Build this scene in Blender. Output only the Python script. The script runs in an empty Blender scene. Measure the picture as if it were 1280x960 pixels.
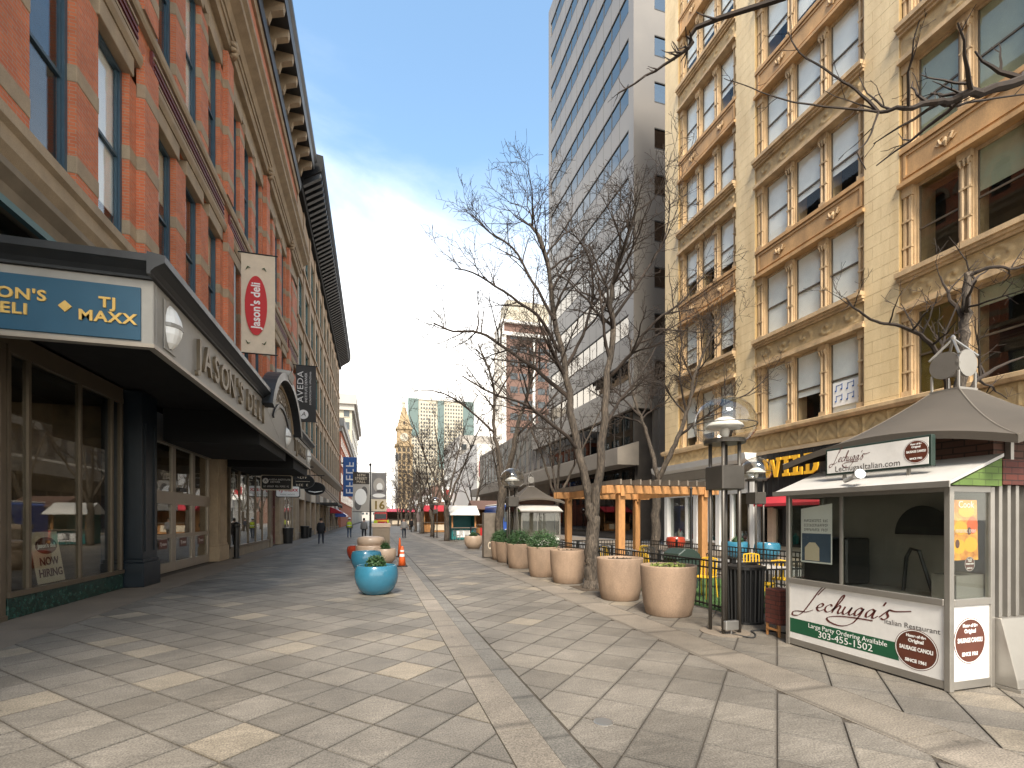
import bpy, math, random
from mathutils import Vector, Matrix
SC = bpy.context.scene
COL = SC.collection
PI = math.pi
rad = math.radians
# ---------------------------------------------------------------- camera
YAW = rad(16.1)
cam = bpy.data.cameras.new('camera')
cam.sensor_width = 36.0
cam.lens = 600.0 / 1280.0 * 36.0
cam.shift_y = 168.0 / 1280.0
cam.clip_start = 0.05
cam.clip_end = 5000
camo = bpy.data.objects.new('camera', cam)
COL.objects.link(camo)
camo.location = (0, 0, 1.75)
camo.rotation_euler = (PI / 2, 0, -YAW)
SC.camera = camo
# ---------------------------------------------------------------- sky and sun
SUN_EL, SUN_ROT = rad(50), rad(197)
world = bpy.data.worlds.new('World')
SC.world = world
world.use_nodes = True
wn, wl = world.node_tree.nodes, world.node_tree.links
wn.clear()
def W(t, **k):
    n = wn.new(t)
    for a, b in k.items():
        setattr(n, a, b)
    return n
wout, wbg = W('ShaderNodeOutputWorld'), W('ShaderNodeBackground')
sky = W('ShaderNodeTexSky', sky_type='NISHITA', sun_disc=False, sun_elevation=SUN_EL, sun_rotation=SUN_ROT)
sky.air_density, sky.dust_density, sky.ozone_density = 1.0, 0.8, 0.35
wtc, wmap, wns = W('ShaderNodeTexCoord'), W('ShaderNodeMapping'), W('ShaderNodeTexNoise')
wmap.inputs['Scale'].default_value = (1.1, 1.1, 3.2)
wmap.inputs['Location'].default_value = (3.4, 0.75, 0.2)
wns.inputs['Scale'].default_value = 1.7
wns.inputs['Detail'].default_value = 9
wns.inputs['Roughness'].default_value = 0.58
wns.inputs['Distortion'].default_value = 0.5
wsep = W('ShaderNodeSeparateXYZ')
whor = W('ShaderNodeMapRange')           # thicker cloud low down, clear overhead
whor.inputs['From Min'].default_value, whor.inputs['From Max'].default_value = 0.25, 0.70
whor.inputs['To Min'].default_value, whor.inputs['To Max'].default_value = 0.55, -0.19
wadd = W('ShaderNodeMath', operation='ADD')
wramp = W('ShaderNodeMapRange', interpolation_type='SMOOTHSTEP')
wramp.inputs['From Min'].default_value, wramp.inputs['From Max'].default_value = 0.21, 1.0
wmix = W('ShaderNodeMix', data_type='RGBA')
wmix.inputs['B'].default_value = (8.1, 7.5, 6.7, 1)
wl.new(wtc.outputs['Generated'], wmap.inputs['Vector'])
wl.new(wmap.outputs['Vector'], wns.inputs['Vector'])
wl.new(wtc.outputs['Generated'], wsep.inputs[0])
wl.new(wsep.outputs['Z'], whor.inputs['Value'])
wmul = W('ShaderNodeMath', operation='MULTIPLY'); wmul.inputs[1].default_value = 0.62
wl.new(wns.outputs['Fac'], wmul.inputs[0])
wl.new(wmul.outputs[0], wadd.inputs[0])
wl.new(whor.outputs['Result'], wadd.inputs[1])
wl.new(wadd.outputs[0], wramp.inputs['Value'])
wl.new(wramp.outputs['Result'], wmix.inputs['Factor'])
wtint = W('ShaderNodeMix', data_type='RGBA', blend_type='MULTIPLY'); wtint.inputs['Factor'].default_value = 1; wtint.inputs['B'].default_value = (0.97, 1.06, 0.98, 1)
wl.new(sky.outputs['Color'], wtint.inputs['A']); wl.new(wtint.outputs['Result'], wmix.inputs['A'])
wl.new(wmix.outputs['Result'], wbg.inputs['Color'])
wbg.inputs['Strength'].default_value = 0.15
wl.new(wbg.outputs['Background'], wout.inputs['Surface'])
sl = bpy.data.lights.new('sun', 'SUN')
sl.energy = 2.7
sl.angle = rad(16)
sl.color = (1.0, 0.90, 0.76)
so = bpy.data.objects.new('sun', sl)
COL.objects.link(so)
sdir = Vector((math.sin(SUN_ROT) * math.cos(SUN_EL), math.cos(SUN_ROT) * math.cos(SUN_EL), math.sin(SUN_EL)))
so.rotation_euler = (-sdir).to_track_quat('-Z', 'Y').to_euler()
so.location = (0, 0, 60)
SC.view_settings.view_transform = 'Standard'
SC.view_settings.look = 'None'
SC.view_settings.gamma = 1.0
SC.view_settings.use_curve_mapping = False
SC.view_settings.exposure = 1.45
SC.cycles.max_bounces = 7
SC.cycles.diffuse_bounces = 3
SC.cycles.glossy_bounces = 4
SC.cycles.transparent_max_bounces = 16

# ---------------------------------------------------------------- mesh helpers
class MB:
    """collects geometry for ONE mesh object"""
    def __init__(s):
        s.v, s.f, s.m, s.mi = [], [], [], 0
    def add(s, vs, fs):
        o = len(s.v)
        s.v.extend(vs)
        for f in fs:
            s.f.append([i + o for i in f]); s.m.append(s.mi)
        return s
    def box(s, x0, x1, y0, y1, z0, z1):
        return s.add([(x0, y0, z0), (x1, y0, z0), (x1, y1, z0), (x0, y1, z0), (x0, y0, z1), (x1, y0, z1), (x1, y1, z1), (x0, y1, z1)],
                     [(0, 3, 2, 1), (4, 5, 6, 7), (0, 1, 5, 4), (1, 2, 6, 5), (2, 3, 7, 6), (3, 0, 4, 7)])
    def poly(s, pts):
        return s.add(pts, [tuple(range(len(pts)))])
    def prism(s, pts, axis, a, b):
        """polygon pts in the two other axes (xyz order), extruded from a to b along axis"""
        def mk(p, t):
            return {'x': (t, p[0], p[1]), 'y': (p[0], t, p[1]), 'z': (p[0], p[1], t)}[axis]
        n = len(pts)
        vs = [mk(p, a) for p in pts] + [mk(p, b) for p in pts]
        fs = [tuple(range(n))[::-1], tuple(range(n, 2 * n))] + [(i, (i + 1) % n, n + (i + 1) % n, n + i) for i in range(n)]
        return s.add(vs, fs)
    def tube(s, path, rs, n=6, cap=True):
        path = [Vector(p) for p in path]
        if not hasattr(rs, '__len__'):
            rs = [rs] * len(path)
        vs, fs = [], []
        d0 = (path[1] - path[0]).normalized()
        a = d0.orthogonal().normalized()
        for i, p in enumerate(path):
            d = ((path[min(i + 1, len(path) - 1)] - path[max(i - 1, 0)])).normalized()
            a = (a - d * a.dot(d))
            a = a.normalized() if a.length > 1e-6 else d.orthogonal().normalized()
            b = d.cross(a)
            for k in range(n):
                t = 2 * PI * k / n
                vs.append(tuple(p + (a * math.cos(t) + b * math.sin(t)) * rs[i]))
        for i in range(len(path) - 1):
            for k in range(n):
                fs.append((i * n + k, i * n + (k + 1) % n, (i + 1) * n + (k + 1) % n, (i + 1) * n + k))
        if cap:
            fs.append(tuple(range(n))[::-1]); fs.append(tuple(range((len(path) - 1) * n, len(path) * n)))
        return s.add(vs, fs)
    def lathe(s, prof, n=24, cx=0, cy=0, cap=True):
        vs, fs = [], []
        for r, z in prof:
            for k in range(n):
                t = 2 * PI * k / n
                vs.append((cx + r * math.cos(t), cy + r * math.sin(t), z))
        for i in range(len(prof) - 1):
            for k in range(n):
                fs.append((i * n + k, i * n + (k + 1) % n, (i + 1) * n + (k + 1) % n, (i + 1) * n + k))
        if cap:
            fs.append(tuple(range(n))[::-1]); fs.append(tuple(range((len(prof) - 1) * n, len(prof) * n)))
        return s.add(vs, fs)
    def grid(s, fn, nu, nv):
        vs = [fn(i / nu, j / nv) for j in range(nv + 1) for i in range(nu + 1)]
        w = nu + 1
        return s.add(vs, [(j * w + i, j * w + i + 1, (j + 1) * w + i + 1, (j + 1) * w + i) for j in range(nv) for i in range(nu)])
    def mesh(s, name, mats, smooth=False):
        me = bpy.data.meshes.new(name)
        me.from_pydata(s.v, [], s.f)
        for m in (mats if isinstance(mats, (list, tuple)) else [mats]):
            me.materials.append(m)
        if max(s.m, default=0):
            me.polygons.foreach_set('material_index', s.m)
        if smooth:
            me.shade_smooth()
        me.update()
        return me

def link(name, me, parent=None, loc=(0, 0, 0), rz=0, kind=None):
    o = bpy.data.objects.new(name, me)
    COL.objects.link(o)
    o.parent = parent
    o.location = loc
    o.rotation_euler = (0, 0, rz)
    if kind:
        o['kind'] = kind
    return o
def W0(parent):                                     # offset that puts world-built parts under an unrotated root
    return tuple(-c for c in parent.location) if parent is not None and parent.parent is None else (0, 0, 0)
def part(name, mb, mat, parent, world=False, smooth=False, bevel=0, kind=None, loc=None, seg=1):
    o = link(name, mb.mesh(name, mat, smooth), parent, loc if loc is not None else (W0(parent) if world else (0, 0, 0)), 0, kind)
    if bevel:
        md = o.modifiers.new('bevel', 'BEVEL'); md.width = bevel; md.segments = seg; md.limit_method = 'ANGLE'; md.angle_limit = rad(40)
    return o
def tag(o, label, cat, group=None):
    o['label'] = label; o['category'] = cat
    if group:
        o['group'] = group
    return o
def thing(name, label, cat, loc=(0, 0, 0), group=None, rz=0):
    o = bpy.data.objects.new(name, None)
    COL.objects.link(o)
    o.location = loc; o.rotation_euler = (0, 0, rz); o.empty_display_size = 0.3
    return tag(o, label, cat, group)
def copy_tree(o, loc=None, rz=None, label=None, parent=None):
    c = o.copy(); COL.objects.link(c)
    if parent is not None:
        c.parent = parent
    if loc is not None:
        c.location = loc
    if rz is not None:
        c.rotation_euler = (0, 0, rz)
    if label:
        c['label'] = label
    for ch in o.children:
        copy_tree(ch, parent=c)
    return c
def struct(name, mb, mat, **k):
    o = part(name, mb, mat, None, **k); o['kind'] = 'structure'
    return o

# ---------------------------------------------------------------- text (flat print and cut letters)
TEXTS = []
def text(body, size, org, right, up, mat, parent, depth=0.004, align='CENTER', shear=0.0, sx=1.0, name='lettering', spacing=1.0, bold=0.0, world=False):
    cu = bpy.data.curves.new(name, 'FONT')
    cu.body, cu.size, cu.align_x, cu.shear, cu.extrude, cu.space_character = body, size, align, shear, depth / 2, spacing
    cu.align_y = 'CENTER'; cu.resolution_u = 3; cu.offset = bold
    to = bpy.data.objects.new(name, cu); COL.objects.link(to)
    r, u = Vector(right).normalized() * sx, Vector(up).normalized()
    n = Vector(right).normalized().cross(u)
    M = Matrix(((r.x, u.x, n.x, org[0]), (r.y, u.y, n.y, org[1]), (r.z, u.z, n.z, org[2]), (0, 0, 0, 1)))
    TEXTS.append((to, name, mat, parent, M, world))
def flush_texts():
    dg = bpy.context.evaluated_depsgraph_get()
    res = []
    for to, name, mat, parent, M, world in TEXTS:
        res.append(bpy.data.meshes.new_from_object(to.evaluated_get(dg)))
    for (to, name, mat, parent, M, world), me in zip(TEXTS, res):
        cu = to.data
        bpy.data.objects.remove(to); bpy.data.curves.remove(cu)
        me.transform(M); me.materials.clear(); me.materials.append(mat); me.name = name
        link(name, me, parent, W0(parent) if world else (0, 0, 0))
def marks(o, org, right, up, length, h, n, mat, seed=1, name='print_marks'):
    """lettering too small to read in the photograph: letter-like strokes only"""
    rq = random.Random(seed); mb = MB(); st = length / n
    for i in range(n):
        if rq.random() < .1:
            continue
        x0 = -length / 2 + i * st; w = st * .2
        plaque(mb, [(x0, -h / 2), (x0 + w, -h / 2), (x0 + w, h / 2), (x0, h / 2)], org, right, up, 0, .0015)
        for f in rq.sample((-.5, -.06, .36), 2):
            plaque(mb, [(x0 + w, f * h), (x0 + st * .68, f * h), (x0 + st * .68, (f + .14) * h), (x0 + w, (f + .14) * h)], org, right, up, 0, .0015)
    return part(name, mb, M[mat], o, kind='stuff')
def smooth_path(pts, k=5):
    out = []
    n = len(pts)
    for i in range(n - 1):
        p0, p1, p2, p3 = pts[max(i - 1, 0)], pts[i], pts[i + 1], pts[min(i + 2, n - 1)]
        for j in range(k):
            t = j / k
            out.append(tuple(0.5 * (2 * b + (c - a) * t + (2 * a - 5 * b + 4 * c - d) * t * t + (3 * b - a - 3 * c + d) * t ** 3) for a, b, c, d in zip(p0, p1, p2, p3)))
    out.append(tuple(pts[-1]))
    return out
def ribbon(mb, pts2, org, right, up, scale, w=0.12, nib=(0.8, 0.6), lift=0.002, slant=0.32):
    r, u = Vector(right), Vector(up)
    n = r.cross(u); o = Vector(org)
    pts = [(x + slant * y, y) for x, y in smooth_path(pts2)]
    L, Rr = [], []
    for i, (x, y) in enumerate(pts):
        a, b = pts[max(i - 1, 0)], pts[min(i + 1, len(pts) - 1)]
        dx, dy = b[0] - a[0], b[1] - a[1]
        l = math.hypot(dx, dy) or 1
        dx, dy = dx / l, dy / l
        ww = w * (0.32 + 0.9 * abs(dx * nib[1] - dy * nib[0]))
        L.append((x - dy * ww / 2, y + dx * ww / 2)); Rr.append((x + dy * ww / 2, y - dx * ww / 2))
    vs = [tuple(o + r * (p[0] * scale) + u * (p[1] * scale) + n * lift) for p in L + Rr]
    m = len(pts)
    mb.add(vs, [(m + i, m + i + 1, i + 1, i) for i in range(m - 1)])
def ellipse_pts(cx, cy, rx, ry, n=28, a0=0):
    return [(cx + rx * math.cos(2 * PI * i / n + a0), cy + ry * math.sin(2 * PI * i / n + a0)) for i in range(n)]
def plaque(mb, pts2, org, right, up, lift, thick=0.002):
    """flat shape in the plane (right, up) with a little thickness"""
    r, u = Vector(right), Vector(up); n = r.cross(u); o = Vector(org); k = len(pts2)
    vs = [tuple(o + r * x + u * y + n * (lift + thick)) for x, y in pts2] + [tuple(o + r * x + u * y + n * lift) for x, y in pts2]
    mb.add(vs, [tuple(range(k)), tuple(range(k, 2 * k))[::-1]] + [(i, k + i, k + (i + 1) % k, (i + 1) % k) for i in range(k)])

# ---------------------------------------------------------------- materials
def newmat(name):
    m = bpy.data.materials.new(name); m.use_nodes = True
    nt = m.node_tree; nt.nodes.clear()
    out = nt.nodes.new('ShaderNodeOutputMaterial')
    def N(t, **k):
        n = nt.nodes.new(t)
        for a, b in k.items():
            setattr(n, a, b)
        return n
    return m, nt, N, out, nt.links.new
def rgba(c):
    return (c[0], c[1], c[2], 1)
def pm(name, col, rough=0.7, metal=0.0, var=0.18, scale=3.0, bump=0.15, bscale=60, tint=None, coat=0, stretch=(1, 1, 1), spots=0.0, emit=None):
    """painted / stone / metal surface: two noise octaves of tone, fine relief, slight gloss changes"""
    m, nt, N, out, L = newmat(name)
    b = N('ShaderNodeBsdfPrincipled')
    g, mp = N('ShaderNodeNewGeometry'), N('ShaderNodeMapping')
    mp.inputs['Scale'].default_value = stretch
    L(g.outputs['Position'], mp.inputs['Vector'])
    n1 = N('ShaderNodeTexNoise'); n1.inputs['Scale'].default_value = scale; n1.inputs['Detail'].default_value = 6; n1.inputs['Roughness'].default_value = 0.62
    L(mp.outputs['Vector'], n1.inputs['Vector'])
    rp = N('ShaderNodeMapRange'); rp.inputs['From Min'].default_value = 0.3; rp.inputs['From Max'].default_value = 0.7
    L(n1.outputs['Fac'], rp.inputs['Value'])
    mx = N('ShaderNodeMix', data_type='RGBA')
    lo = tuple(c * (1 - var) for c in col) if tint is None else tint
    mx.inputs['A'].default_value = rgba(lo); mx.inputs['B'].default_value = rgba(tuple(min(1, c * (1 + var * 0.6)) for c in col))
    L(rp.outputs['Result'], mx.inputs['Factor'])
    last = mx.outputs['Result']
    n2 = N('ShaderNodeTexNoise'); n2.inputs['Scale'].default_value = bscale; n2.inputs['Detail'].default_value = 3
    L(mp.outputs['Vector'], n2.inputs['Vector'])
    if spots:
        r2 = N('ShaderNodeMapRange'); r2.inputs['From Min'].default_value = 0.35; r2.inputs['From Max'].default_value = 0.65
        r2.inputs['To Min'].default_value = 1 - spots; r2.inputs['To Max'].default_value = 1 + spots * 0.5
        L(n2.outputs['Fac'], r2.inputs['Value'])
        m2 = N('ShaderNodeMix', data_type='RGBA', blend_type='MULTIPLY'); m2.inputs['Factor'].default_value = 1
        L(last, m2.inputs['A']); L(r2.outputs['Result'], m2.inputs['B']); last = m2.outputs['Result']
    L(last, b.inputs['Base Color'])
    rr = N('ShaderNodeMapRange'); rr.inputs['To Min'].default_value = max(0.03, rough - 0.12); rr.inputs['To Max'].default_value = min(1, rough + 0.1)
    L(n1.outputs['Fac'], rr.inputs['Value']); L(rr.outputs['Result'], b.inputs['Roughness'])
    b.inputs['Metallic'].default_value = metal
    b.inputs['Coat Weight'].default_value = coat
    if bump:
        bp = N('ShaderNodeBump'); bp.inputs['Strength'].default_value = bump; bp.inputs['Distance'].default_value = 0.03 if bump >= 1 else 0.01
        L(n2.outputs['Fac'], bp.inputs['Height']); L(bp.outputs['Normal'], b.inputs['Normal'])
    if emit:
        b.inputs['Emission Color'].default_value = rgba(emit[0]); b.inputs['Emission Strength'].default_value = emit[1]
    L(b.outputs['BSDF'], out.inputs['Surface'])
    return m
def brickmat(name, c1, c2, mortar, bw=0.22, bh=0.075, ms=0.009, rough=0.85, bump=0.5, offset=0.5, var=0.25, along='xy'):
    """courses laid along the wall whichever way it faces (u = x + y)"""
    m, nt, N, out, L = newmat(name)
    b = N('ShaderNodeBsdfPrincipled'); g = N('ShaderNodeNewGeometry'); sp = N('ShaderNodeSeparateXYZ'); ad = N('ShaderNodeMath', operation='ADD'); cb = N('ShaderNodeCombineXYZ')
    L(g.outputs['Position'], sp.inputs[0]); L(sp.outputs['X'], ad.inputs[0]); L(sp.outputs['Y'], ad.inputs[1]); L(ad.outputs[0], cb.inputs['X']); L(sp.outputs['Z'], cb.inputs['Y'])
    t = N('ShaderNodeTexBrick'); t.offset = offset
    t.inputs['Color1'].default_value = rgba(c1); t.inputs['Color2'].default_value = rgba(c2); t.inputs['Mortar'].default_value = rgba(mortar)
    t.inputs['Scale'].default_value = 1.0; t.inputs['Mortar Size'].default_value = ms; t.inputs['Mortar Smooth'].default_value = 0.3
    t.inputs['Brick Width'].default_value = bw; t.inputs['Row Height'].default_value = bh
    L(cb.outputs[0], t.inputs['Vector'])
    n = N('ShaderNodeTexNoise'); n.inputs['Scale'].default_value = 1.3; n.inputs['Detail'].default_value = 8; n.inputs['Roughness'].default_value = 0.7
    L(g.outputs['Position'], n.inputs['Vector'])
    mr = N('ShaderNodeMapRange'); mr.inputs['From Min'].default_value = 0.25; mr.inputs['From Max'].default_value = 0.75; mr.inputs['To Min'].default_value = 1 - var; mr.inputs['To Max'].default_value = 1 + var * 0.7
    L(n.outputs['Fac'], mr.inputs['Value'])
    mx = N('ShaderNodeMix', data_type='RGBA', blend_type='MULTIPLY'); mx.inputs['Factor'].default_value = 1
    L(t.outputs['Color'], mx.inputs['A']); L(mr.outputs['Result'], mx.inputs['B']); L(mx.outputs['Result'], b.inputs['Base Color'])
    bp = N('ShaderNodeBump'); bp.invert = True; bp.inputs['Strength'].default_value = bump; bp.inputs['Distance'].default_value = 0.006
    L(t.outputs['Fac'], bp.inputs['Height']); L(bp.outputs['Normal'], b.inputs['Normal'])
    b.inputs['Roughness'].default_value = rough
    L(b.outputs['BSDF'], out.inputs['Surface'])
    return m
def glassmat(name, tint=(0.75, 0.8, 0.8), base=0.06, gain=1.0, rough=0.015, wave=0.0, gcol=(1, 1, 1)):
    m, nt, N, out, L = newmat(name)
    tr, gl, fr, mu, mx = N('ShaderNodeBsdfTransparent'), N('ShaderNodeBsdfGlossy'), N('ShaderNodeLayerWeight'), N('ShaderNodeMath', operation='MULTIPLY_ADD'), N('ShaderNodeMixShader')
    pw5 = N('ShaderNodeMath', operation='POWER'); pw5.inputs[1].default_value = 4.5; fr.inputs['Blend'].default_value = 0.5; L(fr.outputs['Facing'], pw5.inputs[0])
    tr.inputs['Color'].default_value = rgba(tint); gl.inputs['Roughness'].default_value = rough; gl.inputs['Color'].default_value = rgba(gcol)
    mu.inputs[1].default_value = gain; mu.inputs[2].default_value = base; mu.use_clamp = True
    L(pw5.outputs[0], mu.inputs[0]); L(mu.outputs[0], mx.inputs['Fac']); L(tr.outputs[0], mx.inputs[1]); L(gl.outputs[0], mx.inputs[2])
    if wave:
        g = N('ShaderNodeNewGeometry'); n = N('ShaderNodeTexNoise'); n.inputs['Scale'].default_value = 0.9; n.inputs['Detail'].default_value = 2
        bp = N('ShaderNodeBump'); bp.inputs['Strength'].default_value = wave; bp.inputs['Distance'].default_value = 0.05
        L(g.outputs['Position'], n.inputs['Vector']); L(n.outputs['Fac'], bp.inputs['Height']); L(bp.outputs['Normal'], gl.inputs['Normal'])
    L(mx.outputs[0], out.inputs['Surface'])
    return m
def pavermat(name, size, ramp, ang=45, grain=0.25, rough=0.62):
    """stone tone changes paver by paver (cell noise on the laying grid), with grain, veins and wash marks"""
    m, nt, N, out, L = newmat(name)
    b = N('ShaderNodeBsdfPrincipled'); g = N('ShaderNodeNewGeometry'); mp = N('ShaderNodeMapping')
    mp.inputs['Rotation'].default_value = (0, 0, rad(-ang)); mp.inputs['Scale'].default_value = (1, 1, 0)
    L(g.outputs['Position'], mp.inputs['Vector'])
    dv = N('ShaderNodeVectorMath', operation='DIVIDE'); dv.inputs[1].default_value = (size[0], size[1], 1)
    fl = N('ShaderNodeVectorMath', operation='FLOOR'); L(mp.outputs['Vector'], dv.inputs[0]); L(dv.outputs[0], fl.inputs[0])
    wnz = N('ShaderNodeTexWhiteNoise', noise_dimensions='3D'); L(fl.outputs[0], wnz.inputs['Vector'])
    cr = N('ShaderNodeValToRGB'); cr.color_ramp.interpolation = 'LINEAR'
    el = cr.color_ramp.elements
    for i, (p, c) in enumerate(ramp):
        e = el[i] if i < 2 else el.new(p)
        e.position = p; e.color = rgba(c)
    L(wnz.outputs['Value'], cr.inputs['Fac'])
    n1 = N('ShaderNodeTexNoise'); n1.inputs['Scale'].default_value = 0.55; n1.inputs['Detail'].default_value = 7; n1.inputs['Roughness'].default_value = 0.65
    L(g.outputs['Position'], n1.inputs['Vector'])
    r1 = N('ShaderNodeMapRange'); r1.inputs['From Min'].default_value = 0.3; r1.inputs['From Max'].default_value = 0.7; r1.inputs['To Min'].default_value = 0.60; r1.inputs['To Max'].default_value = 1.34
    L(n1.outputs['Fac'], r1.inputs['Value'])
    mp2 = N('ShaderNodeMapping'); mp2.inputs['Rotation'].default_value = (0, 0, rad(20)); mp2.inputs['Scale'].default_value = (1.2, 7, 1)
    L(g.outputs['Position'], mp2.inputs['Vector'])
    n2 = N('ShaderNodeTexNoise'); n2.inputs['Scale'].default_value = 2.2; n2.inputs['Detail'].default_value = 9; n2.inputs['Roughness'].default_value = 0.75
    L(mp2.outputs['Vector'], n2.inputs['Vector'])
    r2 = N('ShaderNodeMapRange'); r2.inputs['From Min'].default_value = 0.3; r2.inputs['From Max'].default_value = 0.7; r2.inputs['To Min'].default_value = 1 - grain; r2.inputs['To Max'].default_value = 1 + grain * 0.8
    L(n2.outputs['Fac'], r2.inputs['Value'])
    n3 = N('ShaderNodeTexNoise'); n3.inputs['Scale'].default_value = 75; n3.inputs['Detail'].default_value = 2
    L(g.outputs['Position'], n3.inputs['Vector'])
    r3 = N('ShaderNodeMapRange'); r3.inputs['From Min'].default_value = 0.3; r3.inputs['From Max'].default_value = 0.7; r3.inputs['To Min'].default_value = 0.5; r3.inputs['To Max'].default_value = 1.42
    L(n3.outputs['Fac'], r3.inputs['Value'])
    a = N('ShaderNodeMath', operation='MULTIPLY'); L(r1.outputs[0], a.inputs[0]); L(r2.outputs[0], a.inputs[1])
    a2 = N('ShaderNodeMath', operation='MULTIPLY'); L(a.outputs[0], a2.inputs[0]); L(r3.outputs[0], a2.inputs[1])
    # grime worked into the stone along its edges
    frc = N('ShaderNodeVectorMath', operation='FRACTION'); L(dv.outputs[0], frc.inputs[0])
    ctr = N('ShaderNodeVectorMath', operation='SUBTRACT'); ctr.inputs[1].default_value = (.5, .5, 0); L(frc.outputs[0], ctr.inputs[0])
    ab = N('ShaderNodeVectorMath', operation='ABSOLUTE'); L(ctr.outputs[0], ab.inputs[0])
    se = N('ShaderNodeSeparateXYZ'); L(ab.outputs[0], se.inputs[0])
    mxe = N('ShaderNodeMath', operation='MAXIMUM'); L(se.outputs['X'], mxe.inputs[0]); L(se.outputs['Y'], mxe.inputs[1])
    wob = N('ShaderNodeMath', operation='MULTIPLY_ADD'); wob.inputs[1].default_value = 0.10; L(n2.outputs['Fac'], wob.inputs[0]); L(mxe.outputs[0], wob.inputs[2])
    ed = N('ShaderNodeMapRange', interpolation_type='SMOOTHSTEP'); ed.inputs['From Min'].default_value = 0.485; ed.inputs['From Max'].default_value = 0.555; ed.inputs['To Min'].default_value = 1.0; ed.inputs['To Max'].default_value = 0.58
    L(wob.outputs[0], ed.inputs['Value'])
    a3 = N('ShaderNodeMath', operation='MULTIPLY'); L(a2.outputs[0], a3.inputs[0]); L(ed.outputs[0], a3.inputs[1])
    # trodden gum spots and a few larger spills
    for vs, lo, hi, dk in ((2.3, .055, .085, .62), (0.42, .05, .16, .74)):
        vo = N('ShaderNodeTexVoronoi', feature='F1'); vo.inputs['Scale'].default_value = vs; vo.inputs['Randomness'].default_value = 1.0
        dz = N('ShaderNodeVectorMath', operation='ADD'); sc_ = N('ShaderNodeVectorMath', operation='SCALE'); sc_.inputs['Scale'].default_value = .12 / vs
        L(n1.outputs['Color'], sc_.inputs[0]); L(g.outputs['Position'], dz.inputs[0]); L(sc_.outputs[0], dz.inputs[1]); L(dz.outputs[0], vo.inputs['Vector'])
        gm = N('ShaderNodeMapRange', interpolation_type='SMOOTHSTEP'); gm.inputs['From Min'].default_value = lo; gm.inputs['From Max'].default_value = hi; gm.inputs['To Min'].default_value = dk; gm.inputs['To Max'].default_value = 1.0
        L(vo.outputs['Distance'], gm.inputs['Value'])
        a4 = N('ShaderNodeMath', operation='MULTIPLY'); L(a3.outputs[0], a4.inputs[0]); L(gm.outputs[0], a4.inputs[1]); a3 = a4
    mx = N('ShaderNodeMix', data_type='RGBA', blend_type='MULTIPLY'); mx.inputs['Factor'].default_value = 1
    L(cr.outputs['Color'], mx.inputs['A']); L(a3.outputs[0], mx.inputs['B']); L(mx.outputs['Result'], b.inputs['Base Color'])
    rr = N('ShaderNodeMapRange'); rr.inputs['To Min'].default_value = rough - 0.18; rr.inputs['To Max'].default_value = rough + 0.18
    L(n2.outputs['Fac'], rr.inputs['Value']); L(rr.outputs[0], b.inputs['Roughness'])
    bp = N('ShaderNodeBump'); bp.inputs['Strength'].default_value = 0.25; bp.inputs['Distance'].default_value = 0.004
    L(n2.outputs['Fac'], bp.inputs['Height']); L(bp.outputs['Normal'], b.inputs['Normal'])
    L(b.outputs['BSDF'], out.inputs['Surface'])
    return m
GREYS = [(0.0, (.135, .118, .096)), (1.0, (.255, .214, .160)), (0.35, (.158, .140, .116)), (0.70, (.182, .160, .132)), (0.90, (.198, .173, .140)), (0.945, (.238, .202, .154))]
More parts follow.
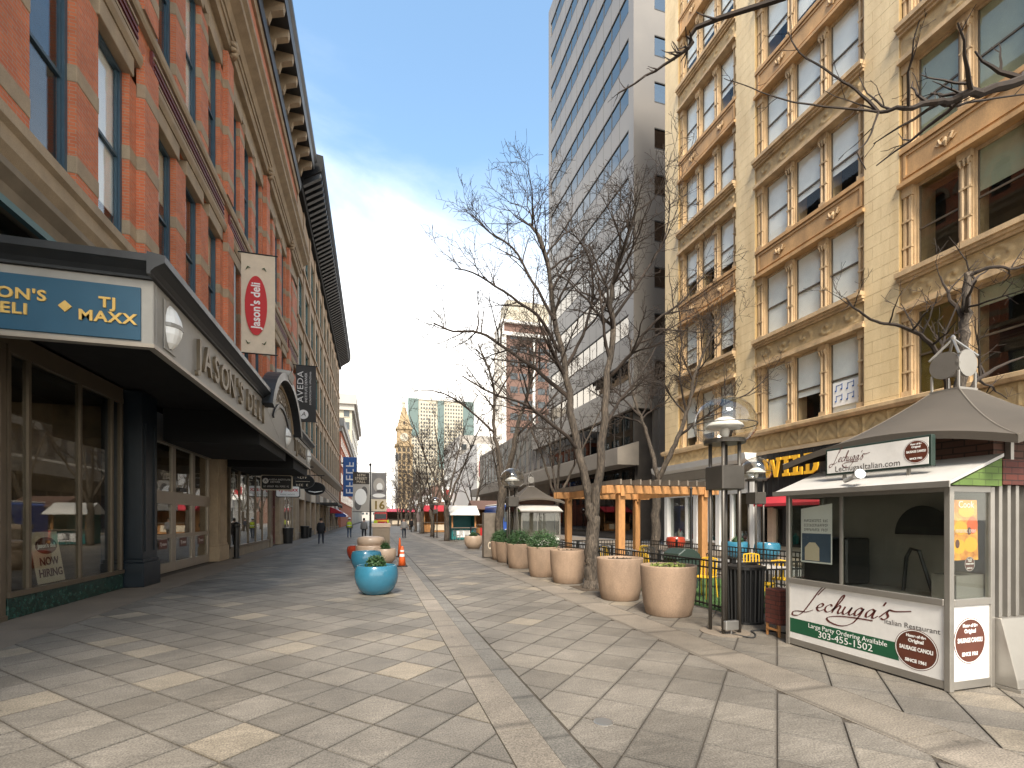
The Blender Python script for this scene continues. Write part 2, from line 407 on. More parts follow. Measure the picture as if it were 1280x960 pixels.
M = dict(
    paver=pavermat('paver_stone', (0.5, 0.5), GREYS),
    slab=pavermat('slab_stone', (0.8, 1.3), [(0.0, (.185, .158, .125)), (1.0, (.235, .20, .16))], ang=0, grain=0.16),
    slab_dark=pavermat('slab_stone_dark', (0.8, 0.9), [(0.0, (.135, .124, .106)), (1.0, (.172, .158, .136))], ang=0, grain=0.16),
    mortar=pm('joint_mortar', (.062, .050, .038), 0.95, var=0.35, scale=2.0),
    concrete=pm('sidewalk_concrete', (.18, .145, .11), 0.85, var=0.2, scale=1.2, spots=0.15),
    asphalt=pm('road_paving', (.20, .19, .18), 0.85, var=0.2, scale=0.8),
    turf=pm('turf_green', (.05, .11, .026), 0.9, var=0.4, scale=12, bump=0.8, bscale=150),
    brick_red=brickmat('red_brick', (.62, .185, .075), (.52, .14, .058), (.42, .26, .18), var=0.28),
    brick_orange=brickmat('orange_brick', (.50, .13, .045), (.42, .10, .04), (.36, .2, .13), bw=0.25, bh=0.08, var=0.2),
    brick_common=brickmat('common_brick', (.17, .10, .065), (.13, .08, .055), (.2, .16, .12), var=.35),
    stone_tan=pm('tan_sandstone', (.375, .285, .185), 0.85, var=0.25, scale=1.5, spots=0.12, bump=0.25),
    stone_dk=pm('dark_sandstone', (.225, .18, .125), 0.85, var=0.25, scale=1.5),
    maroon=pm('maroon_paint', (.15, .035, .03), 0.6, var=0.2),
    blue_frame=pm('slate_blue_paint', (.045, .085, .115), 0.45, var=0.15),
    navy=pm('navy_paint', (.006, .012, .018), 0.38, var=0.2),
    sign_blue=pm('sign_blue', (.018, .075, .125), 0.45, var=0.08, bump=0.02),
    gold=pm('gold_letters', (.68, .44, .13), 0.38, metal=0.35, var=0.1, bump=0),
    bronze=pm('bronze_letters', (.20, .155, .10), 0.45, metal=0.4, var=0.15, bump=0),
    canopy_grey=pm('canopy_grey_metal', (.30, .285, .255), 0.5, metal=0.2, var=0.12, bump=0.04),
    canopy_black=pm('canopy_black_metal', (.022, .024, .026), 0.42, var=0.2, bump=0.05),
    black=pm('black_paint', (.014, .014, .014), 0.45, var=0.2, bump=0.06),
    matte_black=pm('matte_black', (.008, .008, .008), 0.9, var=0.2, bump=0),
    marble_green=pm('green_marble', (.018, .055, .042), 0.25, var=0.8, scale=9, spots=0.5, bscale=30, bump=0),
    door_alu=pm('door_metal', (.36, .31, .25), 0.42, metal=0.35, var=0.1, bump=0.03),
    bronze_frame=pm('bronze_frame', (.14, .11, .075), 0.4, metal=0.4, var=0.15, bump=0.03),
    interior=pm('dim_interior', (.05, .042, .035), 0.9, var=0.4, scale=0.8, bump=0),
    interior_warm=pm('shop_interior', (.20, .14, .085), 0.85, var=0.5, scale=1.3, bump=0),
    white=pm('white_paint', (.74, .73, .70), 0.5, var=0.06, bump=0.04),
    white_panel=pm('white_panel', (.72, .70, .67), 0.35, var=0.12, scale=3.5, bump=0.02),
    blind=pm('window_blind', (.86, .85, .82), 0.8, var=0.06, bump=0.05),
    blind_cream=pm('cream_blind', (.55, .56, .42), 0.8, var=0.08, bump=0.05),
    ochre=pm('ochre_shade', (.22, .15, .03), 0.8, var=0.2),
    cream=pm('cream_terracotta', (.70, .55, .325), 0.55, var=0.13, scale=1.5, spots=0.08, bump=0.1, stretch=(1, 1, .22), tint=(.55, .405, .215)),
    terracotta=pm('ochre_terracotta', (.48, .285, .125), 0.65, var=0.34, scale=2.0, stretch=(1, 1, .35), spots=0.12, bump=0.2),
    terracotta_pale=pm('pale_terracotta', (.50, .35, .195), 0.65, var=0.36, scale=2.4, stretch=(1, 1, .4), spots=0.12, bump=0.2),
    frieze=pm('frieze_terracotta', (.45, .315, .155), 0.7, var=0.3, scale=2.5, spots=0.15, bump=0.25),
    joint=pm('block_joint', (.33, .22, .09), 0.9, var=0.15),
    tower=pm('tower_panel', (.20, .18, .155), 0.42, var=0.08, scale=0.25, bump=0.02),
    tower_dk=pm('podium_concrete', (.20, .175, .145), 0.75, var=0.2, scale=0.6),
    tower_joint=pm('tower_joint', (.04, .036, .03), 0.7),
    brown_glass=glassmat('brown_glass', (.10, .055, .04), base=0.04, gain=0.7),
    tower_glass=glassmat('tower_glass', (.30, .32, .34), base=0.34, gain=0.9, wave=0.12, gcol=(.74, .70, .64)),
    glass=glassmat('window_glass', (.62, .66, .66), base=0.05, gain=1.1, wave=0.02),
    glass_dark=glassmat('shop_glass', (.84, .85, .82), base=0.05, gain=1.0, wave=0.006),
    glass_clear=glassmat('clear_glass', (.88, .9, .88), base=0.02, gain=1.0),
    glass_sky=glassmat('sash_glass', (.97, .98, .97), base=0.015, gain=0.7, wave=0.03),
    dome=glassmat('acrylic_dome', (.86, .85, .82), base=0.07, gain=1.2, rough=0.03),
    teal_frame=pm('teal_paint', (.07, .15, .15), 0.5, var=0.15),
    l2_stone=pm('buff_stone', (.40, .29, .19), 0.85, var=0.2, scale=1.0),
    bark=pm('bark', (.092, .072, .054), 0.95, var=0.6, scale=9, bump=1.0, bscale=38, stretch=(1, 1, 0.22), spots=0.55),
    twig=pm('twig_bark', (.034, .023, .016), 0.9, var=0.4, scale=6, bump=0),
    planter=pm('planter_concrete', (.30, .208, .142), 0.8, var=0.24, scale=3.2, spots=0.14, bscale=90, bump=0.35, stretch=(1, 1, .45)),
    soil=pm('soil', (.07, .05, .033), 0.95, var=0.5, scale=20, bump=0.9),
    glaze_blue=pm('blue_glaze', (.035, .165, .25), 0.22, var=0.12, scale=4, coat=0.4, bump=0.03),
    glaze_red=pm('red_glaze', (.36, .045, .02), 0.25, var=0.15, coat=0.4, bump=0.03),
    glaze_cream=pm('cream_glaze', (.50, .37, .27), 0.35, var=0.15, bump=0.03),
    box_tan=pm('tan_metal_box', (.215, .165, .115), 0.6, var=0.1),
    leaf=pm('leaf_green', (.035, .085, .022), 0.6, var=0.5, scale=14, bump=0),
    leaf_lt=pm('leaf_pale', (.16, .19, .035), 0.6, var=0.5, scale=14, bump=0),
    cedar=pm('cedar_timber', (.45, .215, .075), 0.75, var=0.35, scale=4, bump=0.3, stretch=(1, 1, 0.15), spots=0.15),
    cedar_grey=pm('weathered_timber', (.17, .14, .11), 0.85, var=0.3, scale=4, bump=0.3),
    lamp_metal=pm('lamp_bronze_metal', (.10, .09, .078), 0.45, metal=0.5, var=0.15, bump=0.05),
    kiosk_metal=pm('kiosk_metal', (.30, .28, .25), 0.38, metal=0.55, var=0.12, bump=0.03),
    steel=pm('steel', (.45, .44, .42), 0.3, metal=0.8, var=0.1, bump=0),
    roof_sheet=pm('roof_sheet', (.46, .44, .41), 0.5, var=.12, scale=3),
    tent=pm('tent_fabric', (.082, .068, .053), 0.85, var=0.12, scale=2, bump=0.1),
    tent_pale=pm('tent_seam', (.17, .145, .115), 0.85, var=0.1),
    kgreen=brickmat('green_brick_sheet', (.13, .20, .045), (.10, .165, .035), (.08, .12, .03), bw=0.19, bh=0.067, ms=0.006, bump=0.8),
    kred=brickmat('red_brick_sheet', (.14, .035, .022), (.10, .028, .02), (.045, .02, .016), bw=0.19, bh=0.067, ms=0.006, bump=0.8),
    kbrown=brickmat('brown_brick_sheet', (.13, .06, .04), (.10, .05, .035), (.05, .03, .02), bw=0.22, bh=0.075, ms=0.008, bump=0.8),
    sgreen=pm('panel_green', (.01, .085, .038), 0.4, var=0.05, bump=0),
    sbrown=pm('badge_brown', (.11, .032, .018), 0.45, var=0.2, scale=6, bump=0),
    script=pm('script_maroon', (.10, .02, .016), 0.45, var=0.1, bump=0),
    ink=pm('ink_grey', (.10, .09, .085), 0.5, var=0.05, bump=0),
    print_white=pm('print_white', (.80, .79, .76), 0.5, var=0.03, bump=0),
    print_red=pm('print_red', (.52, .018, .022), 0.5, var=0.05, bump=0),
    print_cream=pm('print_cream', (.66, .56, .42), 0.7, var=0.08, bump=0.03),
    print_yellow=pm('print_yellow', (.82, .43, .03), 0.5, var=0.06, bump=0),
    print_blue=pm('print_blue', (.02, .10, .32), 0.5, var=0.06, bump=0),
    food=pm('poster_food', (.72, .36, .06), 0.5, var=0.6, scale=9, bump=0, tint=(.40, .11, .015)),
    red_awning=pm('red_awning', (.38, .02, .03), 0.8, var=0.15),
    skin=pm('skin', (.46, .27, .19), 0.55, var=0.05, bump=0),
    hair=pm('hair', (.025, .016, .01), 0.7, var=0.2, bump=0),
    cloth_black=pm('black_cloth', (.014, .014, .016), 0.9, var=0.2),
    cloth_grey=pm('grey_cloth', (.22, .21, .205), 0.9, var=0.15),
    cloth_navy=pm('navy_cloth', (.03, .035, .05), 0.9, var=0.15),
    denim=pm('denim', (.07, .10, .15), 0.9, var=0.15),
    hivis=pm('hivis', (.52, .62, .03), 0.8, var=0.08),
    orange=pm('cone_orange', (.75, .12, .02), 0.5, var=0.08, bump=0),
    rubber=pm('rubber', (.02, .02, .02), 0.8, var=0.1, bump=0),
    yellow_chair=pm('yellow_plastic', (.70, .42, .02), 0.4, var=0.06, bump=0),
    metal_green=pm('dark_green_metal', (.018, .035, .026), 0.5, var=0.1),
    vehicle_red=pm('vehicle_red', (.42, .022, .018), 0.3, var=0.08, coat=0.3, bump=0),
    vehicle_blue=pm('vehicle_blue', (.02, .07, .30), 0.35, var=0.08, coat=0.3, bump=0),
    teal=pm('teal_panel', (.01, .16, .16), 0.5, var=0.1),
    dnf=pm('golden_brick', (.30, .215, .12), 0.8, var=0.12, scale=0.1, bump=0),
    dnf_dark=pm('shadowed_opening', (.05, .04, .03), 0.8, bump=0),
    far_cream=pm('far_cream', (.42, .375, .29), 0.8, var=0.08, scale=0.05, bump=0),
    far_teal=glassmat('far_teal_glass', (.06, .13, .12), base=0.22, gain=1.0, gcol=(.62, .80, .76)),
    far_window=pm('far_window', (.055, .065, .07), 0.2, var=0.2, bump=0),
    far_brown=pm('far_brown', (.145, .08, .058), 0.7, var=0.15, scale=0.2, bump=0),
    far_white=pm('far_white', (.66, .63, .58), 0.7, var=0.06, scale=0.2, bump=0),
    far_grey=pm('far_grey', (.40, .37, .33), 0.8, var=0.1, scale=0.1, bump=0),
    lit=pm('lit_lamp', (.9, .85, .75), 0.5, var=0, bump=0, emit=((1, .86, .66), 4.0)),
    sconce=pm('sconce_glass', (.80, .79, .75), 0.35, var=0.05, bump=0),
)
# ================================================================ ground
R = random.Random(11)
struct('ground', MB().box(-900, 900, -300, 1500, -1.0, -0.06), M['asphalt'])
paving = struct('pavement', MB().box(-6.6, 18.2, -12, 420, -0.055, -0.012), M['mortar'])
def clip(poly, axis, lim, keep_less):
    out = []
    for i, p in enumerate(poly):
        q = poly[(i + 1) % len(poly)]
        pin = (p[axis] <= lim) if keep_less else (p[axis] >= lim)
        qin = (q[axis] <= lim) if keep_less else (q[axis] >= lim)
        if pin:
            out.append(p)
        if pin != qin:
            t = (lim - p[axis]) / (q[axis] - p[axis])
            out.append((p[0] + (q[0] - p[0]) * t, p[1] + (q[1] - p[1]) * t))
    return out
TS, JT = 0.5, 0.010
c45 = math.sqrt(0.5)
tiles = []
def collect(x0, x1, y0, y1, mat):
    n = int((abs(x1) + abs(x0) + y1 - y0) / TS) + 40
    for i in range(-n, n):
        for j in range(-n, n):
            cx, cy = (i + .5) * TS, (j + .5) * TS
            wx, wy = c45 * (cx - cy), c45 * (cx + cy)
            if not (x0 - .4 < wx < x1 + .4 and y0 - .4 < wy < y1 + .4):
                continue
            sq = []
            for a, b in ((0, 0), (1, 0), (1, 1), (0, 1)):
                px, py = (i + a) * TS + (JT / 2 if a == 0 else -JT / 2), (j + b) * TS + (JT / 2 if b == 0 else -JT / 2)
                sq.append((c45 * (px - py), c45 * (px + py)))
            full = all(x0 < p[0] < x1 and y0 < p[1] < y1 for p in sq)
            if not full:
                for ax, lim, less in ((0, x0 + JT / 2, False), (0, x1 - JT / 2, True), (1, y0, False), (1, y1, True)):
                    sq = clip(sq, ax, lim, less)
                    if len(sq) < 3:
                        break
                if len(sq) < 3:
                    continue
                ar = abs(sum(sq[k][0] * sq[(k + 1) % len(sq)][1] - sq[(k + 1) % len(sq)][0] * sq[k][1] for k in range(len(sq)))) / 2
                if ar < 0.004:
                    continue
            t = wx * math.sin(YAW) + wy * math.cos(YAW)
            lat = wx * math.cos(YAW) - wy * math.sin(YAW)
            vis = t > 3.2 and abs(lat) < 1.1 * t
            tiles.append((t if vis else 1e6, wx, wy, sq, full, mat))
collect(-4.8, 0.965, -6, 60, 'paver')
collect(1.545, 3.96, -6, 60, 'paver')
collect(4.6, 12.0, -6, 60, 'paver')
tiles.sort(key=lambda q: q[0])
def tile_geo(mb, sq, ox, oy, z):
    k = len(sq); e = 0.004
    mx, my = sum(p[0] for p in sq) / k, sum(p[1] for p in sq) / k
    top = [(p[0] - ox + (mx - p[0]) * e / .35, p[1] - oy + (my - p[1]) * e / .35, z) for p in sq]
    mid = [(p[0] - ox, p[1] - oy, z - .003) for p in sq]
    bot = [(p[0] - ox, p[1] - oy, -0.014) for p in sq]
    mb.add(top + mid + bot, [tuple(range(k))] + [(i + k, (i + 1) % k + k, (i + 1) % k, i) for i in range(k)] + [(i + 2 * k, (i + 1) % k + 2 * k, (i + 1) % k + k, i + k) for i in range(k)])
shared = {}
rest = {}
for n, (key, wx, wy, sq, full, mat) in enumerate(tiles):
    z = R.uniform(-.0022, .0022)
    if n < 300:
        if full:
            if mat not in shared:
                mb = MB(); tile_geo(mb, sq, wx, wy, 0); shared[mat] = mb.mesh('paver', M[mat])
            link('paver', shared[mat], paving, (wx, wy, z))
        else:
            mb = MB(); tile_geo(mb, sq, wx, wy, 0)
            link('paver', mb.mesh('paver', M[mat]), paving, (wx, wy, z))
    else:
        tile_geo(rest.setdefault(mat, MB()), sq, 0, 0, z)
for mat, mb in rest.items():
    part('far_pavers', mb, M[mat], paving, kind='stuff')
def slabs(x0, x1, step, mat, name, y1=60, z=0.0):
    mb = MB().box(x0 + .004, x1 - .004, -step / 2 + .004, step / 2 - .004, -0.014, 0)
    me = mb.mesh(name, M[mat])
    y = -5
    far = MB()
    while y < y1:
        if 1.0 < y < 22:
            link(name, me, paving, (0, y + step / 2, z + R.uniform(-.0015, .0015)))
        else:
            far.box(x0 + .004, x1 - .004, y + .004, y + step - .004, -0.014, z)
        y += step
    part('far_' + name, far, M[mat], paving, kind='stuff')
slabs(0.965, 1.30, 1.1, 'slab', 'kerb_slab', z=0.003)
slabs(1.30, 1.53, 0.9, 'slab_dark', 'gutter_slab', z=-0.004)
slabs(3.96, 4.6, 1.3, 'slab', 'band_slab')
slabs(-6.04, -4.8, 1.6, 'concrete', 'sidewalk_slab', y1=120)
part('far_paving_sheet', MB().box(-4.8, 12.0, 60, 420, -0.012, -0.002), M['slab_dark'], paving)
part('roadway', MB().box(12.0, 14.6, -10, 420, -0.012, 0.0), M['asphalt'], paving)
part('sidewalk', MB().box(14.6, 17.8, -10, 420, -0.012, 0.09), M['concrete'], paving)
# brown gum spots, a round cover and damp stains are part of the stone; the round valve cover lies in the paving
cover = MB().lathe([(0.085, -0.01), (0.085, 0.004), (0.07, 0.006), (0.0001, 0.006)], 20, 1.9, 3.75)
part('valve_cover', cover, M['steel'], paving)
turf = thing('artificial_turf', 'green artificial turf mat laid inside the black patio railings', 'turf', (7.9, 11.6, 0))
part('backing', MB().box(6.25, 9.6, 7.2, 16.0, 0.002, 0.012), M['turf'], turf, world=True)
mb = MB(); rr = random.Random(3)
for _ in range(9000):
    x, y = rr.uniform(6.26, 9.59), 7.2 + 8.8 * rr.random() ** 1.6
    a, h, w = rr.uniform(0, 6.28), rr.uniform(.02, .042), .004
    dx, dy = math.cos(a) * w, math.sin(a) * w
    lx, ly = rr.uniform(-.012, .012), rr.uniform(-.012, .012)
    mb.add([(x - dx, y - dy, .011), (x + dx, y + dy, .011), (x + lx, y + ly, .011 + h)], [(0, 1, 2)])
part('grass_blades', mb, M['turf'], turf, world=True, kind='stuff')
# ================================================================ red brick building on the left
R = random.Random(5)
FX = -6.04
L1 = thing('brick_building', 'red brick building with tan stone bands and blue window frames over the long canopy', 'building', (FX, 22, 0))
PIL = [0.2, 7.8, 15.4, 23.0, 30.6, 38.2]
Y0, Y1 = -3.4, 42.8
part('wall', MB().box(-16, -6.75, Y0, Y1, 7.2, 31.0), M['interior'], L1, world=True)
# window slots: three per bay
wins = []
for i, p in enumerate(PIL):
    q = PIL[i + 1] if i + 1 < len(PIL) else p + 7.6
    mid = (p + q) / 2
    for k in (-1, 0, 1):
        c = mid + k * 2.28
        if c + .8 < Y1 - .3:
            wins.append(c)
WW = 1.45
piers = []
prev = Y0
for c in wins:
    piers.append((prev, c - WW / 2)); prev = c + WW / 2
piers.append((prev, Y1))
FL = [(8.5, 13.2), (15.3, 20.4)]
BAND, STEP = 0.37, 1.93
for z0, z1 in FL:
    for a, b in piers:
        pr = part('pier', MB().box(FX - .36, FX, a, b, z0, z1), M['brick_red'], L1, world=True)
        z = z0 + 0.55
        while z < z1 - .3:
            part('stone_band', MB().box(FX - .35, FX + .014, a - .012, b + .012, z, z + BAND), M['stone_tan'], pr, bevel=0.012)
            z += STEP
    for p in PIL:
        pr = part('pilaster', MB().box(FX, FX + .2, p - .42, p + .42, z0, z1 + .9), M['brick_red'], L1, world=True)
        z = z0 + 0.55
        while z < z1 + .5:
            part('stone_band', MB().box(FX + .002, FX + .214, p - .434, p + .434, z, z + BAND), M['stone_tan'], pr, bevel=0.012)
            z += STEP
def sash(h, w, nm, fm, gm, bar=0.5, d=0.0, fw=.10):
    """window built round (0,0,0) = bottom centre of the opening on the wall plane, facing +x"""
    f = MB()
    f.box(-.30, -.16, -w / 2, -w / 2 + fw, 0, h).box(-.30, -.16, w / 2 - fw, w / 2, 0, h).box(-.30, -.16, -w / 2 + fw, w / 2 - fw, h - fw, h).box(-.30, -.14, -w / 2 + fw, w / 2 - fw, 0, fw * .8)
    fme = f.mesh(nm, M[fm])
    s = MB().box(-.285, -.20, -w / 2 + fw, w / 2 - fw, h * bar - .04, h * bar + .04)
    s.box(-.27, -.21, -w / 2 + fw, -w / 2 + fw + .045, fw * .8, h - fw).box(-.27, -.21, w / 2 - fw - .045, w / 2 - fw, fw * .8, h - fw)
    sme = s.mesh('sash', M[fm])
    g1 = MB().box(-.262, -.252, -w / 2 + fw, w / 2 - fw, fw * .8, h * bar - .04).mesh('pane', M[gm])
    g2 = MB().box(-.242, -.232, -w / 2 + fw, w / 2 - fw, h * bar + .04, h - fw).mesh('pane', M[gm])
    return fme, sme, g1, g2
def put_sash(parts, parent, loc, blind=None, rz=0):
    base = Vector(loc) - Vector(parent.location)
    w = link('window', parts[0], parent, base, rz)
    link('sash', parts[1], w); link('pane', parts[2], w); link('pane', parts[3], w)
    if blind:
        link('blind', blind, w)
    return w
for fi, (z0, z1) in enumerate(FL):
    S = sash(z1 - z0, WW, 'window', 'blue_frame', 'glass_sky', 0.52)
    bl = [MB().box(-.34, -.32, -WW / 2 + .06, WW / 2 - .06, (z1 - z0) * (1 - k), z1 - z0).mesh('blind', M['blind_cream' if k < .7 else 'blind']) for k in (.35, .55, .8)]
    for c in wins:
        put_sash(S, L1, (FX, c, z0), R.choice([None, bl[0], bl[1], bl[2], None]))
        part('lintel', MB().box(FX - .3, FX + .07, c - WW / 2 - .1, c + WW / 2 + .1, z1, z1 + .48), M['stone_tan'], L1, world=True, bevel=.015)
# stone courses running the whole front: sill band, spandrel panels, cornices
def run(name, prof, mat, a=Y0, b=Y1):
    return part(name, MB().prism(prof, 'y', a, b), M[mat], L1, world=True)
run('sill_band', [(FX - .4, 7.75), (FX + .1, 7.75), (FX + .22, 7.95), (FX + .22, 8.22), (FX + .30, 8.3), (FX + .30, 8.5), (FX - .4, 8.5)], 'stone_tan')
run('sill_moulding', [(FX - .4, 7.25), (FX - .02, 7.25), (FX + .02, 7.45), (FX + .16, 7.62), (FX + .16, 7.75), (FX - .4, 7.75)], 'stone_dk')
run('spandrel_wall', [(FX - .4, 13.68), (FX - .03, 13.68), (FX - .03, 15.02), (FX - .4, 15.02)], 'brick_red')
run('head_band', [(FX - .4, 13.69), (FX + .1, 13.69), (FX + .16, 13.85), (FX + .16, 14.0), (FX - .4, 14.0)], 'stone_tan')
run('sill_band', [(FX - .4, 15.02), (FX + .1, 15.02), (FX + .14, 15.12), (FX + .14, 15.3), (FX - .4, 15.3)], 'stone_tan')
for i, p in enumerate(PIL):
    a, b = p + .44, min(PIL[i + 1] - .44 if i + 1 < len(PIL) else Y1 - .1, Y1 - .1)
    pn = part('spandrel_panel', MB().box(FX - .02, FX + .05, a, b, 14.1, 14.95), M['maroon'], L1, world=True)
    for k in range(4):
        z = 14.2 + k * .19
        part('rail', MB().box(FX + .05, FX + .09, a + .05, b - .05, z, z + .07), M['stone_tan' if k in (0, 3) else 'maroon'], pn)
run('frieze_wall', [(FX - .4, 20.88), (FX - .01, 20.88), (FX - .01, 21.6), (FX - .4, 21.6)], 'stone_tan')
run('architrave', [(FX - .4, 21.6), (FX + .22, 21.6), (FX + .28, 21.9), (FX + .34, 21.9), (FX + .34, 22.15), (FX - .4, 22.15)], 'stone_tan')
run('main_cornice', [(FX - .4, 22.15), (FX + .4, 22.15), (FX + .5, 22.5), (FX + .85, 22.75), (FX + .85, 23.05), (FX + 1.0, 23.2), (FX + 1.0, 23.4), (FX - .4, 23.6)], 'stone_tan')
cap = MB()
for k in range(7):
    a = 2 * PI * k / 7
    cap.tube([(.1 + .02 * math.cos(3 * a), .26 * math.cos(a), .38 + .3 * math.sin(a)), (.24, .16 * math.cos(a), .38 + .2 * math.sin(a)), (.30, .05 * math.cos(a), .38 + .05 * math.sin(a))], [.10, .085, .03], 6)
cap.tube([(.05, 0, .05), (.28, 0, .38), (.2, 0, .72)], [.1, .13, .1], 7)
capm = cap.mesh('capital', M['stone_tan'], True)
for p in PIL:
    link('capital', capm, L1, (.15, p - 22, 21.35))
# top storey with round arches
AZ0, AZ1 = 23.6, 28.4
arch = MB()
cells = []
n = int((Y1 - Y0) / 1.9)
cw = (Y1 - Y0) / n
for i in range(n):
    a = Y0 + i * cw; c = a + cw / 2; b = a + cw; r = .58; zs, zb = 26.2, 24.3
    pts = [(c + r * math.cos(PI - PI * k / 10), zs + r * math.sin(PI - PI * k / 10)) for k in range(11)]
    X = FX - .02
    arch.poly([(X, a, AZ0), (X, b, AZ0), (X, b, zb), (X, a, zb)])
    arch.poly([(X, a, zb), (X, c - r, zb), (X, c - r, zs), (X, a, zs)])
    arch.poly([(X, c + r, zb), (X, b, zb), (X, b, zs), (X, c + r, zs)])
    top = [(a, zs)] + pts + [(b, zs), (b, AZ1), (a, AZ1)]
    for k in range(10):
        y_a, y_b = a + (b - a) * k / 10, a + (b - a) * (k + 1) / 10
        arch.poly([(X, pts[k][0], pts[k][1]), (X, pts[k + 1][0], pts[k + 1][1]), (X, y_b, AZ1), (X, y_a, AZ1)])
        arch.poly([(X, pts[k][0], pts[k][1]), (X - .4, pts[k][0], pts[k][1]), (X - .4, pts[k + 1][0], pts[k + 1][1]), (X, pts[k + 1][0], pts[k + 1][1])])
    arch.poly([(X, a, zs), pts and (X, pts[0][0], zs), (X, a, AZ1)])
    arch.poly([(X, pts[-1][0], zs), (X, b, zs), (X, b, AZ1)])
    arch.box(X - .4, X - .001, c - r - .001, c - r, zb, zs).box(X - .4, X - .001, c + r, c + r + .001, zb, zs)
    cells.append((c, r, zs, zb))
part('attic_wall', arch, M['brick_red'], L1, world=True)
hood = MB()
for k in range(11):
    a = PI - PI * k / 10
    hood.v += [(0, .60 * math.cos(a), .60 * math.sin(a)), (.1, .60 * math.cos(a), .60 * math.sin(a)), (.1, .84 * math.cos(a), .84 * math.sin(a)), (0, .84 * math.cos(a), .84 * math.sin(a))]
for k in range(10):
    for j in range(4):
        hood.f.append([k * 4 + j, k * 4 + (j + 1) % 4, k * 4 + 4 + (j + 1) % 4, k * 4 + 4 + j]); hood.m.append(0)
hood.box(0, .12, -.86, -.58, -.25, 0).box(0, .12, .58, .86, -.25, 0)
hm = hood.mesh('arch_hood', M['stone_tan'])
agl = MB().box(-.3, -.28, -.58, .58, -1.9, .6).mesh('pane', M['glass'])
aw = MB().box(-.28, -.2, -.58, -.5, -1.9, .0).box(-.28, -.2, .5, .58, -1.9, 0).box(-.28, -.2, -.5, .5, -.05, .03).mesh('window', M['blue_frame'])
for c, r, zs, zb in cells:
    link('arch_hood', hm, L1, (-.02, c - 22, zs))
    w = link('window', aw, L1, (0, c - 22, zs)); link('pane', agl, w)
run('attic_band', [(FX - .4, 28.4), (FX + .12, 28.4), (FX + .2, 28.7), (FX - .4, 28.7)], 'stone_tan')
# bracketed black roof cornice
run('cornice_base', [(FX - .4, 28.7), (FX + .3, 28.7), (FX + .36, 29.3), (FX - .4, 29.3)], 'canopy_black')
run('roof_cornice', [(FX - .4, 30.6), (FX + 1.3, 30.6), (FX + 1.38, 30.9), (FX + 1.38, 31.15), (FX + 1.54, 31.35), (FX + 1.54, 31.7), (FX - .4, 31.9)], 'canopy_black')
run('cornice_back', [(FX - .4, 29.3), (FX + .2, 29.3), (FX + .2, 30.6), (FX - .4, 30.6)], 'canopy_black')
bk = MB().prism([(0.2, 29.45), (.42, 29.5), (.55, 29.95), (1.18, 30.2), (1.25, 30.6), (.2, 30.6)], 'y', -.2, .2).mesh('bracket', M['stone_tan'])
y = Y0 + .4
while y < Y1:
    link('bracket', bk, L1, (0, y - 22, 0)); y += 1.55
# ---------------- ground floor shopfronts
part('shop_back_wall', MB().box(-11.2, -11.0, Y0, Y1, 0, 7.2), M['interior_warm'], L1, world=True)
part('shop_floor', MB().box(-11.0, -6.5, Y0, Y1, -.005, .02), M['interior'], L1, world=True)
part('shop_ceiling', MB().box(-11.0, -6.5, Y0, Y1, 4.6, 4.75), M['interior'], L1, world=True)
for y in (9.5, 14.6, 16.6, 23.4, 33.0):
    part('party_wall', MB().box(-10.98, -6.56, y, y + .18, 0.021, 4.59), M['interior_warm'], L1, world=True)
part('clerestory_glass', MB().box(-6.42, -6.40, Y0, Y1, 5.0, 7.25), M['glass_dark'], L1, world=True)
part('clerestory_rail', MB().box(-6.46, -6.36, Y0, Y1, 4.75, 5.0), M['navy'], L1, world=True)
part('green_trim', MB().box(FX - .12, FX + .0, Y0, Y1, 7.12, 7.25), M['teal_frame'], L1, world=True)
for x, y in ((-8.2, 12.0), (-8.4, 13.6), (-8.3, 17.8), (-8.3, 19.4), (-8.3, 21.2), (-8.2, 25.5), (-8.2, 28), (-8.2, 30.5)):
    part('ceiling_lamp', MB().lathe([(.16, 4.56), (.16, 4.595)], 14, x, y), M['lit'], L1, world=True)
def shopfront(y0, y1, x, zb, zt, posts, fm, gm, base, bh, rails=(), pw=.07, name='shop_window'):
    o = part(name, MB().box(x - .08, x + .03, y0, y1, zt, zt + .12), M[fm], L1, world=True)
    part('sill', MB().box(x - .08, x + .05, y0, y1, bh, bh + .09), M[fm], o)
    if bh > 0:
        part('stall_riser', MB().box(x - .15, x + .02, y0, y1, 0.0, bh), M[base], o, bevel=.01)
    ps = sorted(posts)
    for p in ps:
        part('mullion', MB().box(x - .07, x + .025, p - pw / 2, p + pw / 2, bh + .09, zt), M[fm], o)
    for a, b in zip(ps[:-1], ps[1:]):
        cuts = [bh + .09] + list(rails) + [zt]
        for r in rails:
            part('transom', MB().box(x - .06, x + .02, a + pw / 2, b - pw / 2, r - .04, r + .04), M[fm], o)
        for c0, c1 in zip(cuts[:-1], cuts[1:]):
            part('pane', MB().box(x - .03, x - .018, a + pw / 2, b - pw / 2, c0 + (.04 if c0 in rails else 0), c1 - (.04 if c1 in rails else 0)), M[gm], o)
    return o
deli = shopfront(10.3, 14.25, FX, .38, 4.62, [10.34, 10.85, 12.45, 13.75, 14.2], 'bronze_frame', 'glass_dark', 'marble_green', .38)
shopfront(8.4, 10.28, FX - .02, 0, 4.62, [8.44, 10.22], 'bronze_frame', 'glass_dark', 'marble_green', 0.0, rails=(2.95,), pw=.12, name='deli_door')
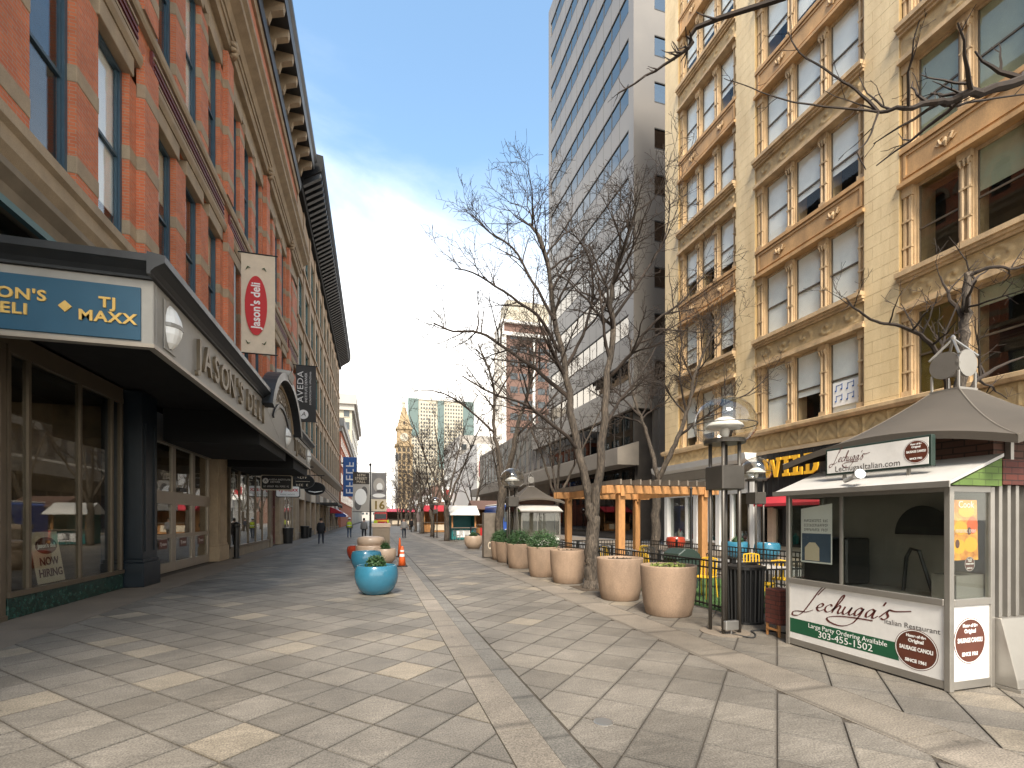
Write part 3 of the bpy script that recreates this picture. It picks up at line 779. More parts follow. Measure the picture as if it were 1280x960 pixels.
def column(y0, y1, x1, mat):
    o = part('column', MB().box(FX - .5, x1 - .06, y0 + .06, y1 - .06, .72, 5.0), M[mat], L1, world=True, bevel=.01)
    part('base', MB().box(FX - .5, x1, y0, y1, 0, .62).box(FX - .5, x1 - .03, y0 + .03, y1 - .03, .62, .72), M[mat], o, bevel=.015)
    [part('fluting', MB().box(x1 - .06, x1 - .03, e0, e0 + .08, .9, 4.2), M[mat], o) for e0 in (y0 + .2, y1 - .28)]
    return o
column(14.3, 15.3, -5.6, 'navy')
column(22.0, 23.35, -6.0, 'stone_tan')
column(6.9, 8.3, -5.7, 'navy')
# automatic doors
DX = -6.38
da = part('entrance_doors', MB().box(DX - .12, DX + .06, 15.35, 22.0, 4.12, 5.0), M['door_alu'], L1, world=True)
part('door_header', MB().box(DX - .1, DX + .05, 15.35, 22.0, 2.36, 2.62), M['door_alu'], da)
part('door_operator', MB().box(DX + .05, DX + .16, 18.55, 19.1, 2.66, 2.78), M['black'], da)
for a, b in ((15.4, 16.85), (16.85, 18.4), (18.4, 20.2), (20.2, 21.95)):
    dl = part('door', MB().box(DX - .06, DX + .03, a + .01, a + .15, .02, 2.36).box(DX - .06, DX + .03, b - .15, b - .01, .02, 2.36)
              .box(DX - .06, DX + .03, a + .15, b - .15, .02, .32).box(DX - .06, DX + .03, a + .15, b - .15, 1.12, 1.24).box(DX - .06, DX + .03, a + .15, b - .15, 2.22, 2.36), M['door_alu'], da)
    [part('pane', MB().box(DX - .02, DX - .01, a + .15, b - .15, e0, e1), M['glass_dark'], dl) for e0, e1 in ((.32, 1.12), (1.24, 2.22))]
    [part('transom_post', MB().box(DX - .06, DX + .04, e0, e0 + .11, 2.62, 4.12), M['door_alu'], da) for e0 in (a + .01, b - .12)]
    part('pane', MB().box(DX - .02, DX - .01, a + .12, b - .12, 2.62, 4.12), M['glass_dark'], da)
    plq = MB(); plaque(plq, [(0, 0), (.62, 0), (.62, .3), (0, .3)], (DX - .004, (a + b) / 2 - .31, .78), (0, 1, 0), (0, 0, 1), 0)
    part('door_decal', plq, M['sbrown'], dl)
    text("TJ maxx", .15, (DX + .001, (a + b) / 2, .93), (0, 1, 0), (0, 0, 1), M['print_white'], dl, depth=.001)
# beauty-school windows
av = shopfront(23.6, 31.8, FX, .42, 4.0, [23.65, 25.25, 26.85, 28.45, 30.05, 31.75], 'bronze_frame', 'glass_dark', 'stone_dk', .42, pw=.06)
mb = MB()
def bigletter(mb, strokes, oy, w, h, z0, x):
    for (a, b, c, d) in strokes:
        mb.tube([(x, oy + a * w, z0 + b * h), (x, oy + c * w, z0 + d * h)], .055, 4)
LET = dict(A=[(0, 0, .5, 1), (.5, 1, 1, 0), (.2, .4, .8, .4)], V=[(0, 1, .5, 0), (.5, 0, 1, 1)], E=[(0, 0, 0, 1), (0, 1, .8, 1), (0, .5, .7, .5), (0, 0, .8, 0)],
           D=[(0, 0, 0, 1), (0, 1, .6, .95), (.6, .95, .9, .6), (.9, .6, .9, .4), (.9, .4, .6, .05), (.6, .05, 0, 0)])
for i, ch in enumerate('AVEDA'):
    bigletter(mb, LET[ch], 23.95 + i * 1.56, 1.0, 1.75, 2.1, FX - .06)
part('window_lettering', mb, M['print_white'], av)
for y0, y1, x, mt in ((31.85, 32.5, -5.95, 'stone_dk'), (35.2, 37.2, -6.0, 'stone_tan'), (41.4, 42.78, -5.95, 'stone_tan')):
    column(y0, y1, x, mt)
shopfront(32.55, 35.15, FX - .3, .1, 3.6, [32.6, 33.4, 34.3, 35.1], 'maroon', 'glass_dark', 'stone_dk', .1, rails=(2.5,))
shopfront(37.25, 41.35, FX - .1, .3, 3.6, [37.3, 38.6, 40.0, 41.3], 'door_alu', 'glass_dark', 'stone_dk', .3, rails=(2.7,))
part('shop_lintel', MB().box(FX - .5, FX + .02, 23.36, Y1, 4.13, 5.0), M['stone_dk'], L1, world=True)
part('deli_lintel', MB().box(FX - .5, FX + .0, Y0, 14.3, 4.75, 5.0), M['bronze_frame'], L1, world=True)
# ---------------- canopy
CX, CA, CB = -3.3, 8.75, 28.1
can = thing('canopy', 'long grey canopy with black cornice, blue end panel and raised arch on the brick building', 'canopy', (FX, CA, 4.4))
part('soffit', MB().box(FX, CX - .12, CA + .12, CB - .05, 5.05, 5.2), M['matte_black'], can, world=True)
part('side_fascia', MB().box(CX - .1, CX, CA + .1, CB, 4.4, 5.46), M['canopy_grey'], can, world=True, bevel=.012)
part('end_fascia', MB().box(-6.62, CX, CA, CA + .1, 4.4, 5.46), M['canopy_grey'], can, world=True, bevel=.012)
part('far_fascia', MB().box(FX, CX - .1, CB - .1, CB, 4.4, 5.5), M['canopy_grey'], can, world=True)
part('blue_panel', MB().box(-6.5, CX - .16, CA - .03, CA, 4.5, 5.32), M['sign_blue'], can, world=True, bevel=.008)
part('drip_edge', MB().box(-6.6, CX + .03, CA - .045, CA, 4.4, 4.46).box(CX, CX + .03, CA, CB, 4.4, 4.46), M['door_alu'], can, world=True)
prof = [(0, 5.46), (.05, 5.46), (.05, 5.5), (.10, 5.56), (.20, 5.63), (.24, 5.65), (.24, 5.76), (0, 5.8)]
def fascia_run(name, ya, yb, mat):
    return part(name, MB().prism([(CX + a, z) for a, z in prof], 'y', ya, yb), M[mat], can, world=True)
corn = fascia_run('cornice', CA - .24, 16.6, 'canopy_black')
fascia_run('cornice', 22.4, CB + .1, 'canopy_black')
part('cornice', MB().prism([(CA - a, z) for a, z in prof], 'x', -6.62, CX + .001), M['canopy_black'], can, world=True)
part('roof_deck', MB().box(FX, CX, CA, CB, 5.68, 5.76), M['canopy_black'], can, world=True)
# raised arch between the two cornice runs
def arch_band(name, r0, r1, x0, x1, mat, cy=19.5, cz=4.55, a0=38, a1=142, n=22):
    mb = MB()
    for k in range(n + 1):
        a = rad(a0 + (a1 - a0) * k / n)
        for x, r in ((x0, r0), (x1, r0), (x1, r1), (x0, r1)):
            mb.v.append((x, cy + r * math.cos(a), cz + r * math.sin(a) * .72))
    for k in range(n):
        for j in range(4):
            mb.f.append([k * 4 + j, k * 4 + (j + 1) % 4, k * 4 + 4 + (j + 1) % 4, k * 4 + 4 + j]); mb.m.append(0)
    mb.f += [[0, 1, 2, 3], [n * 4 + 3, n * 4 + 2, n * 4 + 1, n * 4]]; mb.m += [0, 0]
    return part(name, mb, M[mat], can, world=True)
arch_band('arch_face', .4, 3.05, CX - .1, CX + .004, 'canopy_grey', a0=22, a1=158)
arch_band('arch_cornice', 3.05, 3.4, CX - .14, CX + .32, 'canopy_black', a0=18, a1=162)
arch_band('arch_moulding', 1.75, 1.9, CX, CX + .06, 'canopy_black', a0=30, a1=150)
arch_band('arch_moulding', 2.75, 2.86, CX, CX + .06, 'stone_tan', a0=22, a1=158)
for i in range(8):
    a = rad(124 - i * 10)
    rr_ = 2.3
    part('bronze_letter', MB().box(CX + .004, CX + .05, -.13, -.06, -.2, .2).box(CX + .004, CX + .05, -.06, .1, (-.2, .12, -.05)[i % 3], (-.12, .2, .04)[i % 3]).box(CX + .004, CX + .05, .1, .16, -.2 + .1 * (i % 2), .2), M['bronze'], can, loc=(-FX, 19.5 + rr_ * math.cos(a) - CA, 4.55 + rr_ * math.sin(a) * .72 - 4.4)).rotation_euler = (a - PI / 2, 0, 0)
part('keystone', MB().prism([(CX - .1, 6.85), (CX + .34, 6.8), (CX + .42, 7.15), (CX - .1, 7.2)], 'y', 19.1, 19.9), M['canopy_grey'], can, world=True, bevel=.03)
def black_box(y0, y1, z0):
    part('valance', MB().box(FX + .02, CX - .12, y0, y1, z0, 5.045), M['matte_black'], can, world=True)
black_box(16.6, 21.2, 4.06); black_box(23.2, 27.8, 3.98)
# letters
text("JASON'S", .22, (-5.12, CA - .034, 5.02), (1, 0, 0), (0, 0, 1), M['gold'], can, depth=.03, sx=1.12, spacing=1.1, bold=.006, world=True, name='gold_letters')
text("DELI", .22, (-5.12, CA - .034, 4.80), (1, 0, 0), (0, 0, 1), M['gold'], can, depth=.03, sx=1.12, spacing=1.1, bold=.006, world=True, name='gold_letters')
text("TJ", .22, (-3.88, CA - .034, 5.02), (1, 0, 0), (0, 0, 1), M['gold'], can, depth=.03, sx=1.12, spacing=1.1, bold=.006, world=True, name='gold_letters')
text("MAXX", .22, (-3.88, CA - .034, 4.80), (1, 0, 0), (0, 0, 1), M['gold'], can, depth=.03, sx=1.12, spacing=1.1, bold=.006, world=True, name='gold_letters')
mb = MB(); plaque(mb, [(0, -.085), (.085, 0), (0, .085), (-.085, 0)], (-4.41, CA - .03, 4.91), (1, 0, 0), (0, 0, 1), 0, .02)
part('diamond', mb, M['gold'], can, world=True)
def cut_letters(body, y, step):
    for ch in body:
        if ch != ' ':
            text(ch, .78, (CX + .03, y, 4.93), (0, 1, 0), (0, 0, 1), M['bronze'], can, depth=.06, sx=.95, bold=.01, world=True, name='bronze_letter')
        y += step * (.5 if ch in " '" else .8 if ch in 'IJ' else 1)
cut_letters("JASON'S DELI", 10.7, .58)
cut_letters("TJ MAXX", 22.7, .56)
# wall sconces on the fascia
def sconce(y, label):
    o = thing('canopy_sconce', label, 'lamp', (CX, y, 4.95), 'white wedge lamps on the canopy')
    mb = MB(); n = 12
    for (r, z, dpt) in ((.20, .06, .16), (.20, .05, .16), (.12, .34, .06)):
        pass
    up, dn = MB(), MB()
    for mbx, sg in ((up, 1), (dn, -1)):
        rows = [(.20, .17, .035), (.19, .15, .14), (.13, .09, .28), (.04, .02, .36)]
        for (hw, dp, z) in rows:
            for k in range(9):
                a = -PI / 2 + PI * k / 8
                mbx.v.append((.02 + dp * math.cos(a), hw * math.sin(a), sg * z))
        for i in range(3):
            for k in range(8):
                f = [i * 9 + k, i * 9 + k + 1, i * 9 + 9 + k + 1, i * 9 + 9 + k]
                mbx.f.append(f if sg > 0 else f[::-1]); mbx.m.append(0)
        mbx.f.append(list(range(9))); mbx.m.append(0)
    part('shade', up, M['sconce'], o); part('shade', dn, M['sconce'], o)
    part('back_plate', MB().box(.001, .02, -.24, .24, -.42, .40), M['canopy_grey'], o, bevel=.01)
    part('band', MB().prism([(.021, -.21), (.10, -.20), (.19, -.08), (.19, .08), (.10, .20), (.021, .21)], 'z', -.03, .03), M['canopy_grey'], o)
sconce(9.35, 'white wedge lamp on the canopy beside the blue end panel')
sconce(20.6, 'white wedge lamp on the canopy below the raised arch')
sconce(26.9, 'white wedge lamp at the far end of the canopy fascia')
# deli sign leaning in the window
hs = thing('hiring_sign', 'cream now hiring board leaning inside the deli window', 'sign', (-6.22, 11.85, .47))
r_, u_ = Vector((0, 1, 0)), Vector((-.12, .0, .99)).normalized()
mb = MB(); plaque(mb, [(-.42, 0), (.42, 0), (.36, 1.02), (-.48, 1.02)], (0, 0, 0), r_, u_, 0, .012); part('board', mb, M['print_cream'], hs)
mb = MB(); plaque(mb, ellipse_pts(-.03, .74, .33, .17), (0, 0, 0), r_, u_, .013, .004); part('oval', mb, M['sbrown'], hs)
nrm = r_.cross(u_)
def on(a, b, l): return r_ * a + u_ * b + nrm * l
text("Jason's deli", .125, on(-.03, .74, .022), r_, u_, M['print_white'], hs, depth=.003, bold=.003)
text("NOW", .22, on(-.01, .42, .017), r_, u_, M['script'], hs, depth=.003, bold=.006)
text("HIRING", .22, on(0, .19, .017), r_, u_, M['script'], hs, depth=.003, bold=.006)
# deli furniture behind the glass
for i, (x, y) in enumerate(((-8.0, 12.1), (-8.6, 13.4))):
    t = thing('cafe_table', ['dark cafe table behind the hiring board', 'dark cafe table deeper inside the deli'][i], 'table', (x, y, .02), 'tables inside the deli')
    part('top', MB().lathe([(.40, .72), (.40, .755)], 20), M['interior_warm'], t); part('pedestal', MB().lathe([(.24, 0), (.22, .03), (.035, .06), (.035, .72)], 12), M['black'], t)
# hanging banners on the wall
def banner(y, w, z0, z1, label, bm, build):
    o = thing('wall_banner', label, 'banner', (FX + .2, y, z0), 'vertical banners hung from the brick wall')
    def cloth(a, b):
        return (.08 + a * w, .03 * math.sin(b * 7 + a * 3) * a * .6, b * (z1 - z0))
    front = MB().grid(cloth, 8, 16)
    back = MB().grid(lambda a, b: tuple(Vector(cloth(1 - a, b)) + Vector((0, .006, 0))), 8, 16)
    front.add(back.v, back.f); front.m = [0] * len(front.f)
    part('cloth', front, bm, o, smooth=True)
    for z in (z1 - z0 + .03, -.03):
        part('arm', MB().tube([(-.22, 0, z), (w + .2, 0, z)], .03, 8), M['black'], o)
    part('wall_plate', MB().box(-.21, -.18, -.12, .12, -.2, z1 - z0 + .2), M['black'], o)
    build(o)
    return o
upz = (0, 0, 1)
def deli_art(o):
    e = MB(); plaque(e, ellipse_pts(.70, 2.15, .46, 1.35, 40), (0, -.05, 0), (1, 0, 0), upz, 0, .004); part('oval', e, M['print_red'], o)
    e = MB()
    for sx, zz in ((-1, .55), (1, .55), (-1, 3.75), (1, 3.75)):
        e.tube([(.70 + sx * .42, -.045, zz), (.70 + sx * .34, -.045, zz - .14 * (1 if zz < 2 else -1)), (.70 + sx * .24, -.045, zz - .1 * (1 if zz < 2 else -1))], [.01, .03, .012], 5)
    part('pickle_mark', e, M['leaf'], o)
    text("Jason's deli", .52, (.70, -.058, 2.15), (0, 0, 1), (-1, 0, 0), M['print_white'], o, depth=.004, bold=.012, sx=.92)
banner(24.3, 1.4, 9.3, 13.8, 'cream banner with a red oval hung above the canopy', M['print_cream'], deli_art)
def aveda_art(o):
    text('AVEDA', .62, (.42, -.055, 2.65), (0, 0, 1), (-1, 0, 0), M['print_white'], o, depth=.004, sx=1.15, spacing=1.1)
    text('INSTITUTE DENVER', .25, (.82, -.055, 2.6), (0, 0, 1), (-1, 0, 0), M['print_white'], o, depth=.004, sx=1.05)
    marks(o, (1.12, -.055, 2.6), Vector((0, 0, 1)), Vector((-1, 0, 0)), 2.6, .12, 26, 'print_white', 3)
    e = MB(); plaque(e, ellipse_pts(.62, .52, .36, .36), (0, -.05, 0), (1, 0, 0), upz, 0, .004); part('roundel', e, M['print_white'], o)
    text('A', .5, (.62, -.06, .52), (1, 0, 0), upz, M['black'], o, depth=.003, shear=.2)
banner(40.3, 1.45, 9.3, 13.6, 'black banner with white vertical letters hung beyond the canopy arch', M['black'], aveda_art)
# small hanging signs under and past the canopy
def blade(name, label, y, x0, x1, z0, z1, shape, face, frame, build):
    o = thing(name, label, 'sign', ((x0 + x1) / 2, y, z0), 'small signs hung over the shop doors')
    w, h = (x1 - x0), z1 - z0
    if shape == 'oval':
        p = ellipse_pts(0, h / 2, w / 2, h / 2, 30); q = ellipse_pts(0, h / 2, w / 2 - .05, h / 2 - .05, 30)
    else:
        def rr(w2, h2, r):
            pts = []
            for cx, cy, a in ((w2 - r, h2 - r, 0), (-w2 + r, h2 - r, 90), (-w2 + r, -h2 + r, 180), (w2 - r, -h2 + r, 270)):
                for k in range(5):
                    t = rad(a + k * 22.5); pts.append((cx + r * math.cos(t), cy + r * math.sin(t) + h / 2))
            return pts
        p, q = rr(w / 2, h / 2, .12), rr(w / 2 - .05, h / 2 - .05, .09)
    a = MB(); plaque(a, p, (0, 0, 0), (1, 0, 0), upz, -.06, .12); part('frame', a, M[frame], o)
    a = MB(); plaque(a, q, (0, 0, 0), (1, 0, 0), upz, .061, .006); part('face', a, M[face], o)
    [part('hanger', MB().tube([(e * w, 0, h - .03), (e * w, 0, h + .5)], .02, 6), M['black'], o) for e in (-.3, .3)]
    part('wall_arm', MB().tube([(FX - (x0 + x1) / 2, 0, h + .5), (w * .45, 0, h + .5)], .03, 6), M['black'], o)
    build(o, w, h)
def b1(o, w, h):
    a = MB(); plaque(a, ellipse_pts(-w * .34, h * .6, .14, .14), (0, 0, 0), (1, 0, 0), upz, .068, .002); part('roundel', a, M['print_white'], o)
    text('A', .2, (-w * .34, -.074, h * .6), (1, 0, 0), upz, M['black'], o, depth=.002)
    text('AVEDA INSTITUTE', .125, (w * .1, -.071, h * .68), (1, 0, 0), upz, M['print_white'], o, depth=.002)
    text('DENVER', .125, (-w * .04, -.071, h * .53), (1, 0, 0), upz, M['print_white'], o, depth=.002)
    marks(o, (0, -.07, h * .25), (1, 0, 0), upz, w * .8, .08, 22, 'print_white', 4)
blade('hanging_sign', 'black rectangular hanging sign with pale border and round emblem', 27.2, -5.55, -4.05, 3.2, 4.0, 'rect', 'black', 'print_cream', b1)
def b2(o, w, h):
    text("TJ maxx", .36, (0, -.071, h * .66), (1, 0, 0), upz, M['print_red'], o, depth=.002, bold=.008)
    marks(o, (0, -.07, h * .25), (1, 0, 0), upz, w * .6, .08, 14, 'ink', 5)
blade('hanging_sign', 'white hanging sign with red lettering below the black oval', 33.6, -6.0, -4.55, 3.1, 3.85, 'rect', 'print_white', 'black', b2)
def b3(o, w, h):
    marks(o, (0, -.07, h * .76), (1, 0, 0), upz, w * .42, .14, 4, 'print_cream', 6)
    marks(o, (0, -.07, h * .26), (1, 0, 0), upz, w * .52, .14, 5, 'print_cream', 7)
    part('leaf_mark', MB().tube([(-w * .3, -.072, h * .5), (w * .3, -.072, h * .5)], .012, 4), M['print_cream'], o)
blade('hanging_sign', 'black oval hanging sign with two rows of cream letters', 35.2, -5.35, -3.85, 3.75, 4.75, 'oval', 'matte_black', 'black', b3)
def b4(o, w, h):
    part('swash', MB().tube([(-w * .3, -.072, h * .3), (0, -.072, h * .22), (w * .35, -.072, h * .32)], [.02, .05, .02], 5), M['print_white'], o)
blade('hanging_sign', 'black oval hanging sign with a single white swash', 39.0, -5.0, -3.5, 3.5, 4.5, 'oval', 'matte_black', 'black', b4)
# bins and bollard by the shopfronts
for i, (x, y, lb) in enumerate(((-5.75, 36.6, 'black litter bin against the tan shop pier'), (-5.75, 45.3, 'black litter bin by the shops past the brick building'), (-5.75, 47.8, 'smaller black bin beside the other bin'))):
    o = thing('litter_bin', lb, 'bin', (x, y, 0), 'black bins along the shopfronts')
    s = (1, 1, .8)[i]
    part('body', MB().lathe([(.30 * s, 0), (.36 * s, 1.0 * s)], 4 * 5), M['black'], o); part('rim', MB().lathe([(.38 * s, 1.0 * s), (.38 * s, 1.08 * s), (.28 * s, 1.1 * s)], 20), M['black'], o)
o = thing('ash_post', 'slim black ash post beside the beige pier', 'post', (-5.75, 23.5, 0))
part('post', MB().lathe([(.16, 0), (.16, .05), (.11, .08), (.11, 1.35), (.16, 1.4), (.16, 1.5)], 16), M['black'], o); part('cap', MB().lathe([(.17, 1.501), (.12, 1.56), (.02, 1.6)], 16), M['black'], o)
# ================================================================ cream terracotta building on the right
R = random.Random(9)
RX = 17.5
Y1B = thing('terracotta_building', 'tall cream and ochre terracotta building with triple windows above shops', 'building', (RX, 12, 0))
PC = [(24.8, 26.15), (18.8, 20.1), (12.26, 13.5), (5.7, 6.95), (-.9, .35)]     # street piers (y from, y to)
ZB, FH, NF = 5.9, 4.28, 8
ZT = ZB + FH * NF + 1.2
part('core', MB().box(RX + 1.6, 52, -.9, 26.0, 0, ZT), M['interior'], Y1B, world=True)
part('side_wall', MB().box(RX + 1.7, 52, 25.7, 26.12, 0, ZT), M['brick_common'], Y1B, world=True)
part('roof_cornice', MB().prism([(RX - .0, ZT - .6), (RX - .9, ZT), (RX - .9, ZT + .6), (RX + 3, ZT + .9), (RX + 3, ZT - .6)], 'y', -1.5, 26.8), M['terracotta'], Y1B, world=True)
def blocks(mb, a, b, z0, z1, x):
    """terracotta facing blocks with open joints, staggered"""
    row = 0; z = z0
    while z < z1 - .05:
        h = min(.43, z1 - z)
        w = .62
        y = a - (w / 2 if row % 2 else 0)
        while y < b - .01:
            p, q = max(y, a), min(y + w, b)
            if q - p > .06:
                d = R.uniform(0, .004)
                mb.box(x - d, x + .03, p + .005, q - .005, z + .005, z + h - .005)
            y += w
        z += h; row += 1
for i, (a, b) in enumerate(PC):
    pr = part('pier', MB().box(RX + .012, RX + 1.6, a, b, 5.0, ZT), M['joint'], Y1B, world=True)
    mb = MB(); blocks(mb, a, b, 5.62, ZT if i < 4 else 12, RX)
    part('facing_blocks', mb, M['cream'], pr, kind='stuff')
def relief(y0, y1, z0, z1, x, fn, nu, nv, amp):
    return MB().grid(lambda u, v: (x - amp * fn(u, v), y1 - u * (y1 - y0), z0 + v * (z1 - z0)), nu, nv)
def scroll(u, v):
    n = 5.0
    c = (u * n) % 1.0 - .5; k = int(u * n)
    vv = (v - .5) * (1 if k % 2 else -1)
    r = math.hypot(c * 2.0, vv * 1.5); a = math.atan2(vv, c)
    sp = math.cos(a - r * 9.0) * max(0, 1 - r * 1.05)
    leaf = .5 * max(0, math.sin(a * 5 + 3 * r)) * max(0, 1 - abs(r - .6) * 4)
    edge = min(1, min(v, 1 - v) * 9)
    return max(0, sp + leaf) * edge + (.35 if min(v, 1 - v) < .05 else 0)
def fleur(u, v):
    n = 7.0
    c = abs((u * n) % 1.0 - .5)
    d = abs(math.sin((v * 1.6 + c * 2.6) * PI)) * (.4 + .6 * v)
    return d * (0.3 + .7 * min(1, min(v, 1 - v) * 8)) * (1 - .5 * c) + (.4 if c > .46 else 0)
orn_me, plain_me = {}, {}
BW = 5.36
def bay_parts():
    """meshes for one bay, y running 0..BW (local), z 0 = window sill"""
    d = {}
    d['jamb'] = []
    for y0, y1 in ((0, .36), (BW - .36, BW)):
        jam = MB()
        jam.box(.20, 1.2, y0, y1, 0, 2.95).box(.12, .2, y0 + .05, y0 + .13, 0, 2.7).box(.12, .2, y1 - .13, y1 - .05, 0, 2.7)
        jam.box(.08, .2, y0 + .01, y1 - .01, 2.62, 2.95).box(.07, .2, y0 + .01, y1 - .01, 0, .22)
        jam.box(.10, .2, y0 + .03, y1 - .03, .85, .92).box(.10, .2, y0 + .03, y1 - .03, 1.75, 1.82)
        d['jamb'].append(jam.mesh('jamb', M['terracotta_pale']))
    mul = MB()
    mul.box(.22, .95, -.17, .17, 0, 2.95).tube([(.20, -.09, 0), (.20, -.09, 2.6)], .055, 7).tube([(.20, .09, 0), (.20, .09, 2.6)], .055, 7)
    mul.box(.10, .22, -.16, .16, 0, .2).box(.09, .22, -.19, .19, 2.72, 2.95).box(.13, .22, -.15, .15, 2.56, 2.72).box(.14, .22, -.16, .16, .9, .96).box(.14, .22, -.16, .16, 1.8, 1.86)
    for s in (-1, 0, 1):
        mul.tube([(.12, s * .1, 2.5), (.08, s * .12, 2.66), (.11, s * .16, 2.72)], [.02, .05, .03], 5)
    d['mullion'] = mul.mesh('mullion', M['terracotta_pale'])
    # plain spandrel with framed panel and motif
    sp = MB().box(.06, 1.2, 0, BW, 2.95, 4.28).box(-.02, .06, 0, BW, 4.12, 4.28).box(-.10, .06, -.02, BW + .02, 2.95, 3.08).box(.0, .06, 0, BW, 3.08, 3.16)
    sp.box(.02, .06, .12, BW - .12, 3.98, 4.06).box(.02, .06, .12, BW - .12, 3.26, 3.32).box(.02, .06, .12, .2, 3.32, 3.98).box(.02, .06, BW - .2, BW - .12, 3.32, 3.98)
    d['plain'] = sp.mesh('spandrel', M['terracotta'])
    mo = MB()
    for s in (-1, 1):
        mo.tube([(.03, 0, 3.5), (.02, s * .14, 3.62), (.03, s * .2, 3.78), (.05, s * .10, 3.82)], [.02, .04, .035, .02], 5)
        mo.tube([(.03, s * .02, 3.66), (.03, s * .2, 3.58), (.04, s * .3, 3.66)], [.03, .03, .02], 5)
    mo.tube([(.03, 0, 3.46), (.0, 0, 3.6), (.03, 0, 3.74)], [.03, .07, .03], 6)
    d['motif'] = mo.mesh('motif', M['terracotta_pale'])
    so_ = MB().box(.06, 1.2, 0, BW, 2.95, 4.28).box(-.22, .06, -.03, BW + .03, 4.12, 4.28).box(-.14, .06, -.02, BW + .02, 4.02, 4.12).box(-.06, .06, 0, BW, 3.92, 4.02).box(-.12, .06, -.02, BW + .02, 2.95, 3.07).box(-.04, .06, 0, BW, 3.07, 3.18)
    d['ornate'] = so_.mesh('spandrel', M['terracotta_pale'])
    d['relief'] = relief(.05, BW - .05, 3.2, 3.9, .056, scroll, 150, 18, .07).mesh('carving', M['frieze'], True)
    ww = (BW - .72 - .68) / 3
    d['ww'] = ww
    f = MB()
    f.box(.52, .62, -ww / 2, -ww / 2 + .07, 0, 2.95).box(.52, .62, ww / 2 - .07, ww / 2, 0, 2.95).box(.52, .62, -ww / 2 + .07, ww / 2 - .07, 2.86, 2.95).box(.48, .62, -ww / 2 + .07, ww / 2 - .07, 0, .08)
    d['frame'] = f.mesh('window', M['terracotta_pale'])
    s = MB().box(.55, .60, -ww / 2 + .07, ww / 2 - .07, 1.36, 1.42).box(.56, .60, -ww / 2 + .07, -ww / 2 + .11, .08, 2.86).box(.56, .60, ww / 2 - .11, ww / 2 - .07, .08, 2.86)
    d['sash'] = s.mesh('sash', M['bronze_frame'])
    d['p1'] = MB().box(.575, .583, -ww / 2 + .09, ww / 2 - .09, .08, 1.36).mesh('pane', M['glass_sky'])
    d['p2'] = MB().box(.585, .593, -ww / 2 + .09, ww / 2 - .09, 1.42, 2.86).mesh('pane', M['glass_sky'])
    d['pd1'] = MB().box(.575, .583, -ww / 2 + .09, ww / 2 - .09, .08, 1.36).mesh('pane', M['glass_dark'])
    d['pd2'] = MB().box(.585, .593, -ww / 2 + .09, ww / 2 - .09, 1.42, 2.86).mesh('pane', M['glass_dark'])
    for k in (20, 45, 62, 80, 97):
        for mt in ('blind', 'blind_cream', 'ochre'):
            d[mt, k] = MB().box(.615, .625, -ww / 2 + .08, ww / 2 - .08, 2.9 * (1 - k / 100), 2.9).mesh('blind', M[mt])
    return d
D = bay_parts()
bays = [(20.1, 24.8), (13.5, 18.8), (6.95, 12.26), (.35, 5.7)]
for bi, (a, b) in enumerate(bays):
    sy = (b - a) / BW
    for f in range(NF):
        if bi == 3 and f > 3:
            continue
        z = ZB + FH * f
        base = Vector((0, a - 12, z))
        def put(nm, me, par=Y1B, off=(0, 0, 0), scale=True):
            o = link(nm, me, par, base + Vector(off))
            if scale:
                o.scale = (1, sy, 1)
            return o
        put('jamb', D['jamb'][0]); put('jamb', D['jamb'][1])
        ww = D['ww'] * sy
        for k in (1, 2):
            put('mullion', D['mullion'], off=(0, (.36 * sy) + k * ww + (k - .5) * .34 * sy, 0), scale=False)
        ornate = f % 2 == 0
        s = put('spandrel', D['ornate' if ornate else 'plain'])
        if ornate:
            link('carving', D['relief'], s)
        else:
            for fr in (.24, .74):
                link('motif', D['motif'], s, (0, BW * fr, 0))
        for k in range(3):
            y = .36 * sy + k * (ww + .34 * sy) + ww / 2
            w = put('window', D['frame'], off=(-.24, y, 0))
            near = bi == 2
            link('sash', D['sash'], w)
            gl = 'pd' if near else 'p'
            link('pane', D[gl + '1'], w); link('pane', D[gl + '2'], w)
            if near:
                bl = R.choice([None, ('blind_cream', 45), ('blind_cream', 20), ('ochre', 97) if f == 0 and k == 2 else None])
                if f == 0 and k == 2:
                    bl = ('ochre', 97)
                if f == 1:
                    bl = ('blind_cream', 45) if k < 2 else None
                if f == 2:
                    bl = ('blind_cream', 97)
            else:
                bl = ('blind', R.choice([62, 80, 97, 97, 80])) if R.random() < .97 else None
            if bl:
                link('blind', D[bl], w)
# paper sheets with blue notes in one window
ws = thing('music_poster', 'white paper sheets with blue notes taped inside the upper window', 'poster', (RX + .30, 14.35, ZB + .32))
part('paper', MB().box(0, .004, -.56, .66, 0, .95), M['print_white'], ws)
nm = MB()
for rr_ in range(2):
    for k in range(5):
        y, z = .5 - k * .24, .62 - rr_ * .42 + (.04 if k % 2 else 0)
        nm.tube([(-.004, y, z), (-.004, y, z + .22)], .012, 4).tube([(-.004, y + .05, z), (-.004, y, z)], .035, 5)
        if k % 2 == 0:
            nm.tube([(-.004, y, z + .2), (-.004, y - .24, z + .22)], .012, 4)
part('note', nm, M['print_blue'], ws)
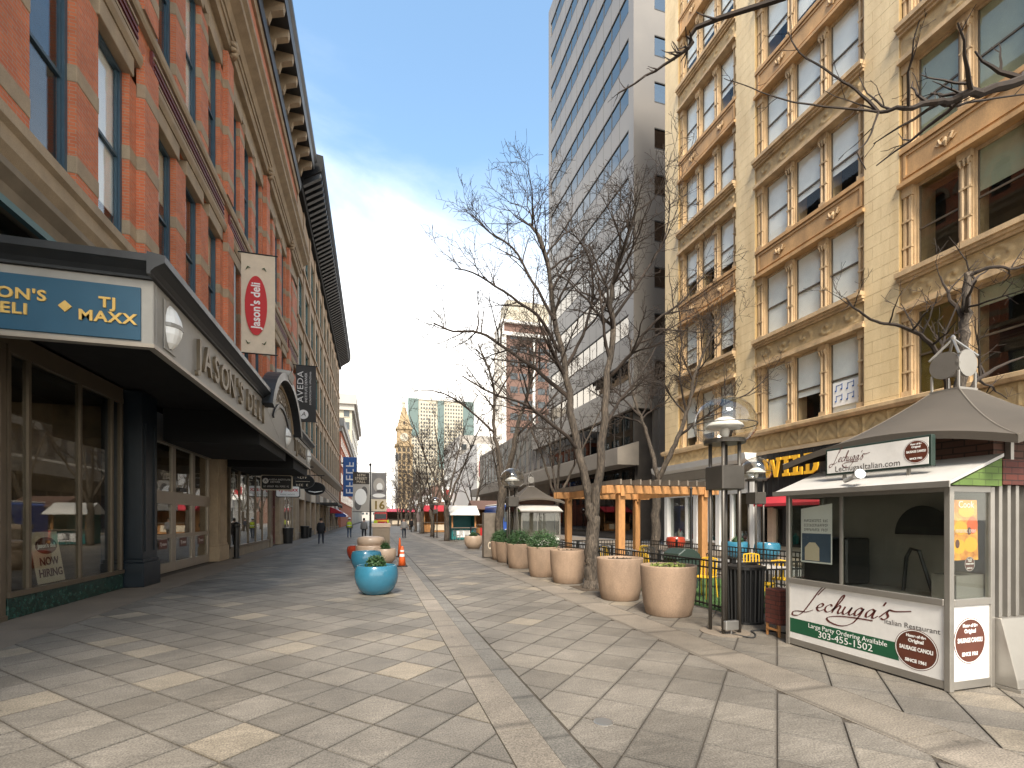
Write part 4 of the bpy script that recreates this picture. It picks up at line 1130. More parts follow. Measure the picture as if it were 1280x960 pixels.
# sill course, carved frieze and shop fascias
part('sill_course', MB().prism([(RX + .6, 5.62), (RX - .22, 5.62), (RX - .3, 5.72), (RX - .3, 5.84), (RX - .1, 5.9), (RX + .6, 5.9)], 'y', -.9, 26.2), M['terracotta_pale'], Y1B, world=True)
part('frieze_band', MB().box(RX - .04, RX + .8, -.9, 26.2, 4.86, 5.62), M['frieze'], Y1B, world=True)
for a, b in ((20, 26.1), (13.6, 19.9), (7.2, 13.5), (.8, 7.1)):
    part('frieze_carving', relief(a, b, 4.92, 5.6, RX - .045, fleur, 200, 14, .05), M['frieze'], Y1B, world=True, smooth=True)
part('fascia_moulding', MB().box(RX - .14, RX + .3, -.9, 18.55, 4.70, 4.85), M['stone_tan'], Y1B, world=True)
part('white_cornice', MB().prism([(RX + .3, 4.42), (RX - .5, 4.42), (RX - .72, 4.55), (RX - .8, 4.85), (RX + .3, 4.85)], 'y', 18.6, 26.5), M['white'], Y1B, world=True)
part('grey_soffit', MB().prism([(RX + .3, 3.95), (RX - .12, 3.95), (RX - .45, 4.40), (RX + .3, 4.40)], 'y', 18.6, 26.45), M['canopy_grey'], Y1B, world=True)
part('shop_back', MB().box(RX + 1.4, RX + 1.55, -.9, 26, 0, 4.8), M['interior'], Y1B, world=True)
# white-framed shop
def rshop(y0, y1, zt, fm, posts, base=.55, name='shop_window'):
    o = part(name, MB().box(RX + .05, RX + .3, y0, y1, zt, zt + .22), M[fm], Y1B, world=True)
    part('sill', MB().box(RX + .02, RX + .35, y0, y1, base - .1, base), M[fm], o)
    part('stall_riser', MB().box(RX + .12, RX + .35, y0, y1, 0.09, base - .1), M['far_grey'], o)
    for p in posts:
        part('mullion', MB().box(RX + .08, RX + .3, p - .07, p + .07, base, zt), M[fm], o)
    for a, b in zip(posts[:-1], posts[1:]):
        part('pane', MB().box(RX + .2, RX + .21, a + .07, b - .07, base, zt), M['glass_clear'], o)
    return o
wshop = rshop(19.0, 26.0, 3.0, 'white', [19.1, 20.5, 22.2, 24.2, 25.9])
part('sign_board', MB().box(RX + .1, RX + .35, 19.0, 26.0, 3.222, 3.94), M['white'], wshop)
marks(wshop, (RX + .095, 23.6, 3.6), Vector((0, -1, 0)), Vector(upz), 2.2, .36, 7, 'black', 9)
for y in (19.0, 21.35, 23.2, 26.0):
    part('pilaster', MB().box(RX - .05, RX + .4, y - .16, y + .16, .09, 3.9), M['white'], wshop, bevel=.01)
part('display_back', MB().box(RX + 1.0, RX + 1.1, 19, 26, .3, 3.0), M['interior_warm'], wshop)
dispR = random.Random(21)
def goods(o, y0, y1, n, x0=.4, x1=.9, z=.45, mats=('print_red', 'far_teal_p', 'print_white', 'cloth_grey', 'print_yellow')):
    for _ in range(n):
        y, x, h, r = dispR.uniform(y0, y1), dispR.uniform(x0, x1), dispR.uniform(.2, .7), dispR.uniform(.06, .16)
        mt = dispR.choice(['print_red', 'teal', 'print_white', 'cloth_grey', 'print_cream', 'black'])
        part('goods', MB().lathe([(r * .8, z), (r, z + h * .4), (r * .9, z + h * .7), (r * .3, z + h * .86), (r * .35, z + h)], 8, RX + x, y), M[mt], o)
part('display_shelf', MB().box(RX + .36, RX + 1.0, 19.1, 25.9, .35, .45), M['interior_warm'], wshop)
goods(wshop, 19.3, 25.7, 34)
def slab_font():
    """wide slab-serif capitals as boxes/prisms: unit height, list of polygons"""
    d = {}
    d['W'] = (1.25, [[(.0, 1), (.0, .86), (.06, .86), (.26, 0), (.44, 0), (.625, .6), (.81, 0), (.99, 0), (1.19, .86), (1.25, .86), (1.25, 1), (.93, 1), (.93, .86), (1.0, .86), (.9, .36), (.72, .92), (.53, .92), (.35, .36), (.25, .86), (.32, .86), (.32, 1)]])
    d['I'] = (.48, [[(0, 0), (.48, 0), (.48, .15), (.36, .15), (.36, .85), (.48, .85), (.48, 1), (0, 1), (0, .85), (.12, .85), (.12, .15), (0, .15)]])
    d['L'] = (.68, [[(0, 0), (.68, 0), (.68, .38), (.53, .38), (.53, .16), (.36, .16), (.36, .85), (.48, .85), (.48, 1), (0, 1), (0, .85), (.12, .85), (.12, .15), (0, .15)]])
    d['D'] = (.82, [[(0, 0), (.5, 0), (.74, .14), (.82, .36), (.82, .64), (.74, .86), (.5, 1), (0, 1), (0, .85), (.12, .85), (.12, .15), (0, .15)]])
    d['E'] = (.7, [[(0, 0), (.68, 0), (.68, .36), (.54, .36), (.54, .16), (.36, .16), (.36, .43), (.54, .43), (.54, .58), (.36, .58), (.36, .85), (.54, .85), (.54, .66), (.68, .66), (.68, 1), (0, 1), (0, .85), (.12, .85), (.12, .15), (0, .15)]])
    return d
wild = part('wild_fascia', MB().box(RX - .12, RX + .3, .4, 18.5, 2.75, 4.69), M['black'], Y1B, world=True)
for k in range(60):
    part('fascia_rib', MB().box(RX - .14, RX - .12, .5 + k * .3, .54 + k * .3, 2.8, 4.65), M['black'], wild)
SF = slab_font(); y = 18.1
for ch in 'WILD W':
    if ch == ' ':
        y -= .4; continue
    w, polys = SF[ch]
    for p in polys:
        mb = MB(); plaque(mb, [(a * .80, b * .86) for a, b in p], (RX - .145, y, 3.6), (0, -1, 0), upz, 0, .07)
        part('sign_letter', mb, M['print_yellow'], wild)
    if ch == 'D':
        mb = MB(); plaque(mb, [(.29, .13), (.39, .13), (.46, .32), (.46, .54), (.39, .72), (.29, .72)], (RX - .22, y, 3.6), (0, -1, 0), upz, 0, .004)
        part('letter_counter', mb, M['black'], wild)
    y -= w * .80 + .09
ra = part('red_awning', MB().prism([(RX + .3, 2.74), (RX - .1, 2.74), (RX - .55, 2.42), (RX - .55, 2.3), (RX + .3, 2.3)], 'y', 10.0, 18.3), M['red_awning'], Y1B, world=True)
rs = rshop(8.0, 18.5, 2.2, 'black', [8.1, 10.6, 13.0, 15.4, 17.2, 18.4], base=.6)
part('pink_jamb', MB().box(RX + .0, RX + .3, 17.75, 18.05, .09, 2.25), M['glaze_cream'], rs)
part('display_shelf', MB().box(RX + .36, RX + 1.0, 8.2, 18.3, .5, .6), M['interior'], rs)
goods(rs, 11.0, 18.0, 44, z=.6)
rshop(.5, 7.9, 3.2, 'bronze_frame', [.6, 3.0, 5.4, 7.8], base=.4)
# ================================================================ grey tower behind
TX, TY0, TY1 = 20.0, 34.2, 53.6
TW = thing('office_tower', 'grey panelled office tower with ribbon windows and brown glass base', 'building', (TX, TY0, 0))
TH = 3.76
part('core', MB().box(TX + .35, TX + 22, TY0 + .35, TY1 - .35, 0, 62), M['interior'], TW, world=True)
nfl = 13
zt0 = 13.0
ny, nx = 12, 12
pw = (TY1 - TY0 - 1.6) / ny
pane_me = MB().box(.06, .08, .03, pw - .03, .02, 1.58).mesh('pane', M['tower_glass'])
pane_mx = MB().box(.03, 1.77, .06, .08, .02, 1.58).mesh('pane', M['tower_glass'])
for f in range(nfl):
    z = zt0 + f * TH
    sp = part('spandrel_band', MB().box(TX, TX + .36, TY0, TY1, z + 1.62, z + TH), M['tower'], TW, world=True)
    part('spandrel_band', MB().box(TX + .36, TX + 22, TY0 - .0, TY0 + .36, z + 1.62, z + TH), M['tower'], TW, world=True)
    part('corner_pier', MB().box(TX, TX + .36, TY0, TY0 + .8, z, z + 1.62), M['tower'], TW, world=True)
    part('corner_pier', MB().box(TX, TX + .36, TY1 - .8, TY1, z, z + 1.62), M['tower'], TW, world=True)
    part('corner_pier', MB().box(TX + .36, TX + 1.9, TY0, TY0 + .36, z, z + 1.62), M['tower'], TW, world=True)
    mul = MB(); 
    for k in range(ny + 1):
        mul.box(TX + .03, TX + .12, TY0 + .8 + k * pw - .03, TY0 + .8 + k * pw + .03, z, z + 1.62)
    for k in range(8):
        mul.box(TX + 1.9 + k * 1.8 - .03, TX + 1.9 + k * 1.8 + .03, TY0 + .03, TY0 + .12, z, z + 1.62)
    for zz in (z - .05, z + 1.58):
        mul.box(TX - .006, TX + .02, TY0 + .8, TY1 - .8, zz, zz + .09).box(TX + 1.9, TX + 14.5, TY0 - .006, TY0 + .02, zz, zz + .09)
    part('mullion_row', mul, M['tower_joint'], TW, world=True, kind='stuff')
    for k in range(ny):
        link('pane', pane_me, TW, (0, .8 + k * pw, z))
    for k in range(7):
        link('pane', pane_mx, TW, (1.9 + k * 1.8, 0, z))
    jm = MB()
    for k in range(1, ny, 1):
        jm.box(TX - .004, TX, TY0 + .8 + k * pw - .015, TY0 + .8 + k * pw + .015, z + 1.64, z + TH - .02)
    part('panel_joint', jm, M['tower_joint'], TW, world=True, kind='stuff')
part('podium_band', MB().box(TX - .1, TX + 22, TY0 - .1, TY1 + 6, 10.6, 13.0), M['tower'], TW, world=True)
part('podium_overhang', MB().prism([(TX - 1.6, 6.0), (TX - 1.6, 7.3), (TX + .3, 7.9), (TX + .3, 6.0)], 'y', TY0 - .3, TY1 + 40), M['tower_dk'], TW, world=True)
part('podium_wall', MB().box(TX + .3, TX + 20, TY1, TY1 + 40, 0, 14.0), M['tower_dk'], TW, world=True)
part('podium_wall', MB().box(TX + .4, TX + 20, TY0 + .4, TY1, 0, 10.6), M['interior'], TW, world=True)
part('front_wall', MB().box(TX + 1.9, TX + 22, TY0 - .02, TY0 + .34, 0, 10.6), M['tower_dk'], TW, world=True)
for k in range(12):
    y = TY0 + .4 + k * 1.62
    part('pane', MB().box(TX + .26, TX + .28, y + .05, y + 1.57, 7.95, 10.55), M['brown_glass'], TW, world=True)
    part('mullion', MB().box(TX + .22, TX + .34, y - .05, y + .05, 7.9, 10.6), M['tower_joint'], TW, world=True)
    part('pane', MB().box(TX + .26, TX + .28, y + .05, y + 1.57, .6, 5.9), M['brown_glass'], TW, world=True)
for k in range(16):
    y = TY1 + .6 + k * 2.3
    part('window_strip', MB().box(TX + .24, TX + .32, y, y + .9, 8.2, 13.2), M['far_window'], TW, world=True)
    part('shop_opening', MB().box(TX + .22, TX + .32, y, y + 1.9, .5, 4.6), M['far_window'], TW, world=True)
# louvre stack added towards us, standing in for shade on the lower face
part('shade_louvre_stack', MB().box(TX + 2.2, TX + 8, TY0 - .25, TY0 - .03, 0, 12.6), M['tower_dk'], TW, world=True)
# ================================================================ kiosks
ZU = (0, 0, 1)
CURSIVE = {
    'L': (1.15, [[(.75, 2.0), (1.0, 2.75), (1.15, 3.1), (.95, 3.2), (.7, 2.6), (.45, 1.2), (.15, -.3), (-.25, -.95), (-.75, -.95), (-.8, -.5), (-.3, -.35), (.4, -.35), (.95, .05)]]),
    'e': (.72, [[(-.05, .35), (.35, .52), (.48, .82), (.3, 1.0), (.06, .7), (.08, .25), (.35, .0), (.72, .3)]]),
    'c': (.70, [[(.5, .78), (.36, 1.0), (.08, .7), (.08, .25), (.35, .0), (.70, .3)]]),
    'h': (.86, [[(-.05, .3), (.3, 1.3), (.42, 2.1), (.28, 2.25), (.14, 1.4), (.06, .0)], [(.08, .3), (.34, .95), (.52, .85), (.5, .3), (.62, .0), (.86, .3)]]),
    'u': (.92, [[(.04, .95), (.02, .3), (.2, .0), (.45, .35), (.58, .95)], [(.58, .95), (.55, .2), (.7, .0), (.92, .3)]]),
    'g': (.86, [[(.5, .82), (.3, 1.0), (.05, .6), (.12, .06), (.36, .2), (.56, .95)], [(.56, .95), (.46, -.2), (.2, -1.0), (-.5, -1.45), (-1.5, -1.2), (-1.9, -.7), (-1.2, -.35), (.1, -.25), (1.6, -.3)]]),
    'a': (.92, [[(.5, .82), (.3, 1.0), (.05, .6), (.12, .06), (.36, .2), (.56, .95)], [(.56, .95), (.55, .2), (.7, .0), (.92, .3)]]),
    "'": (.22, [[(.0, 1.5), (.06, 1.95)]]),
    's': (.7, [[(-.1, .2), (.3, 1.15), (.26, .8), (.46, .35), (.3, .0), (.02, .1)], [(.3, 1.15), (.8, 1.05), (1.7, 1.25)]]),
}
def script_word(word, org, right, up, sc, w=.13):
    mb = MB(); x = 0
    for ch in word:
        adv, strokes = CURSIVE[ch]
        for st in strokes:
            ribbon(mb, [(x + a, b) for a, b in st], org, right, up, sc, w, lift=.0015)
        x += adv
    return mb
def badge(o, org, right, r, name='badge', both=True):
    ri, uu = Vector(right), Vector(ZU); n = ri.cross(uu)
    def at(a, b, l): return Vector(org) + ri * a + uu * b + n * l
    b = MB(); plaque(b, ellipse_pts(0, 0, r, r, 36), org, ri, uu, .0008, .0012); part(name, b, M['sbrown'], o)
    ring = MB()
    for k in range(36):
        a0, a1 = 2 * PI * k / 36, 2 * PI * (k + 1) / 36
        ring.poly([tuple(at(q * r * math.cos(t), q * r * math.sin(t), .0028)) for q, t in ((.93, a0), (.97, a0), (.97, a1), (.93, a1))])
    part('badge_ring', ring, M['print_white'], o)
    for body, s, yy in (('Home of the', .19, .66), ('Original', .24, .42), ('SAUSAGE CANOLI', .27, .02), ('SINCE 1961', .22, -.58)):
        text(body, r * s, at(0, yy * r, .003), right, ZU, M['print_white'], o, depth=.001, sx=.70 if len(body) > 12 else .92, bold=.002 * r / .2)
def kiosk(loc, rz, label, detail):
    o = thing('vending_kiosk', label, 'kiosk', loc, 'tent-roofed vending kiosks', rz)
    km = M['kiosk_metal']
    for x, y in ((0, 0), (0, 1.94), (.6, 0), (.6, 1.94)):
        part('post', MB().box(x, x + .06, y, y + .06, .0, 2.08), km, o, bevel=.006)
    for x, y0, y1 in ((.005, .06, 1.94),):
        part('rail', MB().box(x, x + .05, y0, y1, .02, .10), km, o); part('rail', MB().box(x - .01, x + .05, y0, y1, .86, .93), km, o, bevel=.005); part('rail', MB().box(x, x + .05, y0, y1, 2.02, 2.08), km, o)
    for y in (.005, 1.945):
        part('rail', MB().box(.06, .6, y, y + .05, .02, .10), km, o); part('rail', MB().box(.06, .6, y - .008, y + .05, .86, .93), km, o, bevel=.005); part('rail', MB().box(.06, .6, y, y + .05, 2.02, 2.08), km, o)
    fp = part('front_panel', MB().box(.018, .035, .06, 1.94, .10, .86), M['white_panel'], o)
    sp = part('side_panel', MB().box(.06, .6, .018, .035, .10, .86), M['white_panel'], o)
    part('side_panel', MB().box(.06, .6, 1.965, 1.98, .10, .86), M['white_panel'], o)
    part('mullion', MB().box(.012, .045, 1.17, 1.20, .93, 2.02), km, o)
    gm = M['glass_clear'] if detail else M['glass_dark']
    for y0, y1 in ((.06, 1.17), (1.20, 1.94)):
        part('pane', MB().box(.024, .03, y0, y1, .93, 2.02), gm, o)
    part('pane', MB().box(.06, .6, .024, .03, .93, 2.02), gm, o)
    part('pane', MB().box(.06, .6, 1.97, 1.976, .93, 2.02), gm, o)
    part('counter', MB().box(.05, .63, .06, 1.94, .88, .905), M['kiosk_metal'], o)
    part('inner_wall', MB().box(.662, .70, .05, 1.95, .1, 2.4), M['kiosk_metal'], o)
    # lean-to roof with brick-print cheeks
    part('lean_to_roof', MB().prism([(-.13, 2.085), (-.13, 2.115), (.665, 2.42), (.665, 2.385)], 'y', -.07, 2.07), M['roof_sheet'], o)
    part('gutter', MB().prism([(-.15, 2.06), (-.13, 2.06), (-.131, 2.12), (-.15, 2.12)], 'y', -.08, 2.08), km, o)
    for y in (-.055, 2.02):
        part('cheek', MB().prism([(-.06, 2.083), (.66, 2.083), (.66, 2.37)], 'y', y, y + .035), M['kgreen'], o)
    # core
    part('core_wall', MB().box(.70, 2.6, .12, 1.88, 0.0, 2.36), M['interior'], o)
    for y in (.06, 1.91):
        part('side_cladding', MB().box(.70, 2.6, y, y + .03, .72, 2.10), M['kiosk_metal'], o)
    part('brick_band', MB().box(.668, 2.7, -.06, 2.06, 2.10, 2.36), M['kred'], o)
    part('drum', MB().box(.74, 2.60, .06, 1.94, 2.362, 2.69), M['kbrown'], o)
    for y, sgn in ((-.02, -1), (2.02, 1)):
        for x in (.69, .82, .95, 1.10, 1.24, 1.9, 2.03, 2.5):
            part('post', MB().box(x, x + .045, min(y, y - sgn * .1), max(y, y - sgn * .1), .72, 2.098), km, o, bevel=.005)
        for x0, x1 in ((.66, 1.3), (1.88, 2.58)):
            part('flared_base', MB().prism([(y - sgn * .12, .03), (y + sgn * .17, .03), (y + sgn * .16, .12), (y + sgn * .03, .72), (y - sgn * .12, .72)], 'x', x0, x1), km, o, bevel=.008)
            part('plinth', MB().box(x0 - .01, x1 + .01, min(y - sgn * .12, y + sgn * .19), max(y - sgn * .12, y + sgn * .19), 0, .03), km, o)
        part('side_window', MB().box(1.3, 1.88, min(y, y - sgn * .03), max(y, y - sgn * .03), .85, 2.09), M['glass_dark'], o)
        part('side_panel', MB().box(1.3, 1.88, min(y, y - sgn * .03), max(y, y - sgn * .03), .05, .85), M['white_panel'], o)
    for x in (.9, 1.9):
        for y in (.0, 1.95):
            part('roof_post', MB().box(x, x + .05, y, y + .05, 2.36, 2.72), km, o)
    # tent: concave four-sided fabric with arched eaves
    cx, cy, hw, tz = 1.68, 1.0, 1.36, 3.40
    tent, seam = MB(), MB()
    def tp(side, u, s):
        a = (u * 2 - 1)
        e = 2.55 + .20 * (1 - a * a)
        top = .15
        w = hw * (1 - s) + top * s
        z = e * (1 - s) + (2.55 + (tz - 2.55) * (s ** 1.35)) * s if False else e + (tz - e) * (.55 * s + .45 * s * s)
        bulge = hw - .10 * (1 - a * a) * (1 - s) * 0
        x, y = a * w, -w
        for _ in range(side):
            x, y = -y, x
        return (cx + x, cy + y, z)
    for sd in range(4):
        tent.grid(lambda u, s: tp(sd, u, s), 14, 10)
        tent.grid(lambda u, s: tuple(Vector(tp(sd, u, 0)) - Vector((0, 0, .085 * (1 - s)))), 14, 1)
        tent.grid(lambda u, s: tuple(Vector(tp(sd, 1 - u, s)) - Vector((0, 0, .012))), 14, 10)
        seam.tube([Vector(tp(sd, 0, s / 10)) + Vector((0, 0, .002)) for s in range(11)], .009, 5)
    part('tent_roof', tent, M['tent'], o, smooth=True)
    part('tent_seam', seam, M['tent_pale'], o)
    fin = part('finial', MB().box(cx - .17, cx + .17, cy - .17, cy + .17, 3.38, 3.41), km, o)
    for sx in (-1, 1):
        for sy in (-1, 1):
            part('strut', MB().tube([(cx + sx * .15, cy + sy * .15, 3.40), (cx + sx * .15, cy + sy * .15, 3.62)], .016, 6), km, fin)
            part('strut', MB().tube([(cx + sx * .17, cy + sy * .17, 3.82), (cx, cy, 4.08)], .016, 6), km, fin)
    part('block', MB().box(cx - .13, cx + .13, cy - .13, cy + .13, 3.62, 3.84), km, fin)
    part('tip', MB().lathe([(.01, 4.04), (.03, 4.07), (.03, 4.1), (.01, 4.13)], 8, cx, cy), km, fin)
    d1 = MB(); plaque(d1, ellipse_pts(0, 0, .17, .17, 24), (cx - .135, cy, 3.72), (0, -1, 0), ZU, 0, .03); part('disc', d1, km, fin)
    d1 = MB(); plaque(d1, ellipse_pts(0, 0, .17, .17, 24), (cx, cy - .135, 3.72), (1, 0, 0), ZU, 0, .03); part('disc', d1, km, fin)
    if not detail:
        return o
    Rt = Vector((0, -1, 0))
    # front panel print
    gb = MB(); plaque(gb, [(0, 0), (1.44, 0), (1.40, .195), (0, .195)], (.018, 1.94, .18), Rt, ZU, .0004, .0006); part('green_band', gb, M['sgreen'], fp)
    part('script', script_word("Lechuga's", (.0165, 1.73, .53), Vector((0, -1.13, .075)), Vector((0, 0, .72)), .142, .17), M['script'], fp)
    text('Italian Restaurant', .08, (.0165, .38, .585), Rt, ZU, M['ink'], fp, depth=.001, sx=1.0)
    text('Large Party Ordering Available', .082, (.0165, 1.14, .325), Rt, ZU, M['print_white'], fp, depth=.001)
    text('303-455-1502', .118, (.0165, 1.15, .237), Rt, ZU, M['print_white'], fp, depth=.001, sx=1.08)
    badge(fp, (.018, .33, .345), Rt, .215)
    badge(sp, (.31, .018, .50), Vector((1, 0, 0)), .235)
    # roof sign
    sg = part('roof_sign', MB().box(.16, .22, .27, 1.52, 2.31, 2.65), M['metal_green'], o, bevel=.006)
    part('sign_face', MB().box(.154, .16, .30, 1.49, 2.335, 2.625), M['white_panel'], sg)
    [part('sign_leg', MB().box(.17, .2, e, e + .03, 2.19, 2.31), M['kiosk_metal'], sg) for e in (.5, 1.26)]
    part('script', script_word("Lechuga's", (.153, 1.40, 2.47), Rt, Vector(ZU), .056, .17), M['script'], sg)
    text('LechugasItalian.com', .1, (.1525, .98, 2.378), Rt, ZU, M['ink'], sg, depth=.001)
    badge(sg, (.154, .42, 2.48), Rt, .128)
    spot = part('spotlight', MB().tube([(-.02, 1.1, 2.21), (-.06, .98, 2.235), (-.08, .92, 2.25)], [.028, .03, .03], 8), M['steel'], o)
    part('lens_hood', MB().tube([(-.08, .92, 2.25), (-.10, .86, 2.265), (-.11, .84, 2.27)], [.04, .06, .06], 10), M['steel'], spot)
    # things shown in the windows
    fpos = MB(); plaque(fpos, [(0, 0), (.38, 0), (.36, .62), (.02, .62)], (.12, .06, 1.32), Vector((1, 0, 0)), ZU, 0, .004); po = part('food_poster', fpos, M['food'], o)
    rr = random.Random(4)
    for k, (a, b, rx, ry, mt) in enumerate(((.10, .14, .09, .075, 'print_yellow'), (.27, .16, .10, .08, 'print_yellow'), (.12, .33, .1, .07, 'print_yellow'), (.29, .36, .08, .09, 'orange'), (.2, .5, .12, .06, 'print_yellow'), (.07, .17, .03, .045, 'sbrown'), (.24, .3, .03, .04, 'sbrown'))):
        e = MB(); plaque(e, ellipse_pts(a, b, rx, ry, 16), (.12, .06, 1.32), Vector((1, 0, 0)), ZU, .004 + .0006 * k, .0005); part('roll_print', e, M[mt], po)
    text('Cook', .1, (.31, .050, 1.89), (1, 0, 0), ZU, M['print_white'], po, depth=.001); marks(po, (.31, .051, 1.62), (1, 0, 0), ZU, .3, .03, 15, 'print_white', 11)
    badge(po, (.36, .05, 1.28), Vector((1, 0, 0)), .075)
    pp = MB(); plaque(pp, [(0, 0), (.46, 0), (.46, .78), (0, .72)], (.06, 1.80, 1.16), Rt, ZU, 0, .003); pa = part('paper_sign', pp, M['print_white'], o)
    pp = MB(); plaque(pp, [(.015, .02), (.445, .02), (.445, .39), (.015, .39)], (.06, 1.80, 1.16), Rt, ZU, .0032, .0006); part('photo_print', pp, M['denim'], pa)
    pp = MB(); plaque(pp, [(.06, .03), (.28, .03), (.28, .2), (.22, .27), (.13, .27), (.06, .2)], (.06, 1.80, 1.16), Rt, ZU, .004, .0006); part('photo_print', pp, M['print_cream'], pa)
    for i in range(3):
        marks(pa, (.0565, 1.57, 1.72 - i * .06), Rt, Vector(ZU), .36, .035, 15, 'ink', 12 + i)
    hm_ = MB(); plaque(hm_, [(-.3, 0)] + [(.3 * math.cos(t * PI / 16), .34 * math.sin(t * PI / 16)) for t in range(17)][::-1][1:-1][::1] + [(.3, 0)], (.55, .62, 1.56), Rt, ZU, 0, .006)
    hmo = part('half_round_sign', hm_, M['black'], o)
    part('stool_tube', MB().tube([(.4, .72, .91), (.42, .70, 1.3), (.43, .66, 1.40), (.44, .58, 1.38), (.46, .48, 1.0), (.47, .46, .91)], .02, 8), M['black'], o)
    part('drinks_cooler', MB().box(.2, .6, 1.26, 1.9, .91, 1.5), M['black'], o, bevel=.02)
    part('shelf_box', MB().box(.2, .62, .07, .3, .91, 1.16), M['kiosk_metal'], o)
    return o
kiosk((5.55, 3.4, 0), 0, 'restaurant kiosk with white printed panels, script lettering and brown tent roof', True)
kiosk((8.75, 21.8, 0), PI / 2, 'unlettered kiosk with tent roof standing behind the clipped shrubs', False)
# red-brick patterned stand next to the kiosk
mbd = thing('brick_stand', 'small red brick-patterned stand on wooden legs beside the kiosk', 'stand', (5.72, 5.78, 0))
part('panel', MB().box(-.03, .22, -.14, .14, .18, .70), M['kred'], mbd, bevel=.008)
for x in (-.02, .18):
    for y in (-.12, .1):
        part('leg', MB().box(x, x + .03, y, y + .025, 0, .18), M['cedar'], mbd)
part('foot_rail', MB().box(-.028, .0, -.095, .1, .09, .12), M['cedar'], mbd)
# ================================================================ globe lamps
def lamp(loc, label, s=1.0, junction=False):
    o = thing('globe_lamp', label, 'street lamp', loc, 'clear globe lamps on clustered poles')
    lm = M['lamp_metal']
    for sx in (-1, 1):
        for sy in (-1, 1):
            part('pole', MB().tube([(sx * .145, sy * .145, 0), (sx * .145, sy * .145, 2.96)], .028, 10), lm, o, smooth=True)
    part('base_plate', MB().lathe([(.36, 0), (.36, .012), (.33, .018)], 24), M['concrete'], o)
    part('ballast_box', MB().box(-.20, .20, -.20, .20, 2.19, 2.55), lm, o, bevel=.012)
    part('collar', MB().lathe([(.26, 2.90), (.30, 2.90), (.31, 2.96), (.26, 2.96)], 24), lm, o, smooth=False)
    part('reflector', MB().lathe([(.28, 3.15), (.26, 3.19), (.10, 3.30), (.02, 3.31)], 20), M['sconce'], o, smooth=True)
    part('bulb', MB().lathe([(.03, 2.97), (.06, 3.02), (.075, 3.09), (.05, 3.145)], 12), M['sconce'], o, smooth=True)
    prof = [(.27, 2.92), (.35, 2.965), (.43, 3.06), (.455, 3.18), (.44, 3.32), (.38, 3.45), (.27, 3.55), (.13, 3.61), (.015, 3.63)]
    part('globe', MB().lathe(prof, 32), M['dome'], o, smooth=True)
    part('ring', MB().tube([(.46 * math.cos(t * PI / 16), .46 * math.sin(t * PI / 16), 3.18) for t in range(33)], .008, 5), lm, o)
    if junction:
        part('junction_box', MB().box(-.17, .06, -.24, -.17, .08, .22), M['steel'], o, bevel=.01)
        part('conduit', MB().tube([(-.05, -.2, .0), (-.05, -.2, .09)], .014, 6), M['steel'], o)
    return o
lamp((5.2, 6.2, 0), 'globe lamp on four poles beside the black litter bin and railings', junction=True)
lamp((11.3, 12.1, 0), 'globe lamp behind the patio, in front of the yellow shop letters')
lamp((5.0, 17.3, 0), 'globe lamp rising between the planters of clipped shrubs')
for k, (x, y, lb) in enumerate(((5.3, 43.0, 'globe lamp just past the tree by the teal cabinet'), (5.3, 57.0, 'globe lamp among the far bare trees'), (5.3, 66.0, 'globe lamp among the far bare trees'), (11.3, 33.0, 'globe lamp beside the blue food truck'), (5.3, 77.0, 'globe lamp among the far bare trees'))):
    lamp((x, y, 0), lb)
cb = MB().tube(smooth_path([(5.15, 6.0, .02), (5.3, 5.75, .014), (5.5, 5.9, .014), (5.62, 6.1, .014), (5.9, 6.0, .014), (6.1, 5.6, .014)]), .012, 6)
tag(part('power_cable', cb, M['rubber'], None), 'black power cable lying between the lamp base and kiosk', 'cable')
# ================================================================ planters
LEAFR = random.Random(8)
def foliage(rx, ry, rz, z, n, size=.045, flat=False):
    mb = MB()
    for _ in range(n):
        a, b = LEAFR.uniform(0, 2 * PI), math.acos(LEAFR.uniform(-.25, 1))
        q = LEAFR.uniform(.55, 1.05) * (1 + .12 * math.sin(a * 5 + b * 4))
        c = Vector((rx * q * math.sin(b) * math.cos(a), ry * q * math.sin(b) * math.sin(a), z + rz * q * math.cos(b)))
        u = Vector((LEAFR.uniform(-1, 1), LEAFR.uniform(-1, 1), LEAFR.uniform(-.3, 1))).normalized()
        v = u.orthogonal().normalized() * size * .42; u = u * size * LEAFR.uniform(.6, 1.2)
        mb.add([tuple(c - u), tuple(c + v), tuple(c + u), tuple(c - v)], [(0, 1, 2), (0, 2, 3)])
    return mb
tubp = [(.385, 0), (.40, .015), (.445, .20), (.478, .45), (.497, .78), (.50, .875), (.495, .90), (.455, .90), (.445, .84), (.43, .80)]
tub_me = MB().lathe(tubp, 40).mesh('tub', M['planter'], True)
soil_me = MB().lathe([(.442, .78), (.25, .815), (.02, .82)], 20).mesh('soil', M['soil'], True)
def tub(loc, label, plant, s=1.0):
    o = thing('round_planter', label, 'planter', loc, 'beige round planters along the patio')
    link('tub', tub_me, o).scale = (s, s, s)
    link('soil', soil_me, o).scale = (s, s, s)
    if plant == 'shrub':
        part('shrub', foliage(.46 * s, .46 * s, .42, .95 * s, 2600, .035), M['leaf'], o, kind='stuff')
    elif plant == 'pansy':
        part('bedding', foliage(.36, .36, .10, .83, 260, .05), M['leaf_lt'], o, kind='stuff')
        part('dark_leaves', foliage(.38, .38, .08, .82, 160, .06), M['soil'], o, kind='stuff')
    else:
        part('dead_leaves', foliage(.36, .36, .06, .83, 160, .05), M['soil'], o, kind='stuff')
    return o
tub((5.2, 7.67, 0), 'beige round planter with sparse yellow-green bedding beside the railings', 'pansy')
tub((5.16, 9.4, 0), 'beige round planter of bare soil next to the yellow-green one', 'bare')
